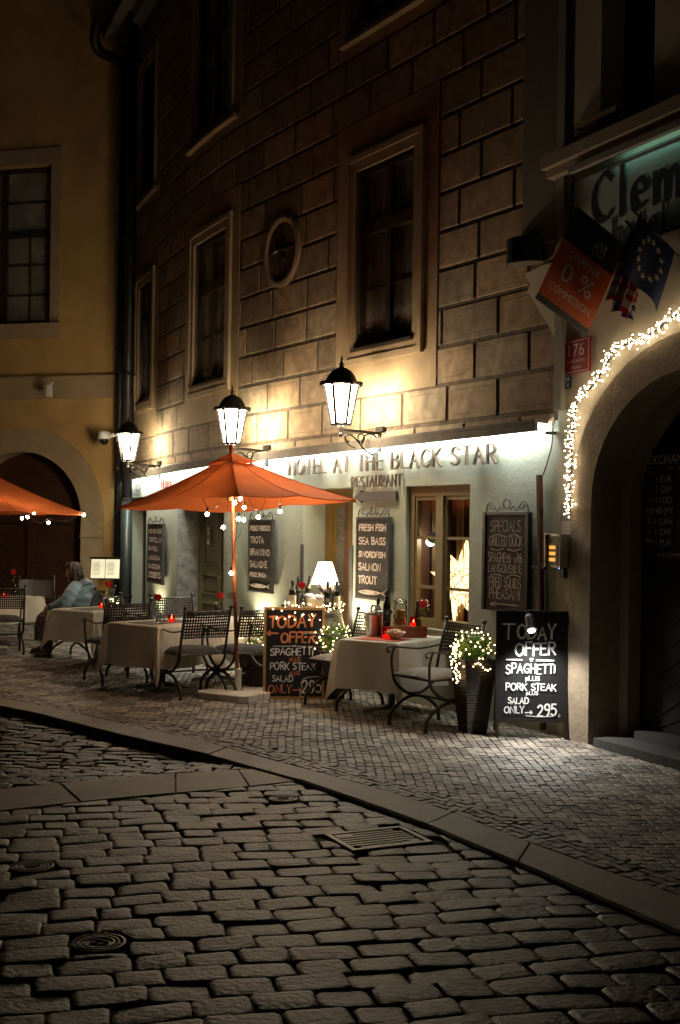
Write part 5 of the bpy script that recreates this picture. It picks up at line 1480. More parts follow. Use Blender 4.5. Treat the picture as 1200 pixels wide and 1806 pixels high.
def tpt(cx, cy_, ang, lx, ly, z=TZ + .004):
    return Vector((cx + lx * math.cos(ang) - ly * math.sin(ang), cy_ + lx * math.sin(ang) + ly * math.cos(ang), z))
T1 = (-1.83, 12.38, A1); table(*T1, .37, .40, TZ, 'front table of the left group, its steel foot showing under the cloth', 'white cloth on the front table with red rose and red candle', .42, 3)
T4 = (T1[0] + .80 * math.cos(A1 + PI / 2), T1[1] + .80 * math.sin(A1 + PI / 2), A1); table(*T4, .37, .38, TZ - .004, 'table set against the far end of the front table, beyond the nearest chair', 'white cloth on the table behind the nearest chair, below the doorway rose', .30, 5)
T2 = (-2.88, 14.2, A1 + .05); table(*T2, .36, .38, TZ, 'second table, between the seated woman and the front table', 'white cloth hanging in a point on the table beside the seated woman', .36, 8)
T3 = (-4.68, 16.35, A1 + .1); table(*T3, .40, .40, TZ, 'table at the left edge of the photo that the woman faces', 'white cloth on the leftmost table, cut by the photo edge', .34, 11)
T5 = (.50, 11.0, A1 + .10); table(*T5, .30, .42, TZ, 'table on the right laden with bottles, pasta jar and ice bucket', 'white cloth on the right table laden with bottles', .43, 14)
m_mat = mat('grey_brown_runner', (.10, .085, .07), .85, bump=.3, bscale=80)
def placemat(T, lx, ly, w, h, m, label):
    p = tpt(*T, lx, ly, TZ + .005); mb = MB(); n = 6
    mb.box((0, 0, .0015), (w, h, .003)); 
    o = mb.build('placemat', m); o.location = p; o.rotation_euler = (0, 0, T[2]); tag(o, label, 'placemat', 'placemats')
placemat(T1, .0, .0, .36, .62, m_mat, 'grey brown runner on the front table under vase and candle')
placemat(T2, .0, .02, .36, .60, m_mat, 'grey brown runner on the table beside the seated woman')
placemat(T5, .02, -.22, .44, .30, mat('red_mat', (.40, .07, .03), .8), 'orange red mat under the white bowl on the right table')

# ------------------------------------------------------------------ things on the tables
m_clear = glass('clear_glass', (.88, .90, .88), .10, .03)
m_rose = mat('rose_red', (.55, .012, .018), .55, sss=.2); m_leaf = mat('leaf_green', (.07, .15, .03), .5, sss=.3); m_stem = mat('stem_green', (.05, .09, .02), .6)
def rose_vase(loc, label, h=.16, tilt=(.02, 0), leafdir=1, slim=False, sc=1.0):
    t = thing('rose_vase', label, 'vase', loc, 0, 'red roses in glass vases')
    v = MB()
    prof = [(.034, .0), (.048, .02), (.046, .045), (.022, .085), (.016, .11), (.022, .145)] if not slim else [(.026, 0), (.028, .05), (.027, .13)]
    v.lathe([(a * sc, b * sc) for a, b in prof], 14, (0, 0, 0), False); v.lathe([(a * sc * .86, b * sc + .003) for a, b in prof[:3]], 14, (0, 0, 0)); v.build('vase', m_clear, t, True)
    tip = Vector((tilt[0], tilt[1], .145 * sc + h))
    s_ = MB(); s_.tube(catmull([(0, 0, .02), (tilt[0] * .2, 0, .12), tip], 4), .0035, 5); s_.build('stem', m_stem, t)
    f = MB(); f.ball(tip, .024, 9, 6, (1, 1, 1.05))
    for ring, (n, r_, hh) in enumerate(((5, .026, .004), (6, .036, -.002), (7, .044, -.010))):
        for k in range(n):
            a = 2 * PI * k / n + ring * .5; c = tip + Vector((math.cos(a) * r_ * .55, math.sin(a) * r_ * .55, hh)); tg = Vector((-math.sin(a), math.cos(a), 0)); ou = Vector((math.cos(a), math.sin(a), 0))
            P_ = [c - tg * r_ * .6 - Vector((0, 0, .012)), c - tg * r_ * .62 + Vector((0, 0, .018)) + ou * .008, c + Vector((0, 0, .030)) + ou * .014, c + tg * r_ * .62 + Vector((0, 0, .018)) + ou * .008, c + tg * r_ * .6 - Vector((0, 0, .012)), c - Vector((0, 0, .028)) - ou * .006]
            f.poly(P_)
    f.build('flower', m_rose, t, True)
    l_ = MB()
    for a, hh in ((0.3 * leafdir, .5), (2.4, .35), (-.6 * leafdir, .62)):
        c = Vector((0, 0, .10)) + (tip - Vector((0, 0, .10))) * hh; d = Vector((math.cos(a) * leafdir, math.sin(a), .35)).normalized(); sd = d.cross(Vector((0, 0, 1))).normalized(); ln = .075
        l_.poly([c, c + d * ln * .5 + sd * .018, c + d * ln, c + d * ln * .5 - sd * .018])
    l_.build('leaf', m_leaf, t)
    return t
m_redglass = glass('red_glass', (.85, .05, .03), .08, .05)
def candle(loc, label, r_=.038, h=.072):
    t = thing('candle_holder', label, 'candle', loc, 0, 'red candle glasses')
    g = MB(); g.lathe([(r_ * .72, 0), (r_ * 1.02, .02), (r_ * 1.05, h * .7), (r_ * .92, h)], 14, (0, 0, 0), False); g.build('glass', m_redglass, t, True)
    w_ = MB(); w_.lathe([(r_ * .68, .003), (r_ * .8, .03), (.001, .031)], 12); w_.build('wax', glow('candle_wax', (1, .10, .03), 1.6), t)
    f = MB(); f.ball((0, 0, .045), .008, 6, 5, (1, 1, 1.7)); f.build('flame', glow('flame', (1, .55, .2), 25), t)
def at_d(px, py, d): return P(px, py, d)
def on(px, py, z):
    return G(px, py, z)
zt = TZ + .009
rose_vase(on(283, 1101, zt), 'red rose in a round clear vase on the front table', .13, (-.03, 0), 1)
rose_vase(tpt(*T4, .02, -.02, zt), 'red rose in a slim glass on the table under the panelled door', .10, (.03, 0), 1, True)
rose_vase(tpt(*T2, .05, .15, zt), 'red rose in a vase on the table beside the menu stand', .14, (-.02, 0), 1)
rose_vase(on(27, 1048, zt), 'dark red rose in a vase on the leftmost table', .17, (-.03, 0), 1, True)
rose_vase(on(759, 1115, zt), 'red rose leaning from a clear vase on the right table by the window', .13, (-.075, 0), 1)
candle(on(303, 1097, zt), 'glowing red candle glass on the front table beside the rose vase')
candle(on(180, 1072, zt), 'glowing red candle glass on the table beside the seated woman')
candle(on(8, 1053, zt), 'glowing red candle glass on the leftmost table')
g_ = thing('water_glass', 'clear water glasses on the leftmost table in front of the woman', 'glass', on(60, 1053, zt)); mb = MB(); mb.lathe([(.03, 0), (.034, .09)], 12, (0, 0, 0), False); mb.build('tumbler', m_clear, g_, True)
g_ = thing('wine_glass', 'stemmed wine glass standing behind the tumbler on the leftmost table', 'glass', on(47, 1050, zt)); mb = MB(); mb.lathe([(.03, 0), (.004, .006), (.004, .08), (.03, .11), (.036, .15), (.03, .18)], 12, (0, 0, 0), False); mb.build('bowl', m_clear, g_, True)

# wine and other bottles
m_bott = mat('dark_bottle', (.010, .012, .008), .06, spec=.6); m_foil = mat('bottle_foil', (.012, .010, .012), .3); m_lab_d = mat('black_label', (.012, .012, .013), .6); m_lab_c = mat('cream_label', (.55, .50, .36), .7); m_lab_o = mat('orange_label', (.65, .20, .04), .6)
m_bott_g = mat('olive_bottle', (.045, .035, .006), .06, spec=.6)
def bottle(loc, label, body, lab, h=.30, r_=.038, champ=False, emblem=None, tilt=None, neck_lab=None):
    t = thing('wine_bottle', label, 'bottle', loc, 0, 'wine bottles')
    if tilt: t.rotation_euler = tilt
    b_ = MB()
    prof = [(r_ * .9, 0), (r_, .006), (r_, h * .60), (r_ * .82, h * .67), (.016, h * .76), (.014, h * .96), (.016, h * .965), (.016, h)] if not champ else [(r_ * .92, 0), (r_ * 1.1, .008), (r_ * 1.12, h * .36), (r_ * .9, h * .52), (.024, h * .68), (.0155, h * .80), (.015, h)]
    b_.lathe(prof, 16); b_.build('body', body, t, True, R(50))
    f = MB(); f.lathe([(.0175, h * .82), (.0170, h * .99), (.012, h * 1.005)], 12); f.build('foil', m_foil, t, True)
    l_ = MB()
    rr = r_ * (1.13 if champ else 1.012); z0, z1 = (.02, h * .26) if champ else (h * .12, h * .50)
    l_.lathe([(rr, z0), (rr, z1)], 18, (0, 0, 0), False); l_.build('label', lab, t, True)
    if champ:
        n_ = MB(); n_.lathe([(r_ * .95, h * .505), (r_ * .80, h * .56)], 18, (0, 0, 0), False); n_.build('neck_label', lab, t, True)
    if emblem:
        e = MB()
        def onb(x, y, z): a = x / rr; return (rr * 1.01 * math.sin(a), -rr * 1.01 * math.cos(a), z)
        zc = z0 + (z1 - z0) * .68
        n = 20
        for r0, r1 in ((.013, .016), (.008, .010)):
            for k in range(n):
                a, b2 = 2 * PI * k / n, 2 * PI * (k + 1) / n
                e.poly([onb(r0 * math.cos(a), 0, zc + r0 * math.sin(a)), onb(r1 * math.cos(a), 0, zc + r1 * math.sin(a)), onb(r1 * math.cos(b2), 0, zc + r1 * math.sin(b2)), onb(r0 * math.cos(b2), 0, zc + r0 * math.sin(b2))])
        for zz, ww in ((zc - .026, .022), (zc - .034, .03), (zc - .044, .018)): e.poly([onb(-ww / 2, 0, zz), onb(ww / 2, 0, zz), onb(ww / 2, 0, zz + .003), onb(-ww / 2, 0, zz + .003)])
        e.build('emblem', emblem, t)
    return t
m_gold = mat('gold_print', (.50, .36, .13), .5, metal=.3); m_inkk = mat('dark_print', (.03, .03, .03), .6)
# red wooden chest and what stands on and round it
ex, ey = Vector((math.cos(T5[2]), math.sin(T5[2]), 0)), Vector((-math.sin(T5[2]), math.cos(T5[2]), 0))
pc = on(716, 1122, zt); pc2 = tpt(*T5, .06, .10, zt)
bxo = thing('wooden_box', 'long red brown wooden box lying on the right table under the bottle and pasta jar', 'box', pc2, R(14))
mb = MB(); mb.box((0, 0, .045), (.40, .17, .09)); mb.box((0, 0, .094), (.42, .19, .012)); mb.build('chest', mat('red_varnish', (.24, .050, .018), .3, var=.25, scale=9, stretch=(2, 8, 8), coat=.3), bxo)
zb_ = zt + .101
def onbox(lx, ly): a = R(14); return pc2 + Vector((lx * math.cos(a) - ly * math.sin(a), lx * math.sin(a) + ly * math.cos(a), .101))
bottle(onbox(-.165, .0), 'tall dark wine bottle with a round gold emblem standing on the red wooden box', m_bott, m_lab_d, .33, .036, emblem=mat('pale_print', (.55, .50, .42), .5))
jr = thing('pasta_jar', 'clip top glass jar filled with yellow pasta on the red wooden box', 'jar', onbox(-.03, .02))
mb = MB(); mb.lathe([(.058, 0), (.064, .02), (.064, .17), (.056, .195), (.056, .215)], 18, (0, 0, 0), False); mb.build('glass', m_clear, jr, True)
mb = MB(); mb.lathe([(.060, .212), (.062, .225), (.058, .238), (.03, .245)], 18); mb.build('lid', m_clear, jr, True)
mb = MB(); rp_ = random.Random(4)
for k in range(170):
    a = rp_.uniform(0, 6.28); rr = .054 * math.sqrt(rp_.random()); z = rp_.uniform(.012, .145); d = Vector((rp_.uniform(-1, 1), rp_.uniform(-1, 1), rp_.uniform(-.6, .6))).normalized() * .018; c = Vector((rr * .8 * math.cos(a), rr * .8 * math.sin(a), z))
    mb.tube([c - d, c + d], .0065, 5)
mb.build('pasta', mat('pasta_yellow', (.68, .36, .08), .6, var=.2, scale=40), jr)
def tumbler_red(loc, label, r_=.040, h=.085): candle(loc, label, r_, h)
tumbler_red(onbox(.085, -.03), 'red glass candle standing on the wooden box beside the pasta jar')
tumbler_red(on(684, 1128, zt) + Vector((0, .12, 0)), 'red glass candle on the cloth between ice bucket and white bowl', .055, .10)
bottle(on(736, 1123, zt), 'sparkling wine bottle with orange label in front of the red wooden box', m_bott_g, m_lab_o, .33, .036, True)
bw = thing('snack_bowl', 'white china bowl heaped with snacks at the front of the right table', 'bowl', on(697, 1127, zt), 0)
mb = MB(); mb.lathe([(.035, 0), (.04, .006), (.075, .04), (.098, .062), (.101, .064), (.094, .060), (.07, .040), (.03, .015)], 22); mb.build('bowl', mat('china_white', (.72, .70, .66), .25), bw, True, R(60))
mb = MB()
for k in range(46):
    a = rp_.uniform(0, 6.28); rr = .066 * math.sqrt(rp_.random()); mb.ball((rr * math.cos(a), rr * math.sin(a), .052 + .036 * (1 - rr / .08) + rp_.uniform(0, .01)), rp_.uniform(.010, .016), 6, 4, (rp_.uniform(.8, 1.4), rp_.uniform(.7, 1.2), .8))
mb.build('snacks', mat('snack_cream', (.75, .52, .30), .7, var=.4, scale=28), bw, True)
ib = thing('ice_bucket', 'shiny steel ice bucket with white cloth at the left end of the right table', 'ice bucket', on(660, 1121, zt))
mb = MB(); mb.lathe([(.066, 0), (.070, .004), (.096, .195), (.102, .20), (.100, .207), (.092, .20), (.066, .02)], 24); mb.tube([(.098, 0, .15), (.125, 0, .15), (.125, 0, .18), (.099, 0, .18)], .006, 6); mb.tube([(-.098, 0, .15), (-.125, 0, .15), (-.125, 0, .18), (-.099, 0, .18)], .006, 6)
mb.build('pail', mat('polished_steel', (.75, .72, .66), .30, metal=1.0, var=.08, scale=6), ib, True, R(60))
mb = MB(); 
for k in range(7): mb.ball((rp_.uniform(-.05, .06), rp_.uniform(-.05, .03), .19 + rp_.uniform(0, .03)), .038, 8, 6, (1, 1, .7))
mb.tube(catmull([(-.02, -.02, .2), (-.03, -.03, .27), (.01, -.03, .28), (.03, -.03, .22)], 4), .010, 6); mb.build('napkin', mat('napkin_white', (.75, .72, .66), .9), ib, True)
bottle(on(660, 1121, zt) + Vector((.02, .02, .06)), 'wine bottle lying slantwise in the steel ice bucket', m_bott, m_lab_c, .30, .036, tilt=(R(-14), R(4), 0))
bottle_dummy = None

# ------------------------------------------------------------------ barrel with lamp and bottles
BC = Vector((-.27, 12.35, 0)); BH = .865
ba = thing('wine_barrel', 'old grey wooden barrel with iron hoops behind the left chalkboard', 'barrel', BC)
mb = MB(); n = 24; prof = [(.285, 0), (.335, .20), (.35, .43), (.335, .66), (.285, BH - .01), (.27, BH - .01), (.27, BH - .03), (.001, BH - .03)]
for k in range(n):
    a0, a1 = 2 * PI * (k + .02) / n, 2 * PI * (k + .98) / n; c_ = rnd.uniform(.7, 1.2)
    for (r0, z0), (r1, z1) in zip(prof, prof[1:]): mb.poly([(r0 * math.cos(a0), r0 * math.sin(a0), z0), (r0 * math.cos(a1), r0 * math.sin(a1), z0), (r1 * math.cos(a1), r1 * math.sin(a1), z1), (r1 * math.cos(a0), r1 * math.sin(a0), z1)], c_)
mb.build('staves', mat('weathered_oak', (.20, .155, .105), .8, var=.35, scale=10, stretch=(5, 5, .8), attr=True), ba)
mb = MB(); mb.lathe([(.268, BH - .028), (.001, BH - .027)], 24); mb.build('lid', mat('oak_lid', (.16, .12, .08), .8), ba)
mb = MB()
for z in (.10, .26, .62, .78):
    r_ = .285 + .065 * (1 - ((z - .43) / .43) ** 2) + .003; r2_ = .285 + .065 * (1 - ((z + .04 - .43) / .43) ** 2) + .003; mb.lathe([(r_, z), (r2_, z + .04)], 24, (0, 0, 0), False)
mb.build('hoop', mat('hoop_iron', (.07, .06, .05), .5, metal=.6), ba, True)
zc = BH - .026
def onbar(px, dy=0.0): 
    d = BC.y + dy; dx, _ = ray(px, 1060); return Vector((dx * d, d, zc))
tl = thing('table_lamp', 'table lamp with a glowing white cone shade on the barrel', 'lamp', onbar(573, .08))
mb = MB(); mb.lathe([(.148, .265), (.072, .495)], 24, (0, 0, 0), False); sh = mb.build('shade', None, tl, True)
ms = bpy.data.materials.new('lit_lamp_shade'); ms.use_nodes = True; b_ = ms.node_tree.nodes['Principled BSDF']; b_.inputs['Base Color'].default_value = (.8, .74, .62, 1); b_.inputs['Emission Color'].default_value = (1, .84, .60, 1); b_.inputs['Emission Strength'].default_value = 6.0
sh.data.materials.append(ms)
mb = MB(); mb.lathe([(.07, 0), (.075, .012), (.02, .03), (.035, .10), (.04, .16), (.015, .22), (.012, .30)], 14); mb.build('foot', mat('lamp_foot_white', (.5, .46, .38), .4), tl, True)
l = bpy.data.lights.new('lamp_bulb', 'POINT'); l.energy = 14; l.color = (1, .80, .52); l.shadow_soft_size = .04
o = bpy.data.objects.new('lamp_bulb', l); col.objects.link(o); o.parent = tl; o.location = (0, 0, .36)
bottle(onbar(516, -.05), 'dark bottle with a white label at the left end of the barrel', m_bott, m_lab_c, .31, .038)
bottle(onbar(578, -.12), 'dark bottle with a round pale emblem on the barrel under the lamp', m_bott, m_lab_d, .30, .038, emblem=mat('pale_print', (.55, .50, .42), .5))
bottle(onbar(594, -.02), 'dark bottle with a cream label at the right end of the barrel', m_bott, m_lab_c, .30, .036, emblem=m_inkk)
bottle(onbar(526, .10), 'dark bottle standing behind the rose at the left of the barrel', m_bott, m_lab_d, .34, .036)
bottle(onbar(538, .13), 'dark bottle neck leaning behind the white basket', m_bott, m_lab_d, .35, .036, tilt=(0, R(9), 0))
rose_vase(onbar(534, -.16), 'large red rose in a glass on the barrel behind the left chalkboard', .09, (-.01, 0), -1, True, 1.2)
bk = thing('bread_basket', 'white cloth basket of bread rolls between the rose and the lamp on the barrel', 'basket', onbar(556, -.08))
mb = MB(); mb.lathe([(.085, 0), (.10, .05), (.118, .115), (.112, .115), (.08, .02)], 20); mb.build('basket', mat('white_wicker', (.60, .54, .44), .8, bump=.8, bscale=60), bk, True, R(50))
mb = MB()
for k in range(12): mb.ball((rp_.uniform(-.08, .08), rp_.uniform(-.07, .07), .11 + rp_.uniform(-.01, .04)), rp_.uniform(.03, .045), 8, 6, (1.2, 1, .7))
mb.build('napkin', mat('napkin_white', (.75, .72, .66), .9), bk, True)
mb = MB()
for k in range(5): mb.ball((rp_.uniform(-.02, .08), -.105 + rp_.uniform(-.01, .01), .022 + rp_.uniform(0, .03)), .03, 8, 6, (1.4, .8, .7))
mb.build('bread_roll', mat('bread_crust', (.52, .27, .09), .7, var=.3, scale=20), bk, True)
ct = thing('cutlery_bunch', 'bunch of dark wrapped cutlery under the lamp shade on the barrel', 'cutlery', onbar(580, -.02) + Vector((0, 0, 0)))
mb = MB(); mb.lathe([(.045, 0), (.055, .16)], 12); mb.build('pot', m_lab_d, ct, True)
mb = MB()
for k in range(14):
    a = rp_.uniform(0, 6.28); q = Vector((math.cos(a) * .09, math.sin(a) * .05, 0)); mb.tube([q * .3 + Vector((0, 0, .12)), q + Vector((-.03, 0, .26 + rp_.uniform(-.03, .03)))], [.008, .016], 6)
mb.build('handles', mat('dark_brown_handle', (.05, .025, .018), .4), ct, True)
# ------------------------------------------------------------------ chalkboards standing on the pavement
m_slate = mat('blackboard_black', (.010, .010, .011), .55, var=.3, scale=9)
m_pine = mat('pine_frame', (.42, .25, .09), .55, var=.2, scale=10, stretch=(8, 8, 1))
m_dframe = mat('dark_board_frame', (.020, .014, .011), .45, var=.2, scale=10)
def chalkboard(px, py, w, h, rz, label, frame, items, marks, leg=0.0, lean=.10):
    g = G(px, py); t = thing('chalkboard_stand', label, 'chalkboard', (g.x, g.y, 0), rz, 'chalkboards on the pavement')
    fn = lambda a, b, c: (a, b + c * lean, c)
    M = Matrix(((1, 0, 0), (0, 1, lean), (0, 0, 1)))
    mb = MB(); mb.box(fn(0, 0, leg + (h - leg) / 2), (w - .03, .016, h - leg - .02), M); mb.build('board', m_slate, t)
    fr = MB(); e = .026
    for sx in (-1, 1): fr.box(fn(sx * (w / 2 - e / 2), 0, h / 2), (e, .03, h), M)
    for zz in (h - e / 2, leg + e / 2): fr.box(fn(0, 0, zz), (w - 2 * e, .028, e), M)
    fr.build('frame', frame, t)
    bl_ = MB()
    for sx in (-1, 1): bl_.bar((sx * (w / 2 - .02), lean * h + .02, h - .03), (sx * (w / 2 - .02), lean * h + .30, 0), .024, .03, (0, 1, 0))
    bl_.bar((-w / 2, lean * h * .6 + .16, .25), (w / 2, lean * h * .6 + .16, .25), .02, .03); bl_.build('rear_leg', frame, t)
    by = {}
    for (txt, x0, x1, base, hh, m, wd, sl) in items:
        mb = by.setdefault(m.name, (MB(), m))[0]
        letters(mb, txt, hh * h, x0 * w, base * h, wd, -.0165, 0, .13, .07, 'l', fit=(x1 - x0) * w, slope=sl, fn=fn)
    for (pts, m, r_) in marks:
        mb = by.setdefault(m.name, (MB(), m))[0]
        pp = catmull([(x * w, 0, z * h) for x, z in pts], 4)
        for a, b in zip(pp, pp[1:]):
            d = (b - a); 
            if d.length < 1e-6: continue
            d.normalize(); n = Vector((-d.z, 0, d.x)) * r_
            mb.poly([fn(*(a + n + Vector((0, -.0185, 0)))), fn(*(a - n + Vector((0, -.0185, 0)))), fn(*(b - n + Vector((0, -.0185, 0)))), fn(*(b + n + Vector((0, -.0185, 0))))])
    for mb, m in by.values(): mb.build('chalk_writing', m, t)
    return t
W_, O_ = m_chalkw, m_chalko
cbl = chalkboard(518, 1233, .605, .90, R(3), 'chalkboard in a pale wood frame, TODAY OFFER written in orange, by the barrel', m_pine,
    [('TODAY', -.41, .34, .775, .125, O_, .021, .05), ('OFFER', -.21, .34, .615, .105, O_, .019, .03), ('SPAGHETTi', -.385, .315, .475, .075, W_, .012, .02), ('pLUS', -.07, .11, .415, .042, O_, .007, .02),
     ('PORK STEAK', -.385, .355, .322, .075, W_, .010, .0), ('pLUS', -.07, .10, .265, .042, O_, .007, .02), ('SALAD', -.35, -.01, .19, .062, W_, .009, .0), ('ONLY', -.41, -.03, .075, .085, O_, .011, 0), ('295', .14, .45, .08, .125, W_, .014, .02)],
    [([(-.26, .715), (-.35, .715), (-.44, .715)], O_, .008), ([(-.39, .74), (-.44, .715), (-.39, .69)], O_, .007), ([(-.34, .574), (.0, .576), (.31, .574)], W_, .003), ([(-.02, .576), (.01, .58), (.03, .575)], W_, .007),
     ([(-.01, .10), (.06, .10), (.13, .10)], O_, .006), ([(.08, .125), (.14, .10), (.09, .078)], O_, .005), ([(.46, .245), (.3, .245), (.17, .225), (.12, .17), (.15, .12)], W_, .003), ([(.12, .09), (.10, .05), (.14, .03), (.2, .035)], W_, .003)])
cbr = chalkboard(937, 1302, .585, 1.035, R(-4), 'black framed chalkboard, TODAY OFFER in white under a clip lamp, beside the stone arch', m_dframe,
    [('T', -.42, -.25, .785, .115, W_, .016, 0), ('ODAY', -.20, .33, .785, .105, W_, .018, -.02), ('OFFER', -.225, .33, .645, .095, W_, .018, .03), ('SPAGHETTi', -.355, .33, .505, .072, W_, .012, .02), ('pLUS', -.08, .11, .452, .034, W_, .007, .02),
     ('PORK STEAK', -.355, .34, .376, .052, W_, .010, .0), ('pLUS', -.07, .09, .340, .026, W_, .006, .03), ('SALAD', -.325, -.04, .268, .048, W_, .009, 0), ('ONLY', -.375, -.10, .195, .05, W_, .010, .03), ('295', .085, .35, .182, .09, W_, .014, .0), ('cx', .37, .43, .175, .03, W_, .004, 0)] if 'x' in GL else
    [('T', -.42, -.25, .785, .115, W_, .016, 0), ('ODAY', -.20, .33, .785, .105, W_, .018, -.02), ('OFFER', -.225, .33, .645, .095, W_, .018, .03), ('SPAGHETTi', -.355, .33, .505, .072, W_, .012, .02), ('pLUS', -.08, .11, .452, .034, W_, .007, .02),
     ('PORK STEAK', -.355, .34, .376, .052, W_, .010, .0), ('pLUS', -.07, .09, .340, .026, W_, .006, .03), ('SALAD', -.325, -.04, .268, .048, W_, .009, 0), ('ONLY', -.375, -.10, .195, .05, W_, .010, .03), ('295', .085, .35, .182, .09, W_, .014, .0), ('c', .37, .40, .175, .03, W_, .004, 0)],
    [([(-.36, .613), (-.25, .613), (-.13, .613)], W_, .0065), ([(.06, .613), (.2, .613), (.31, .612)], W_, .0065), ([(-.025, .613), (-.005, .617), (.015, .613)], W_, .014), ([(-.09, .20), (-.04, .203), (.01, .203)], W_, .004), ([(-.02, .217), (.01, .203), (-.02, .19)], W_, .004), ([(-.08, .178), (.1, .172), (.3, .178)], W_, .003)], leg=.13, lean=.08)
cl = thing('clip_lamp', 'small black clip lamp shining down from the top of the right chalkboard', 'lamp', cbr.location, cbr.rotation_euler[2])
mb = MB(); p0, p1 = Vector((-.03, -.06, .975)), Vector((-.02, -.115, .90)); dd = (p1 - p0).normalized()
mb.tube([p0 - dd * .045, p0 - dd * .03, p0, p1 - dd * .01, p1 + dd * .012], [.020, .036, .040, .044, .048], 14, True); mb.build('head', m_black, cl, True, R(50))
mb = MB(); q = p1 + dd * .016; o_ = dd.orthogonal().normalized(); o2 = dd.cross(o_); mb.poly([q + (o_ * math.cos(a) + o2 * math.sin(a)) * .030 for a in [2 * PI * i / 14 for i in range(14)]]); mb.build('lamp_face', glow('cool_lamp_face', (.96, .96, 1), 30), cl)
mb = MB(); mb.tube(catmull([p0 - dd * .04, (-.06, -.01, 1.03), (-.12, .05, 1.055), (-.17, .09, 1.04)], 5), .006, 6); mb.box((.0, .05, 1.025), (.07, .09, .03)); mb.build('clip', m_black, cl)
l = bpy.data.lights.new('clip_spot', 'SPOT'); l.energy = 62; l.color = (.98, .96, .92); l.spot_size = R(130); l.spot_blend = 1.0; l.shadow_soft_size = .03
o = bpy.data.objects.new('clip_spot', l); col.objects.link(o); o.parent = cl; o.location = q + dd * .012; o.rotation_euler = Vector((.10, -.14, -1)).to_track_quat('-Z', 'Y').to_euler()

# ------------------------------------------------------------------ plants and fairy lights
m_box = mat('boxwood_leaf', (.10, .21, .03), .5, var=.4, scale=30, attr=True, sss=.25)
m_wick = mat('dark_wicker', (.030, .022, .016), .6, var=.4, scale=30, bump=1.0, bscale=45, stretch=(1, 1, 3))
m_fairy = glow('fairy_bulb', (1, .66, .30), 16)
m_fwire = mat('thin_dark_wire', (.02, .018, .012), .5)
r3 = random.Random(31)
def planter(loc, hp, rb, rt, rp, label, square=True, nleaf=750):
    t = thing('plant_pot', label, 'planter', loc, R(20), 'planters with fairy lights')
    mb = MB(); n = 4 if square else 20; rot = PI / 4; k = math.sqrt(2) if square else 1
    prof = []
    m_ = 26
    for i in range(m_ + 1):
        z = hp * i / m_; r_ = rb + (rt - rb) * i / m_; prof += [(k * r_, z), (k * (r_ + .006), z + hp / m_ * .5)]
    prof += [(k * (rt + .012), hp), (k * (rt + .012), hp + .02), (k * (rt - .015), hp + .02), (k * (rt - .02), hp - .03)]
    mb.lathe(prof, n, (0, 0, 0), True, rot); mb.build('pot', m_wick, t)
    lf = MB(); c = Vector((0, 0, hp + rp * .62))
    for i in range(nleaf):
        d = Vector((r3.gauss(0, 1), r3.gauss(0, 1), r3.gauss(0, 1)))
        if d.length < .1: continue
        d.normalize(); rr = rp * (r3.random() ** .35) * (1 + .22 * noise.noise(d * 2.3))
        p = c + Vector((d.x * rr, d.y * rr, d.z * rr * .85))
        if p.z < hp - .02: continue
        a = Vector((r3.gauss(0, 1), r3.gauss(0, 1), r3.gauss(0, 1))).normalized() * .5 + d; a.normalize(); b = a.orthogonal().normalized(); b = Matrix.Rotation(r3.uniform(0, 6.28), 3, a) @ b; e = a.cross(b); L_ = r3.uniform(.016, .028)
        v = r3.uniform(.5, 1.5); lf.poly([p, p + b * L_ + e * L_ * .45, p + b * L_ * 2, p + b * L_ - e * L_ * .45], (v, v * r3.uniform(.85, 1.05), v * .8))
    lf.build('foliage', m_box, t)
    return t, c
def fairy(loc, label, pts, links=True, r_=.0056):
    t = thing('fairy_lights', label, 'fairy lights', loc, 0, 'fairy lights'); o = Vector(loc)
    b = MB(); w_ = MB(); prev = None
    for p in pts:
        p = Vector(p) - o
        prof = [(max(1e-4, math.sin(PI * i / 4)) * r_, -math.cos(PI * i / 4) * r_) for i in range(5)]; b.lathe(prof, 6, p)
        if links and prev is not None and (p - prev).length < .16: w_.tube([prev, (p + prev) / 2 + Vector((0, 0, -.008)), p], .0018, 3, False)
        prev = p
    bo = b.build('bulbs', m_fairy, t, True); bo['kind'] = 'stuff'
    if w_.v: w_.build('wire', m_fwire, t)
    return t
def ballpts(c, rp, n, zmin=-.5, turns=7):
    out = []
    for i in range(n):
        f = i / n; z = .92 - f * (.92 - zmin); a = f * turns * 2 * PI + r3.uniform(-.5, .5); q = math.sqrt(max(0, 1 - z * z)); rr = rp * r3.uniform(.92, 1.22)
        out.append(c + Vector((q * math.cos(a) * rr, q * math.sin(a) * rr, z * rr * .9)))
    return out
l1 = Vector((1.135, 9.98, 0)); p1_, c1 = planter(l1, .60, .085, .145, .17, 'tall dark tapered pot with a lit green bush beside the right chalkboard')
pp = ballpts(l1 + c1, .165, 60, -.45)
for k in range(4):
    x = l1.x - .13 - .02 * k + r3.uniform(-.01, .01)
    for j in range(11): pp.append(Vector((x + r3.uniform(-.02, .02) - .02 * math.sin(j * .5), l1.y - .10 - .03 * k + r3.uniform(-.02, .02), c1.z + .06 - j * .030 - .01 * k)))
for j in range(12): pp.append(l1 + Vector((-.10 + j * .02, -.16, c1.z - .14 - .03 * math.sin(j * .8))))
fairy(l1, 'fairy lights draped over the tall pot beside the right chalkboard', pp)
l2 = Vector((-.05, 11.86, 0)); p2_, c2 = planter(l2, .46, .085, .15, .20, 'dark pot with a round lit bush between barrel and right table', nleaf=850)
fairy(l2, 'fairy lights over the round bush between the barrel and the right table', ballpts(l2 + c2 - Vector((0, 0, .03)), .195, 120, -.85, 11))
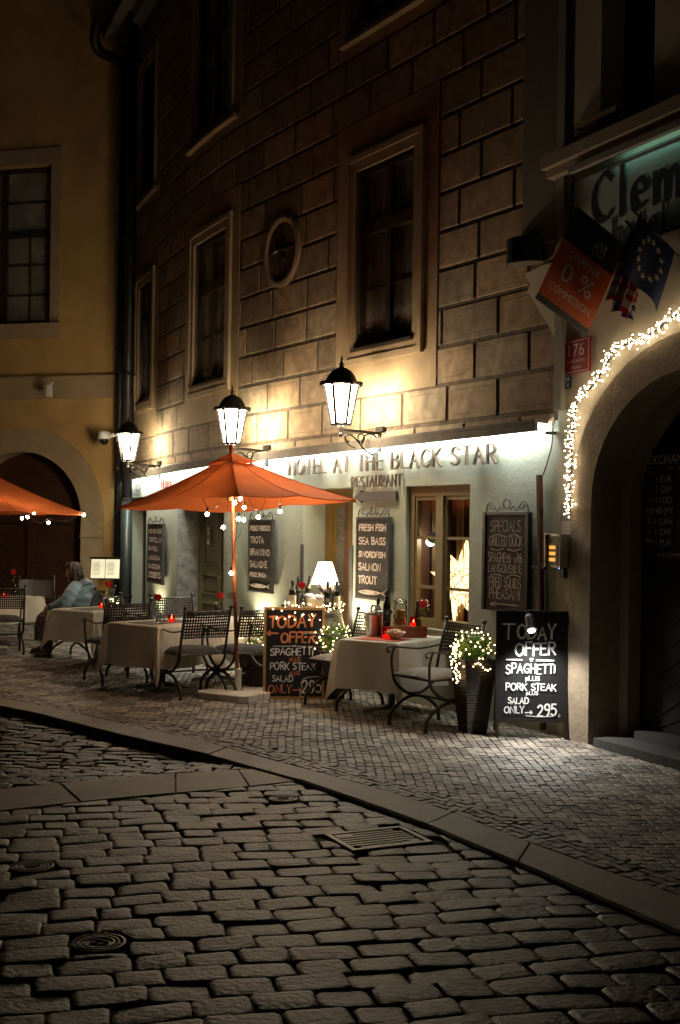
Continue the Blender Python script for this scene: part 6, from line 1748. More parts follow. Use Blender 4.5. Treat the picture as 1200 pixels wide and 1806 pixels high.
l3 = Vector((-.86, 12.75, 0)); p3_, c3 = planter(l3, .33, .13, .17, .20, 'low square wicker pot behind the parasol pole', nleaf=420)
fairy(l3, 'fairy lights over the low wicker pot, shining through the chair back', ballpts(l3 + c3 + Vector((0, 0, .06)), .22, 100, -.6, 6))
bar_top = Vector((BC.x, BC.y, BH))
pp = []
for j in range(60):
    a = PI + j / 60 * PI * 1.06 + r3.uniform(-.1, .1); rr = r3.uniform(.22, .33); pp.append(bar_top + Vector((rr * math.cos(a), rr * math.sin(a), r3.uniform(-.03, .06))))
for j in range(14): pp.append(Vector((-.66 + j * .035 + r3.uniform(-.02, .02), 11.78 + r3.uniform(-.02, .02), .88 - .10 * abs(math.sin(j * 1.1)))))
fairy(bar_top, 'fairy lights lying over the barrel top and the left chalkboard edge', pp)
t2p = tpt(*T2, .16, .12, TZ + .02)
fairy(t2p, 'small cluster of fairy lights in a glass on the table by the menu stand', [t2p + Vector((r3.uniform(-.07, .07), r3.uniform(-.05, .05), r3.uniform(0, .10))) for _ in range(16)], r_=.009)

# light garland over the stone arch
GP = [(1005, 908), (1006, 880), (1005, 856), (1009, 822), (1008, 776), (1013, 740), (1018, 710), (1030, 696), (1048, 678), (1062, 656), (1075, 634), (1086, 614), (1106, 607), (1127, 599), (1156, 584), (1180, 564), (1200, 552), (1235, 538), (1280, 528)]
gpts = []
for x_, y_ in GP: v, z = cs(x_, y_, .06); gpts.append(cor(v, z, .06))
gpath = catmull(gpts, 8)
gl_t = thing('light_garland', 'garland of dense warm white lights along the stone arch of the hotel gate', 'light garland', gpath[0]); o_ = Vector(gpath[0])
mb = MB(); mb.tube([p - o_ for p in gpath], .006, 5); 
bb = MB(); cum = [0]
for a, b in zip(gpath, gpath[1:]): cum.append(cum[-1] + (b - a).length)
NB = 430
for i in range(NB):
    s_ = cum[-1] * (i + r3.random()) / NB
    k = max(j for j in range(len(cum)) if cum[j] <= s_); k = min(k, len(gpath) - 2); f = (s_ - cum[k]) / max(1e-6, cum[k + 1] - cum[k]); p = gpath[k] + (gpath[k + 1] - gpath[k]) * f - o_
    d = Vector((r3.gauss(0, 1), r3.gauss(0, 1), r3.gauss(0, 1))).normalized()
    if d.dot(Vector((CN.x, CN.y, 0))) < -.5: d = -d
    e = p + d * r3.uniform(.018, .066)
    mb.tube([p, e], .0022, 3, False)
    r_ = .0046; bb.lathe([(max(1e-4, math.sin(PI * j / 4)) * r_, -math.cos(PI * j / 4) * r_) for j in range(5)], 5, e)
mb.build('cable', m_fwire, gl_t); b_ = bb.build('bulbs', glow('garland_bulb', (1, .77, .50), 24), gl_t, True); b_['kind'] = 'stuff'

# ------------------------------------------------------------------ signs and fittings round the arch
m_redpl = mat('enamel_red', (.30, .018, .016), .3)
v, z = cs(1020, 628); pl_ = thing('house_number', 'red enamel house number plate 176 with a white rim on the cream wall', 'sign', cor(v, z, .0), COR_RZ)
pw, ph_ = abs(cs(1043, 628)[0] - cs(997, 628)[0]), .275
mb = MB(); mb.box((0, -.01, 0), (pw, .016, ph_)); mb.build('plate', m_redpl, pl_)
mb = MB(); typeset(mb, '176', .105, 0, .0, -.0192, 'c', fit=pw * .60); typeset(mb, 'STARÉ MĚSTO', .026, 0, -.055, -.0192, 'c', fit=pw * .70); typeset(mb, 'PRAHA 1', .026, 0, -.105, -.0192, 'c', fit=pw * .44)
for a in (-1, 1):
    mb.box((a * (pw / 2 - .012), -.0185, 0), (.005, .002, ph_ - .03)); mb.box((0, -.0185, a * (ph_ / 2 - .012)), (pw - .03, .002, .005))
mb.build('lettering', mat('enamel_white', (.62, .58, .54), .4), pl_)
v, z = cs(1003, 675); bp_l = thing('blue_plaque', 'tiny dark blue plaque under the red house number', 'sign', cor(v, z, 0), COR_RZ)
mb = MB(); mb.box((0, -.006, 0), (.085, .01, .10)); mb.build('plate', mat('enamel_blue', (.02, .04, .10), .35), bp_l)
mb = MB()
for a, b, c, d in ((-.02, .028, .008, .03), (-.005, .028, .008, .03), (.018, .028, .016, .03), (.0, -.02, .008, .03), (.015, -.02, .008, .03)): mb.box((a, -.0118, b), (c, .001, d))
mb.build('lettering', m_white, bp_l)
# square plate, paper notice and intercom
v, z = cs(1001, 903); t = thing('junction_plate', 'square grey cover plate under the end of the light garland', 'plate', cor(v, z, 0), COR_RZ); mb = MB(); mb.box((0, -.006, 0), (.16, .012, .135)); mb.box((0, -.0135, 0), (.145, .003, .12)); mb.build('cover', mat('plate_grey', (.28, .26, .22), .6), t)
v, z = cs(1000, 931); t = thing('paper_notice', 'small white paper notice above the intercom', 'notice', cor(v, z, 0), COR_RZ); mb = MB(); mb.box((0, -.002, 0), (.12, .003, .115)); mb.build('sheet', m_white, t)
mb = MB()
for i in range(5):
    for xx, ww in ((-.035, .03), (.02, .055)): mb.box((xx, -.0040, .04 - i * .018), (ww, .0006, .005))
mb.build('print', mat('print_grey', (.12, .12, .12), .7), t)
v, z = cs(998, 972); ic = thing('intercom', 'steel intercom box with glowing amber name buttons by the arch', 'intercom', cor(v, z, 0), COR_RZ); IW, IH = .17, .27
mb = MB(); mb.box((.0, -.06, 0), (IW, .12, IH)); mb.box((-.01, -.075, IH / 2 + .003), (IW + .02, .15, .006)); mb.box((-IW / 2 - .004, -.075, 0), (.006, .15, IH)); mb.build('housing', mat('brushed_steel', (.40, .37, .31), .38, metal=.6, var=.1, scale=10), ic)
mb = MB(); mb.box((0, -.1225, 0), (IW - .03, .004, IH - .03)); mb.build('panel', mat('panel_beige', (.34, .30, .22), .5), ic)
mb = MB()
for i, zz in enumerate((.03, -.02, -.07)): mb.box((-.012, -.126, zz), (.08, .004, .028))
mb.build('name_button', glow('amber_button', (1, .48, .08), .75), ic)
mb = MB()
for i in range(8): mb.box((.05, -.126, .05 - i * .022), (.014, .004, .010))
for i in range(3): mb.box((-.03, -.126, .10 - i * .016), (.03, .004, .006))
mb.build('push_button', m_black, ic)
v, z = cs(996, 1009); t = thing('card_reader', 'black card reader with a tiny blue light under the intercom', 'card reader', cor(v, z, 0), COR_RZ); mb = MB(); mb.box((-.02, -.02, 0), (.035, .04, .085)); mb.box((.025, -.02, -.005), (.03, .04, .085)); mb.build('body', m_black, t); mb = MB(); mb.box((-.02, -.0415, .03), (.010, .003, .010)); mb.build('led', glow('blue_led', (.2, .4, 1), 2), t)
# rusty flat bar and the cable above it
sA, zA = fs(958, 838); sB, zB = fs(967, 1085)
rb = thing('rusty_pipe', 'rusty brown iron bar fixed upright to the green wall left of the intercom', 'pipe', fac(sA, 0, 0), wall_rz(sA)); 
mb = MB(); dxl = -(sB - sA)
mb.bar((0, -.04, zA), (dxl, -.04, .02), .048, .03, (1, 0, 0)); mb.build('bar', mat('rust', (.10, .038, .020), .75, var=.4, scale=14, bump=.3), rb)
mb = MB(); _, zz = fs(965, 1000); mb.box((.0, -.03, zz), (.14, .05, .02)); mb.box((.08, -.05, zz + .01), (.03, .03, .06)); _, zz = fs(962, 905); mb.box((.03, -.04, zz), (.02, .03, .06)); mb.build('bracket', m_black, rb)
s0_, z0_ = fs(980, 744); s1_c, z1_ = fs(963, 838)
cb = thing('wall_cable', 'thin dark cable hanging from the ledge end down to the rusty bar', 'cable', fac(s0_, z0_, .02)); mb = MB(); q0 = Vector(cb.location)
mb.tube([p - q0 for p in catmull([fac(s0_, z0_, .03), fac(*fs(979, 780), .03), fac(*fs(972, 810), .03), fac(s1_c, z1_, .03)], 5)], .007, 5); mb.box(fac(*fs(977, 764), .03) - q0, (.10, .03, .025)); mb.build('cable', m_black, cb)
# curved dark wall lamp (unlit)
s_, z_ = fs(935, 447); sc_ = on_wall('wall_sconce', 'dark half round wall lamp, unlit, left of the tilted orange flag', 'lamp', s_, z_)
mb = MB(); hw_ = .21; n = 12
A = [(-hw_ * math.cos(PI * i / n), -.20 * math.sin(PI * i / n)) for i in range(n + 1)]
mb.prism(A, (-.10, .11)); mb.build('shade', mat('sconce_blueblack', (.008, .012, .016), .35), sc_, False)
mb = MB(); mb.prism([(a * .93, b * .93) for a, b in A], (-.106, -.1005)); mb.build('diffuser', mat('sconce_glass', (.16, .15, .12), .4), sc_)

# hanging flags above the arch
def wall_pole(px, py, label, name, cat, group=None):
    v, z = cs(px, py); return thing(name, label, cat, cor(v, z, .0), math.atan2(CN.y, CN.x), group)
a25 = R(27); pdir = Vector((math.cos(a25), 0, math.sin(a25))); qdir = Vector((math.sin(a25), 0, -math.cos(a25)))
fl = wall_pole(1110, 440, 'tilted orange and black banner reading CHANGE 0 % COMMISSION above the arch', 'exchange_banner', 'banner')
FW, FH = .52, .80
def flagmap(a, y, c): p = pdir * (.04 + FW - a) + qdir * (FH - c) ; return (p.x, y, p.z)
def panel(z0, z1, m, nm, th=.008):
    mb = MB(); q = [flagmap(0, 0, z0), flagmap(FW, 0, z0), flagmap(FW, 0, z1), flagmap(0, 0, z1)]; f = [mb.vert((x, th / 2, z)) for x, y, z in q]; b = [mb.vert((x, -th / 2, z)) for x, y, z in q]
    mb.face(f); mb.face(b[::-1])
    for i in range(4): mb.face((f[i], f[(i + 1) % 4], b[(i + 1) % 4], b[i]))
    mb.build(nm, m, fl)
panel(.05, FH * .665, mat('banner_orange', (.62, .11, .025), .6), 'orange_field'); panel(FH * .665, FH, mat('banner_black', (.012, .012, .018), .6), 'black_field'); panel(0, .05, mat('banner_grey', (.04, .042, .045), .6), 'weight_bar', .014)
mb = MB(); 
typeset(mb, 'CHANGE', .062, FW / 2, FH * .545, .0055, 'c', fit=FW * .62, fn=flagmap); typeset(mb, '0 %', .155, FW / 2, FH * .305, .0055, 'c', fit=FW * .60, fn=flagmap); typeset(mb, 'COMMISSION', .062, FW / 2, FH * .165, .0055, 'c', fit=FW * .80, fn=flagmap)
mb.build('lettering', mat('banner_cream', (.78, .64, .50), .6), fl)
mb = MB(); letters(mb, 'AVI', .078, FW * .62, FH * .765, .014, .0055, 0, .06, 0, 'c', fit=.115, nib=.3, fn=flagmap); letters(mb, 'HOTELS', .022, FW * .62, FH * .725, .003, .0055, 0, .2, 0, 'c', fit=.11, fn=flagmap); mb.build('emblem', mat('banner_gold', (.62, .52, .42), .6), fl)
mb = MB(); mb.tube([pdir * -.02, pdir * (FW + .06)], .011, 8); mb.build('pole', m_black, fl)
# cloth flags: sheets with folds
def cloth_flag(px, py, label, name, W_, H_, ang, paint, amp, nf, squeeze=1.0, marks=None, group='national flags over the arch'):
    t = wall_pole(px, py, label, name, 'flag', group)
    pd = Vector((math.cos(ang), 0, math.sin(ang))); qd = Vector((math.sin(ang) * .6, 0, -1)).normalized()
    def mp(a, c, lift=0): 
        yy = amp * math.sin(a / W_ * nf * 2 * PI + c * 2.2) * (.3 + .7 * (1 - c / H_)) + lift; p = pd * (.05 + a * squeeze) + qd * (H_ - c) * (1 - .12 * math.sin(a / W_ * PI)); return Vector((p.x, yy + .02 * c, p.z))
    by = {}
    nx, nz = 40, 26
    for i in range(nx):
        for j in range(nz):
            a0, a1, c0, c1 = W_ * i / nx, W_ * (i + 1) / nx, H_ * j / nz, H_ * (j + 1) / nz
            m = paint((i + .5) / nx, (j + .5) / nz); by.setdefault(m.name, (MB(), m))[0].poly([mp(a0, c0), mp(a1, c0), mp(a1, c1), mp(a0, c1)])
    first = True
    for nm, (mb, m) in by.items(): mb.build('cloth' if first else 'cloth_stripe', m, t, True); first = False
    if marks:
        mb = MB()
        for (u, v_, r_) in marks:
            ctr = (u * W_, v_ * H_)
            pts = [mp(ctr[0] + (r_ if k % 2 == 0 else r_ * .42) * math.sin(PI * k / 5), ctr[1] + (r_ if k % 2 == 0 else r_ * .42) * math.cos(PI * k / 5), .006) for k in range(10)]
            cc = mp(ctr[0], ctr[1], .006); ci = mb.vert(cc); ids = [mb.vert(p) for p in pts]
            for k in range(10): mb.face((ci, ids[k], ids[(k + 1) % 10]))
        mb.build('stars', mat('flag_star', (.36, .30, .18), .7), t)
    mb = MB(); mb.tube([pd * -.02, pd * (W_ * squeeze + .12)], .010, 6); mb.build('pole', m_black, t)
fb_, fr_, fw_ = mat('flag_blue', (.008, .012, .045), .8, sss=.2), mat('flag_red', (.20, .016, .012), .8, sss=.2), mat('flag_white', (.30, .25, .22), .8, sss=.2)
cloth_flag(1196, 452, 'dark blue flag with a ring of pale stars at the right edge of the photo', 'ring_star_flag', .42, .48, R(34), lambda u, v: fb_, .025, 1.4, .95, [(.5 + .30 * math.cos(2 * PI * k / 12), .52 + .30 * math.sin(2 * PI * k / 12), .030) for k in range(12)])
cloth_flag(1152, 448, 'folded red and white striped flag hanging between the banner and the blue flag', 'striped_flag', .40, .60, R(40), lambda u, v: fb_ if (u > .5 and v > .55) else (fr_ if int(v * 11) % 2 == 0 else fw_), .035, 2.6, .55)
def uk(u, v):
    if abs(u - .5) < .07 or abs(v - .5) < .10: return fr_
    if abs(u - .5) < .13 or abs(v - .5) < .18 or abs(abs(u - .5) - abs(v - .5)) < .07: return fw_
    return fb_
cloth_flag(1138, 492, 'crumpled flag with red and white crosses on blue beside the orange banner', 'crossed_flag', .36, .38, R(20), uk, .04, 2.2, .62)

# exchange rate board inside the gateway
ev0, ez1 = cs(1137, 793, -.40); ev1, ez0 = cs(1205, 992, -.40)
eb = thing('exchange_board', 'dark currency exchange board with flags and rates on the gate in the archway', 'sign', cor(ev0, ez0, -.402), COR_RZ); EH = ez1 - ez0; EW = .80
mb = MB(); mb.box((EW / 2, -.012, EH / 2), (EW, .02, EH)); mb.build('board', mat('board_blackbrown', (.018, .014, .013), .5), eb)
mb = MB()
for i in range(9): mb.box((EW / 2, -.0228, EH * (.775 - i * .0935)), (EW * .93, .0012, .004))
mb.build('line', mat('line_grey', (.14, .12, .10), .6), eb)
mb = MB(); typeset(mb, 'EXCHANGE', .074, .05 * 1.0 + .02, EH * .86, -.0235, 'l', fit=EW * .66); typeset(mb, '7:00 - 19:00', .026, EW * .5, EH * .80, -.0235, 'c', fit=EW * .3)
rows = ['1 EUR', '1 GBP', '1 USD', '100 JPY', '1 CAN', '1 CHF', '1 PLN']
for i, r_ in enumerate(rows): typeset(mb, r_, .054, .26, EH * (.70 - i * .0935), -.0235, 'c')
typeset(mb, '0 % COMMISSION', .03, EW * .5, EH * .045, -.0235, 'c', fit=EW * .48); mb.build('lettering', mat('board_letter', (.72, .66, .58), .6), eb)
fpal = [[(fb_, 0, 0, 1, 1)], [(fb_, 0, 0, 1, 1), (fw_, 0, .35, 1, .65), (fr_, 0, .43, 1, .57), (fr_, .44, 0, .56, 1)], [(fr_, 0, 0, 1, 1), (fw_, 0, .3, 1, .45), (fw_, 0, .6, 1, .75), (fb_, 0, .5, .45, 1)], [(fw_, 0, 0, 1, 1), (fr_, .35, .25, .65, .75)], [(fw_, 0, 0, 1, 1), (fr_, 0, 0, .25, 1), (fr_, .75, 0, 1, 1), (fr_, .4, .3, .6, .7)], [(fr_, 0, 0, 1, 1), (fw_, .42, .2, .58, .8), (fw_, .25, .42, .75, .58)], [(fr_, 0, 0, 1, .5), (fw_, 0, .5, 1, 1)]]
for i, f_ in enumerate(fpal):
    fx_, fz_, fw2, fh2 = .05, EH * (.70 - i * .0935) + .0, .085, .05; par = None
    for k, (m, a0, b0, a1, b1) in enumerate(f_):
        mb = MB(); yy = -.0236 - .0008 * k; mb.poly([(fx_ + a0 * fw2, yy, fz_ + b0 * fh2), (fx_ + a1 * fw2, yy, fz_ + b0 * fh2), (fx_ + a1 * fw2, yy, fz_ + b1 * fh2), (fx_ + a0 * fw2, yy, fz_ + b1 * fh2)])
        if par is None: par = mb.build('flag_print', m, eb)
        else: mb.build('flag_stripe', m, par)

# ------------------------------------------------------------------ inside the dining room window
s_, z_ = fs(813, 1030, -.36); stt = thing('paper_star', 'glowing many pointed paper star lantern inside the dining room window', 'lantern', fac(s_, z_, -.36), wall_rz(s_))
mb = MB(); sm_ = MB(); dirs = []
for x in (-1, 0, 1):
    for y in (-1, 0, 1):
        for z in (-1, 0, 1):
            if x or y or z: dirs.append((Vector((x, y, z)).normalized(), abs(x) + abs(y) + abs(z)))
rotm = Matrix.Rotation(R(14), 3, 'Y') @ Matrix.Rotation(R(22), 3, 'Z')
for d, k in dirs:
    L_ = {1: .47, 2: .36, 3: .28}[k]; rb_ = {1: .12, 2: .11, 3: .085}[k]; d = rotm @ d; a = d.orthogonal().normalized(); b = d.cross(a); base = d * .12; tip = d * L_
    if abs(d.y) > .6: tip = d * (L_ * .55)
    n = 4 if k < 3 else 3; q = [base + (a * math.cos(2 * PI * i / n) + b * math.sin(2 * PI * i / n)) * rb_ for i in range(n)]
    for i in range(n): mb.poly([q[i], q[(i + 1) % n], tip]); sm_.tube([q[i], tip], .0055, 3, False); sm_.tube([q[i], q[(i + 1) % n]], .005, 3, False)
stt.scale = (.88, .6, 1.04); mb.build('spikes', glow('star_paper', (1, .68, .30), 2.5), stt); sm_.build('seams', mat('star_seam', (.22, .10, .025), .7), stt)
s_, z_ = fs(768, 947, -.16); wl = thing('window_clip_lamp', 'pale blue clip lamp with a bright bulb hanging inside the window', 'lamp', fac(s_, z_, -.16), wall_rz(s_))
mb = MB(); mb.tube([(.06, 0, .05), (.045, 0, .045), (-.03, -.02, -.03), (-.035, -.02, -.036)], [.015, .034, .05, .052], 14, True); mb.build('shade', mat('pale_blue_enamel', (.22, .40, .44), .4), wl, True, R(50))
mb = MB(); mb.ball((-.045, -.025, -.05), .042, 12, 8); mb.build('bulb', glow('window_bulb', (1, .96, .88), 22), wl, True)
mb = MB(); mb.tube(catmull([(.055, 0, .05), (.10, 0, .04), (.12, 0, -.04), (.115, 0, -.22)], 6), .005, 5); mb.build('cord', m_white, wl)

# small notices on the panelled door and the wall beside it
s_, z_ = fs(370, 945, -.34); t = thing('door_notice', 'white paper notice with a grey picture on the panelled olive door', 'notice', fac(s_, z_, -.322), wall_rz(s_))
mb = MB(); mb.box((0, -.002, 0), (.115, .003, .24)); mb.build('sheet', m_white, t)
mb = MB(); mb.box((0, -.0042, -.02), (.08, .0008, .09)); mb.box((0, -.0042, .075), (.07, .0008, .02)); mb.box((0, -.0042, -.09), (.07, .0008, .008)); mb.build('print', mat('print_grey', (.12, .12, .12), .7), t)
s_, z_ = fs(410, 1012); t = thing('wall_plate', 'tall pale plate fixed to the green wall behind the parasol pole', 'plate', fac(s_, z_, .0), wall_rz(s_))
mb = MB(); mb.box((0, -.008, 0), (.24, .014, .50)); mb.box((0, -.0165, 0), (.20, .003, .46)); mb.build('plate', mat('pale_plate', (.48, .47, .40), .6), t)
# ------------------------------------------------------------------ menu stand, extension block
ms_p = P(186, 1003, 15.0); mst = thing('menu_stand', 'lit menu stand holding an open two page menu behind the seated woman', 'menu stand', (ms_p.x, ms_p.y, 0), R(6)); zc_ = ms_p.z
Mx = Matrix.Rotation(R(-22), 3, 'X')
mb = MB(); mb.box((0, .012, zc_), (.375, .02, .275), Mx); mb.box((0, -.065, zc_ + .14), (.38, .06, .02)); mb.build('case', m_black, mst)
for sx in (-1, 1):
    mb = MB(); mb.box(Vector((sx * .090, -.004, zc_)), (.172, .006, .25), Mx); mb.build('page', None, mst)
    pg = mst.children[-1] if False else col.objects[-1] if False else bpy.data.objects[[o.name for o in bpy.data.objects if o.name.startswith('page')][-1]]
    if 'glowing_page' not in MATS:
        m = bpy.data.materials.new('glowing_page'); m.use_nodes = True; b_ = m.node_tree.nodes['Principled BSDF']; b_.inputs['Base Color'].default_value = (.7, .66, .48, 1); b_.inputs['Emission Color'].default_value = (1, .93, .62, 1); b_.inputs['Emission Strength'].default_value = .50; MATS['glowing_page'] = m  # page glow stands in for light from the lamp over the menu
    pg.data.materials.append(MATS['glowing_page'])
    mb = MB()
    for i in range(11):
        w0 = rnd.uniform(.05, .12); mb.box(Vector((sx * .090, -.004, zc_)) + Mx @ Vector((-.02, -.0038, .09 - i * .017)), (w0, .0006, .005), Mx)
    mb.build('print', mat('menu_print', (.30, .26, .14), .8), pg)
mb = MB(); mb.box((-.03, .03, zc_ - .24), (.12, .05, .22)); mb.tube([(0, .05, 0.02), (0, .05, zc_ - .1)], .03, 10); mb.lathe([(.20, 0), (.20, .02), (.04, .035)], 20, (0, .05, 0)); mb.build('post', mat('brass_post', (.42, .30, .10), .4, metal=.6), mst)
g = G(822, 1284); ex_ = thing('extension_block', 'black extension socket with a coiled lead on the pavement by the tall pot', 'extension lead', (g.x, g.y, 0), R(10))
mb = MB(); mb.box((0, 0, .02), (.12, .05, .04)); mb.lathe([(.02, .04), (.022, .08), (.008, .10), (.007, .15)], 8, (-.02, 0, 0)); mb.box((.03, 0, .055), (.03, .035, .03)); mb.build('socket', m_black, ex_)
mb = MB()
for k in range(3): mb.tube([Vector((.075 + .045 * math.cos(a), .02 + .01 * k, .065 + .05 * math.sin(a))) for a in [2 * PI * i / 16 for i in range(17)]], .005, 5)
mb.tube(catmull([(-.06, 0, .02), (-.12, .03, .008), (-.2, .12, .007), (-.28, .2, .007)], 5), .005, 5); mb.build('lead', m_black, ex_)
# ------------------------------------------------------------------ the seated woman
wo = thing('person', 'seated woman in a pale blue puffer jacket, patterned skirt and ankle boots, looking left', 'person', CHP + Vector((-.13, 0, 0)), frz(-1.0, -.04))
# local frame: +y ahead, +x her right hand side
def skinned(name, nodes, edges, m, parent, sub=2):
    """nodes: (x,y,z,r); grown as one surface with the Skin modifier and frozen to a mesh"""
    me = bpy.data.meshes.new(name); me.from_pydata([n[:3] for n in nodes], edges, []); ob = bpy.data.objects.new(name, me); col.objects.link(ob)
    sk = ob.modifiers.new('s', 'SKIN'); 
    if not me.skin_vertices: pass
    for i, n in enumerate(nodes):
        sv = me.skin_vertices[0].data[i]; r_ = n[3]; sv.radius = r_ if isinstance(r_, tuple) else (r_, r_)
        sv.use_root = (i == 0)
    ss = ob.modifiers.new('u', 'SUBSURF'); ss.levels = sub; ss.render_levels = sub
    dg = bpy.context.evaluated_depsgraph_get(); dg.update()
    nm = bpy.data.meshes.new_from_object(ob.evaluated_get(dg)); bpy.data.objects.remove(ob); bpy.data.meshes.remove(me)
    nm.name = name; nm.materials.clear(); nm.materials.append(m); nm.polygons.foreach_set('use_smooth', [True] * len(nm.polygons))
    o = bpy.data.objects.new(name, nm); col.objects.link(o); o.parent = parent; return o
m_skin = mat('skin', (.50, .27, .18), .5, sss=.0)
N_ = [(0, -.10, .52, .11), (0, -.14, .68, .10), (0, -.13, .84, .105), (0, -.09, .955, .055), (0, -.05, 1.0, .045), (0, -.015, 1.075, .074), (0, -.03, 1.14, .070)]
E_ = [(i, i + 1) for i in range(6)]
def add(n, p): N_.append(n); E_.append((p, len(N_) - 1)); return len(N_) - 1
hands = []
for sx in (-1, 1):
    h = add((sx * .09, -.02, .53, .085), 0); k = add((sx * .08, .26 + (.04 if sx > 0 else 0), .55 + (.02 if sx > 0 else 0), .058), h)
    a = add((sx * .075, .24 if sx < 0 else .32, .12 if sx < 0 else .15, .036), k); f = add((sx * .075, .34 if sx < 0 else .43, .045 if sx < 0 else .08, .032), a)
    s_ = add((sx * .15, -.10, .90, .055), 2); e = add((sx * .20, .03, .70, .042), s_); w_ = add((sx * .06, .22, .625, .028), e)
    p = add((sx * .02, .275, .615, .030), w_)
    for q in range(4):
        b = add((sx * (.01 - .016 * q + .0), .31 + .004 * q, .622 - .010 * q, .0095), p); c = add((sx * (.0 - .016 * q - .01), .335, .605 - .011 * q, .008), b)
    th_ = add((sx * .045, .295, .64, .010), p); add((sx * .035, .325, .64, .0085), th_)
# a nose, chin: shape of the profile
nz = add((0, .055, 1.065, .016), 5); ch = add((0, .035, 1.015, .030), 5)
skinned('body', N_, E_, m_skin, wo)
fc = MB()
for sx in (-1, 1): fc.ball((sx * .028, .052, 1.088), .009, 6, 5)
fc.build('eyes', mat('eye_dark', (.03, .02, .015), .2), wo, True)
fc = MB(); fc.ball((0, .058, 1.032), .015, 8, 5, (1.2, .5, .4)); fc.build('mouth', mat('lip', (.38, .10, .08), .5), wo, True)
m_jack = mat('blue_puffer', (.20, .29, .37), .55, var=.12, scale=14, bump=.5, bscale=26)
def quilt(mb, pts, radii, rings=9, n=14, puff=.085):
    """puffed sleeve or trunk: a tube with quilted rings"""
    P_ = catmull([Vector(p) for p in pts], 10); m = len(P_); out = []
    for i in range(m):
        t = i / (m - 1); f = t * (len(radii) - 1); k = min(int(f), len(radii) - 2); r_ = radii[k] + (radii[k + 1] - radii[k]) * (f - k)
        out.append(r_ * (1 - puff * .5 + puff * abs(math.sin(t * rings * PI))))
    mb.tube(P_, out, n)
jb = MB()
quilt(jb, [(0, -.10, .46), (0, -.13, .60), (0, -.15, .76), (0, -.12, .90), (0, -.09, .965)], [.185, .18, .185, .165, .09], 7, 18)
quilt(jb, [(0, -.085, .955), (0, -.06, .99), (0, -.045, 1.02)], [.085, .088, .08], 2, 14)
for sx in (-1, 1): quilt(jb, [(sx * .12, -.11, .915), (sx * .20, -.06, .83), (sx * .225, .02, .71), (sx * .16, .13, .645), (sx * .05, .235, .62)], [.085, .095, .09, .08, .058], 9, 14)
jk = jb.build('jacket', m_jack, wo, True)
sm2 = MB(); sm2.tube(catmull([(0, .075, .50), (0, .06, .62), (0, .045, .78), (0, .005, .93)], 5), .008, 6); sm2.build('zip', mat('zip_grey', (.25, .28, .3), .4), jk)
# long patterned skirt over the knees
sk_m = bpy.data.materials.new('patterned_skirt'); sk_m.use_nodes = True; nt = sk_m.node_tree; b_ = nt.nodes['Principled BSDF']; b_.inputs['Roughness'].default_value = .9
vo = nt.nodes.new('ShaderNodeTexVoronoi'); vo.inputs['Scale'].default_value = 26; tcn = nt.nodes.new('ShaderNodeTexCoord'); rp2 = nt.nodes.new('ShaderNodeValToRGB')
nt.links.new(tcn.outputs['Object'], vo.inputs['Vector']); nt.links.new(vo.outputs['Distance'], rp2.inputs[0]); nt.links.new(rp2.outputs[0], b_.inputs['Base Color'])
rp2.color_ramp.elements[0].color = (.26, .19, .14, 1); rp2.color_ramp.elements[1].color = (.045, .03, .025, 1); rp2.color_ramp.elements[0].position = .15; rp2.color_ramp.elements[1].position = .5
kb = MB(); n = 22
def ring(c, ax, ay, up=Vector((0, 0, 1)), sd=Vector((1, 0, 0)), fold=.0, ph=0): return [kb.vert(Vector(c) + sd * (ax * math.cos(2 * PI * i / n)) * (1 + fold * math.sin(i * 4 + ph)) + up * (ay * math.sin(2 * PI * i / n)) * (1 + fold * math.sin(i * 3 + ph))) for i in range(n)]
rings = [ring((0, -.13, .53), .17, .10), ring((0, .0, .545), .185, .11, fold=.03), ring((0, .14, .555), .18, .10, Vector((0, -.1, 1)).normalized(), fold=.05, ph=1),
         ring((0, .245, .54), .178, .105, Vector((0, .35, 1)).normalized(), fold=.06, ph=2), ring((0, .30, .46), .18, .12, Vector((0, 1, .55)).normalized(), fold=.08, ph=2), ring((0, .30, .36), .185, .135, Vector((0, 1, .1)).normalized(), fold=.10, ph=3), ring((0, .275, .22), .195, .15, Vector((0, 1, 0)), fold=.12, ph=3)]
for A, B in zip(rings, rings[1:]):
    for i in range(n): kb.face((A[i], A[(i + 1) % n], B[(i + 1) % n], B[i]))
kb.face(rings[0][::-1]); kb.build('skirt', sk_m, wo, True)
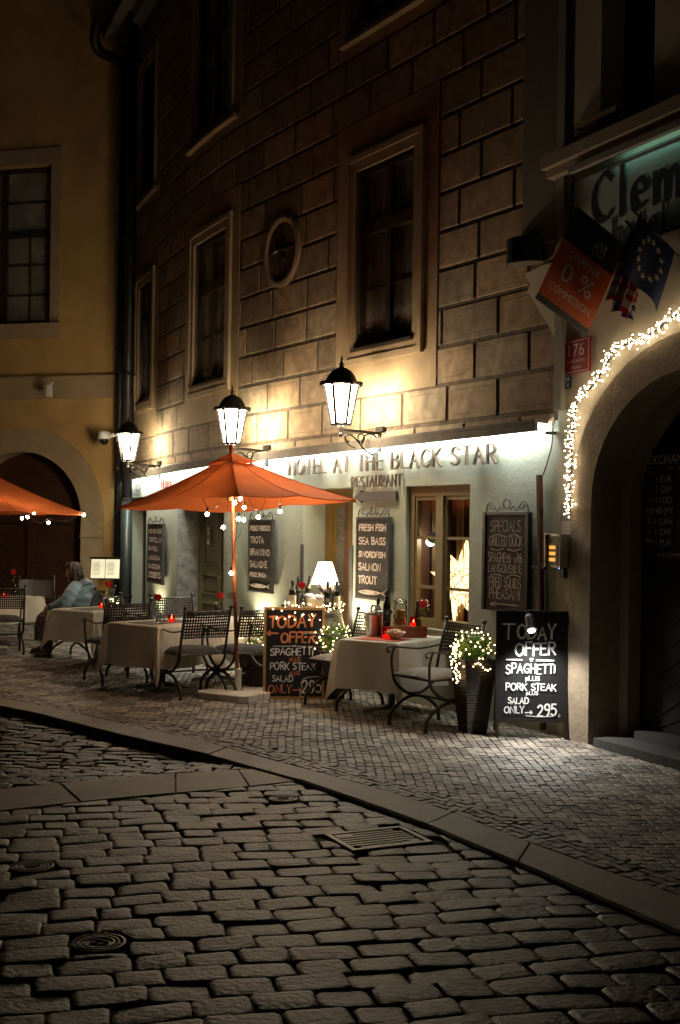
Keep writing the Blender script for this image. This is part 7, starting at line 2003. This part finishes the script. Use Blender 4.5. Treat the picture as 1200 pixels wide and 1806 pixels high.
for sx in (-1, 1):
    bt = MB(); y0, z0 = (.245, .0) if sx < 0 else (.33, .03); x = sx * .075
    bt.tube([(x, y0 - .01, z0 + .24), (x, y0, z0 + .13), (x, y0 + .01, z0 + .07), (x, y0 + .08, z0 + .045), (x, y0 + .155, z0 + .035), (x, y0 + .175, z0 + .03)], [.050, .047, .050, .045, .036, .015], 12)
    bt.box((x, y0 + .07, z0 + .012), (.075, .22, .022)); bt.box((x, y0 - .02, z0 + .02), (.065, .06, .04)); bt.build('boot', mat('suede_boot', (.085, .065, .045), .8, var=.2, scale=14), wo, True)
hb = MB(); rh = random.Random(5)
m_hair = mat('brown_hair', (.030, .014, .008), .5, var=.4, scale=30, stretch=(8, 8, 1))
for k in range(64):
    a = R(70) + R(400 - 180) * k / 63 + rh.uniform(-.1, .1); el = rh.uniform(.2, 1.0)
    top = Vector((.02 * math.cos(a), -.035 + .02 * math.sin(a), 1.205 - .01 * el)); r_ = .078 + .02 * rh.random()
    c = Vector((0, -.035, 1.10)); d = Vector((math.cos(a), math.sin(a), 0))
    if d.y > .25: continue
    L_ = rh.uniform(.16, .25)
    pts = [top, c + d * r_ * .75 + Vector((0, 0, .075)), c + d * r_ + Vector((0, 0, .01)), c + d * (r_ + .012 + rh.uniform(-.01, .02)) + Vector((0, -.01, -L_ * .45)), c + d * (r_ + rh.uniform(-.01, .03)) + Vector((rh.uniform(-.02, .02), -.015, -L_ * .8)), c + d * (r_ * .9 + rh.uniform(-.02, .02)) + Vector((rh.uniform(-.02, .02), -.01, -L_))]
    hb.tube(catmull(pts, 3), [.014, .017, .019, .020, .021, .022, .022, .022, .022, .021, .020, .019, .017, .014, .010, .006][:len(catmull(pts, 3))], 6)
for k in range(12):
    x = -.055 + .11 * k / 11; hb.tube(catmull([(x * .4, -.03, 1.212), (x, .035, 1.185), (x * 1.15, .058, 1.135 + .02 * (k % 3))], 4), [.012, .014, .014, .013, .012, .011, .010, .008, .005], 5)
hb.ball((0, -.045, 1.12), .082, 12, 8, (1, 1.05, 1.05)); hb.build('hair', m_hair, wo, True)
bpy.context.view_layer.update()
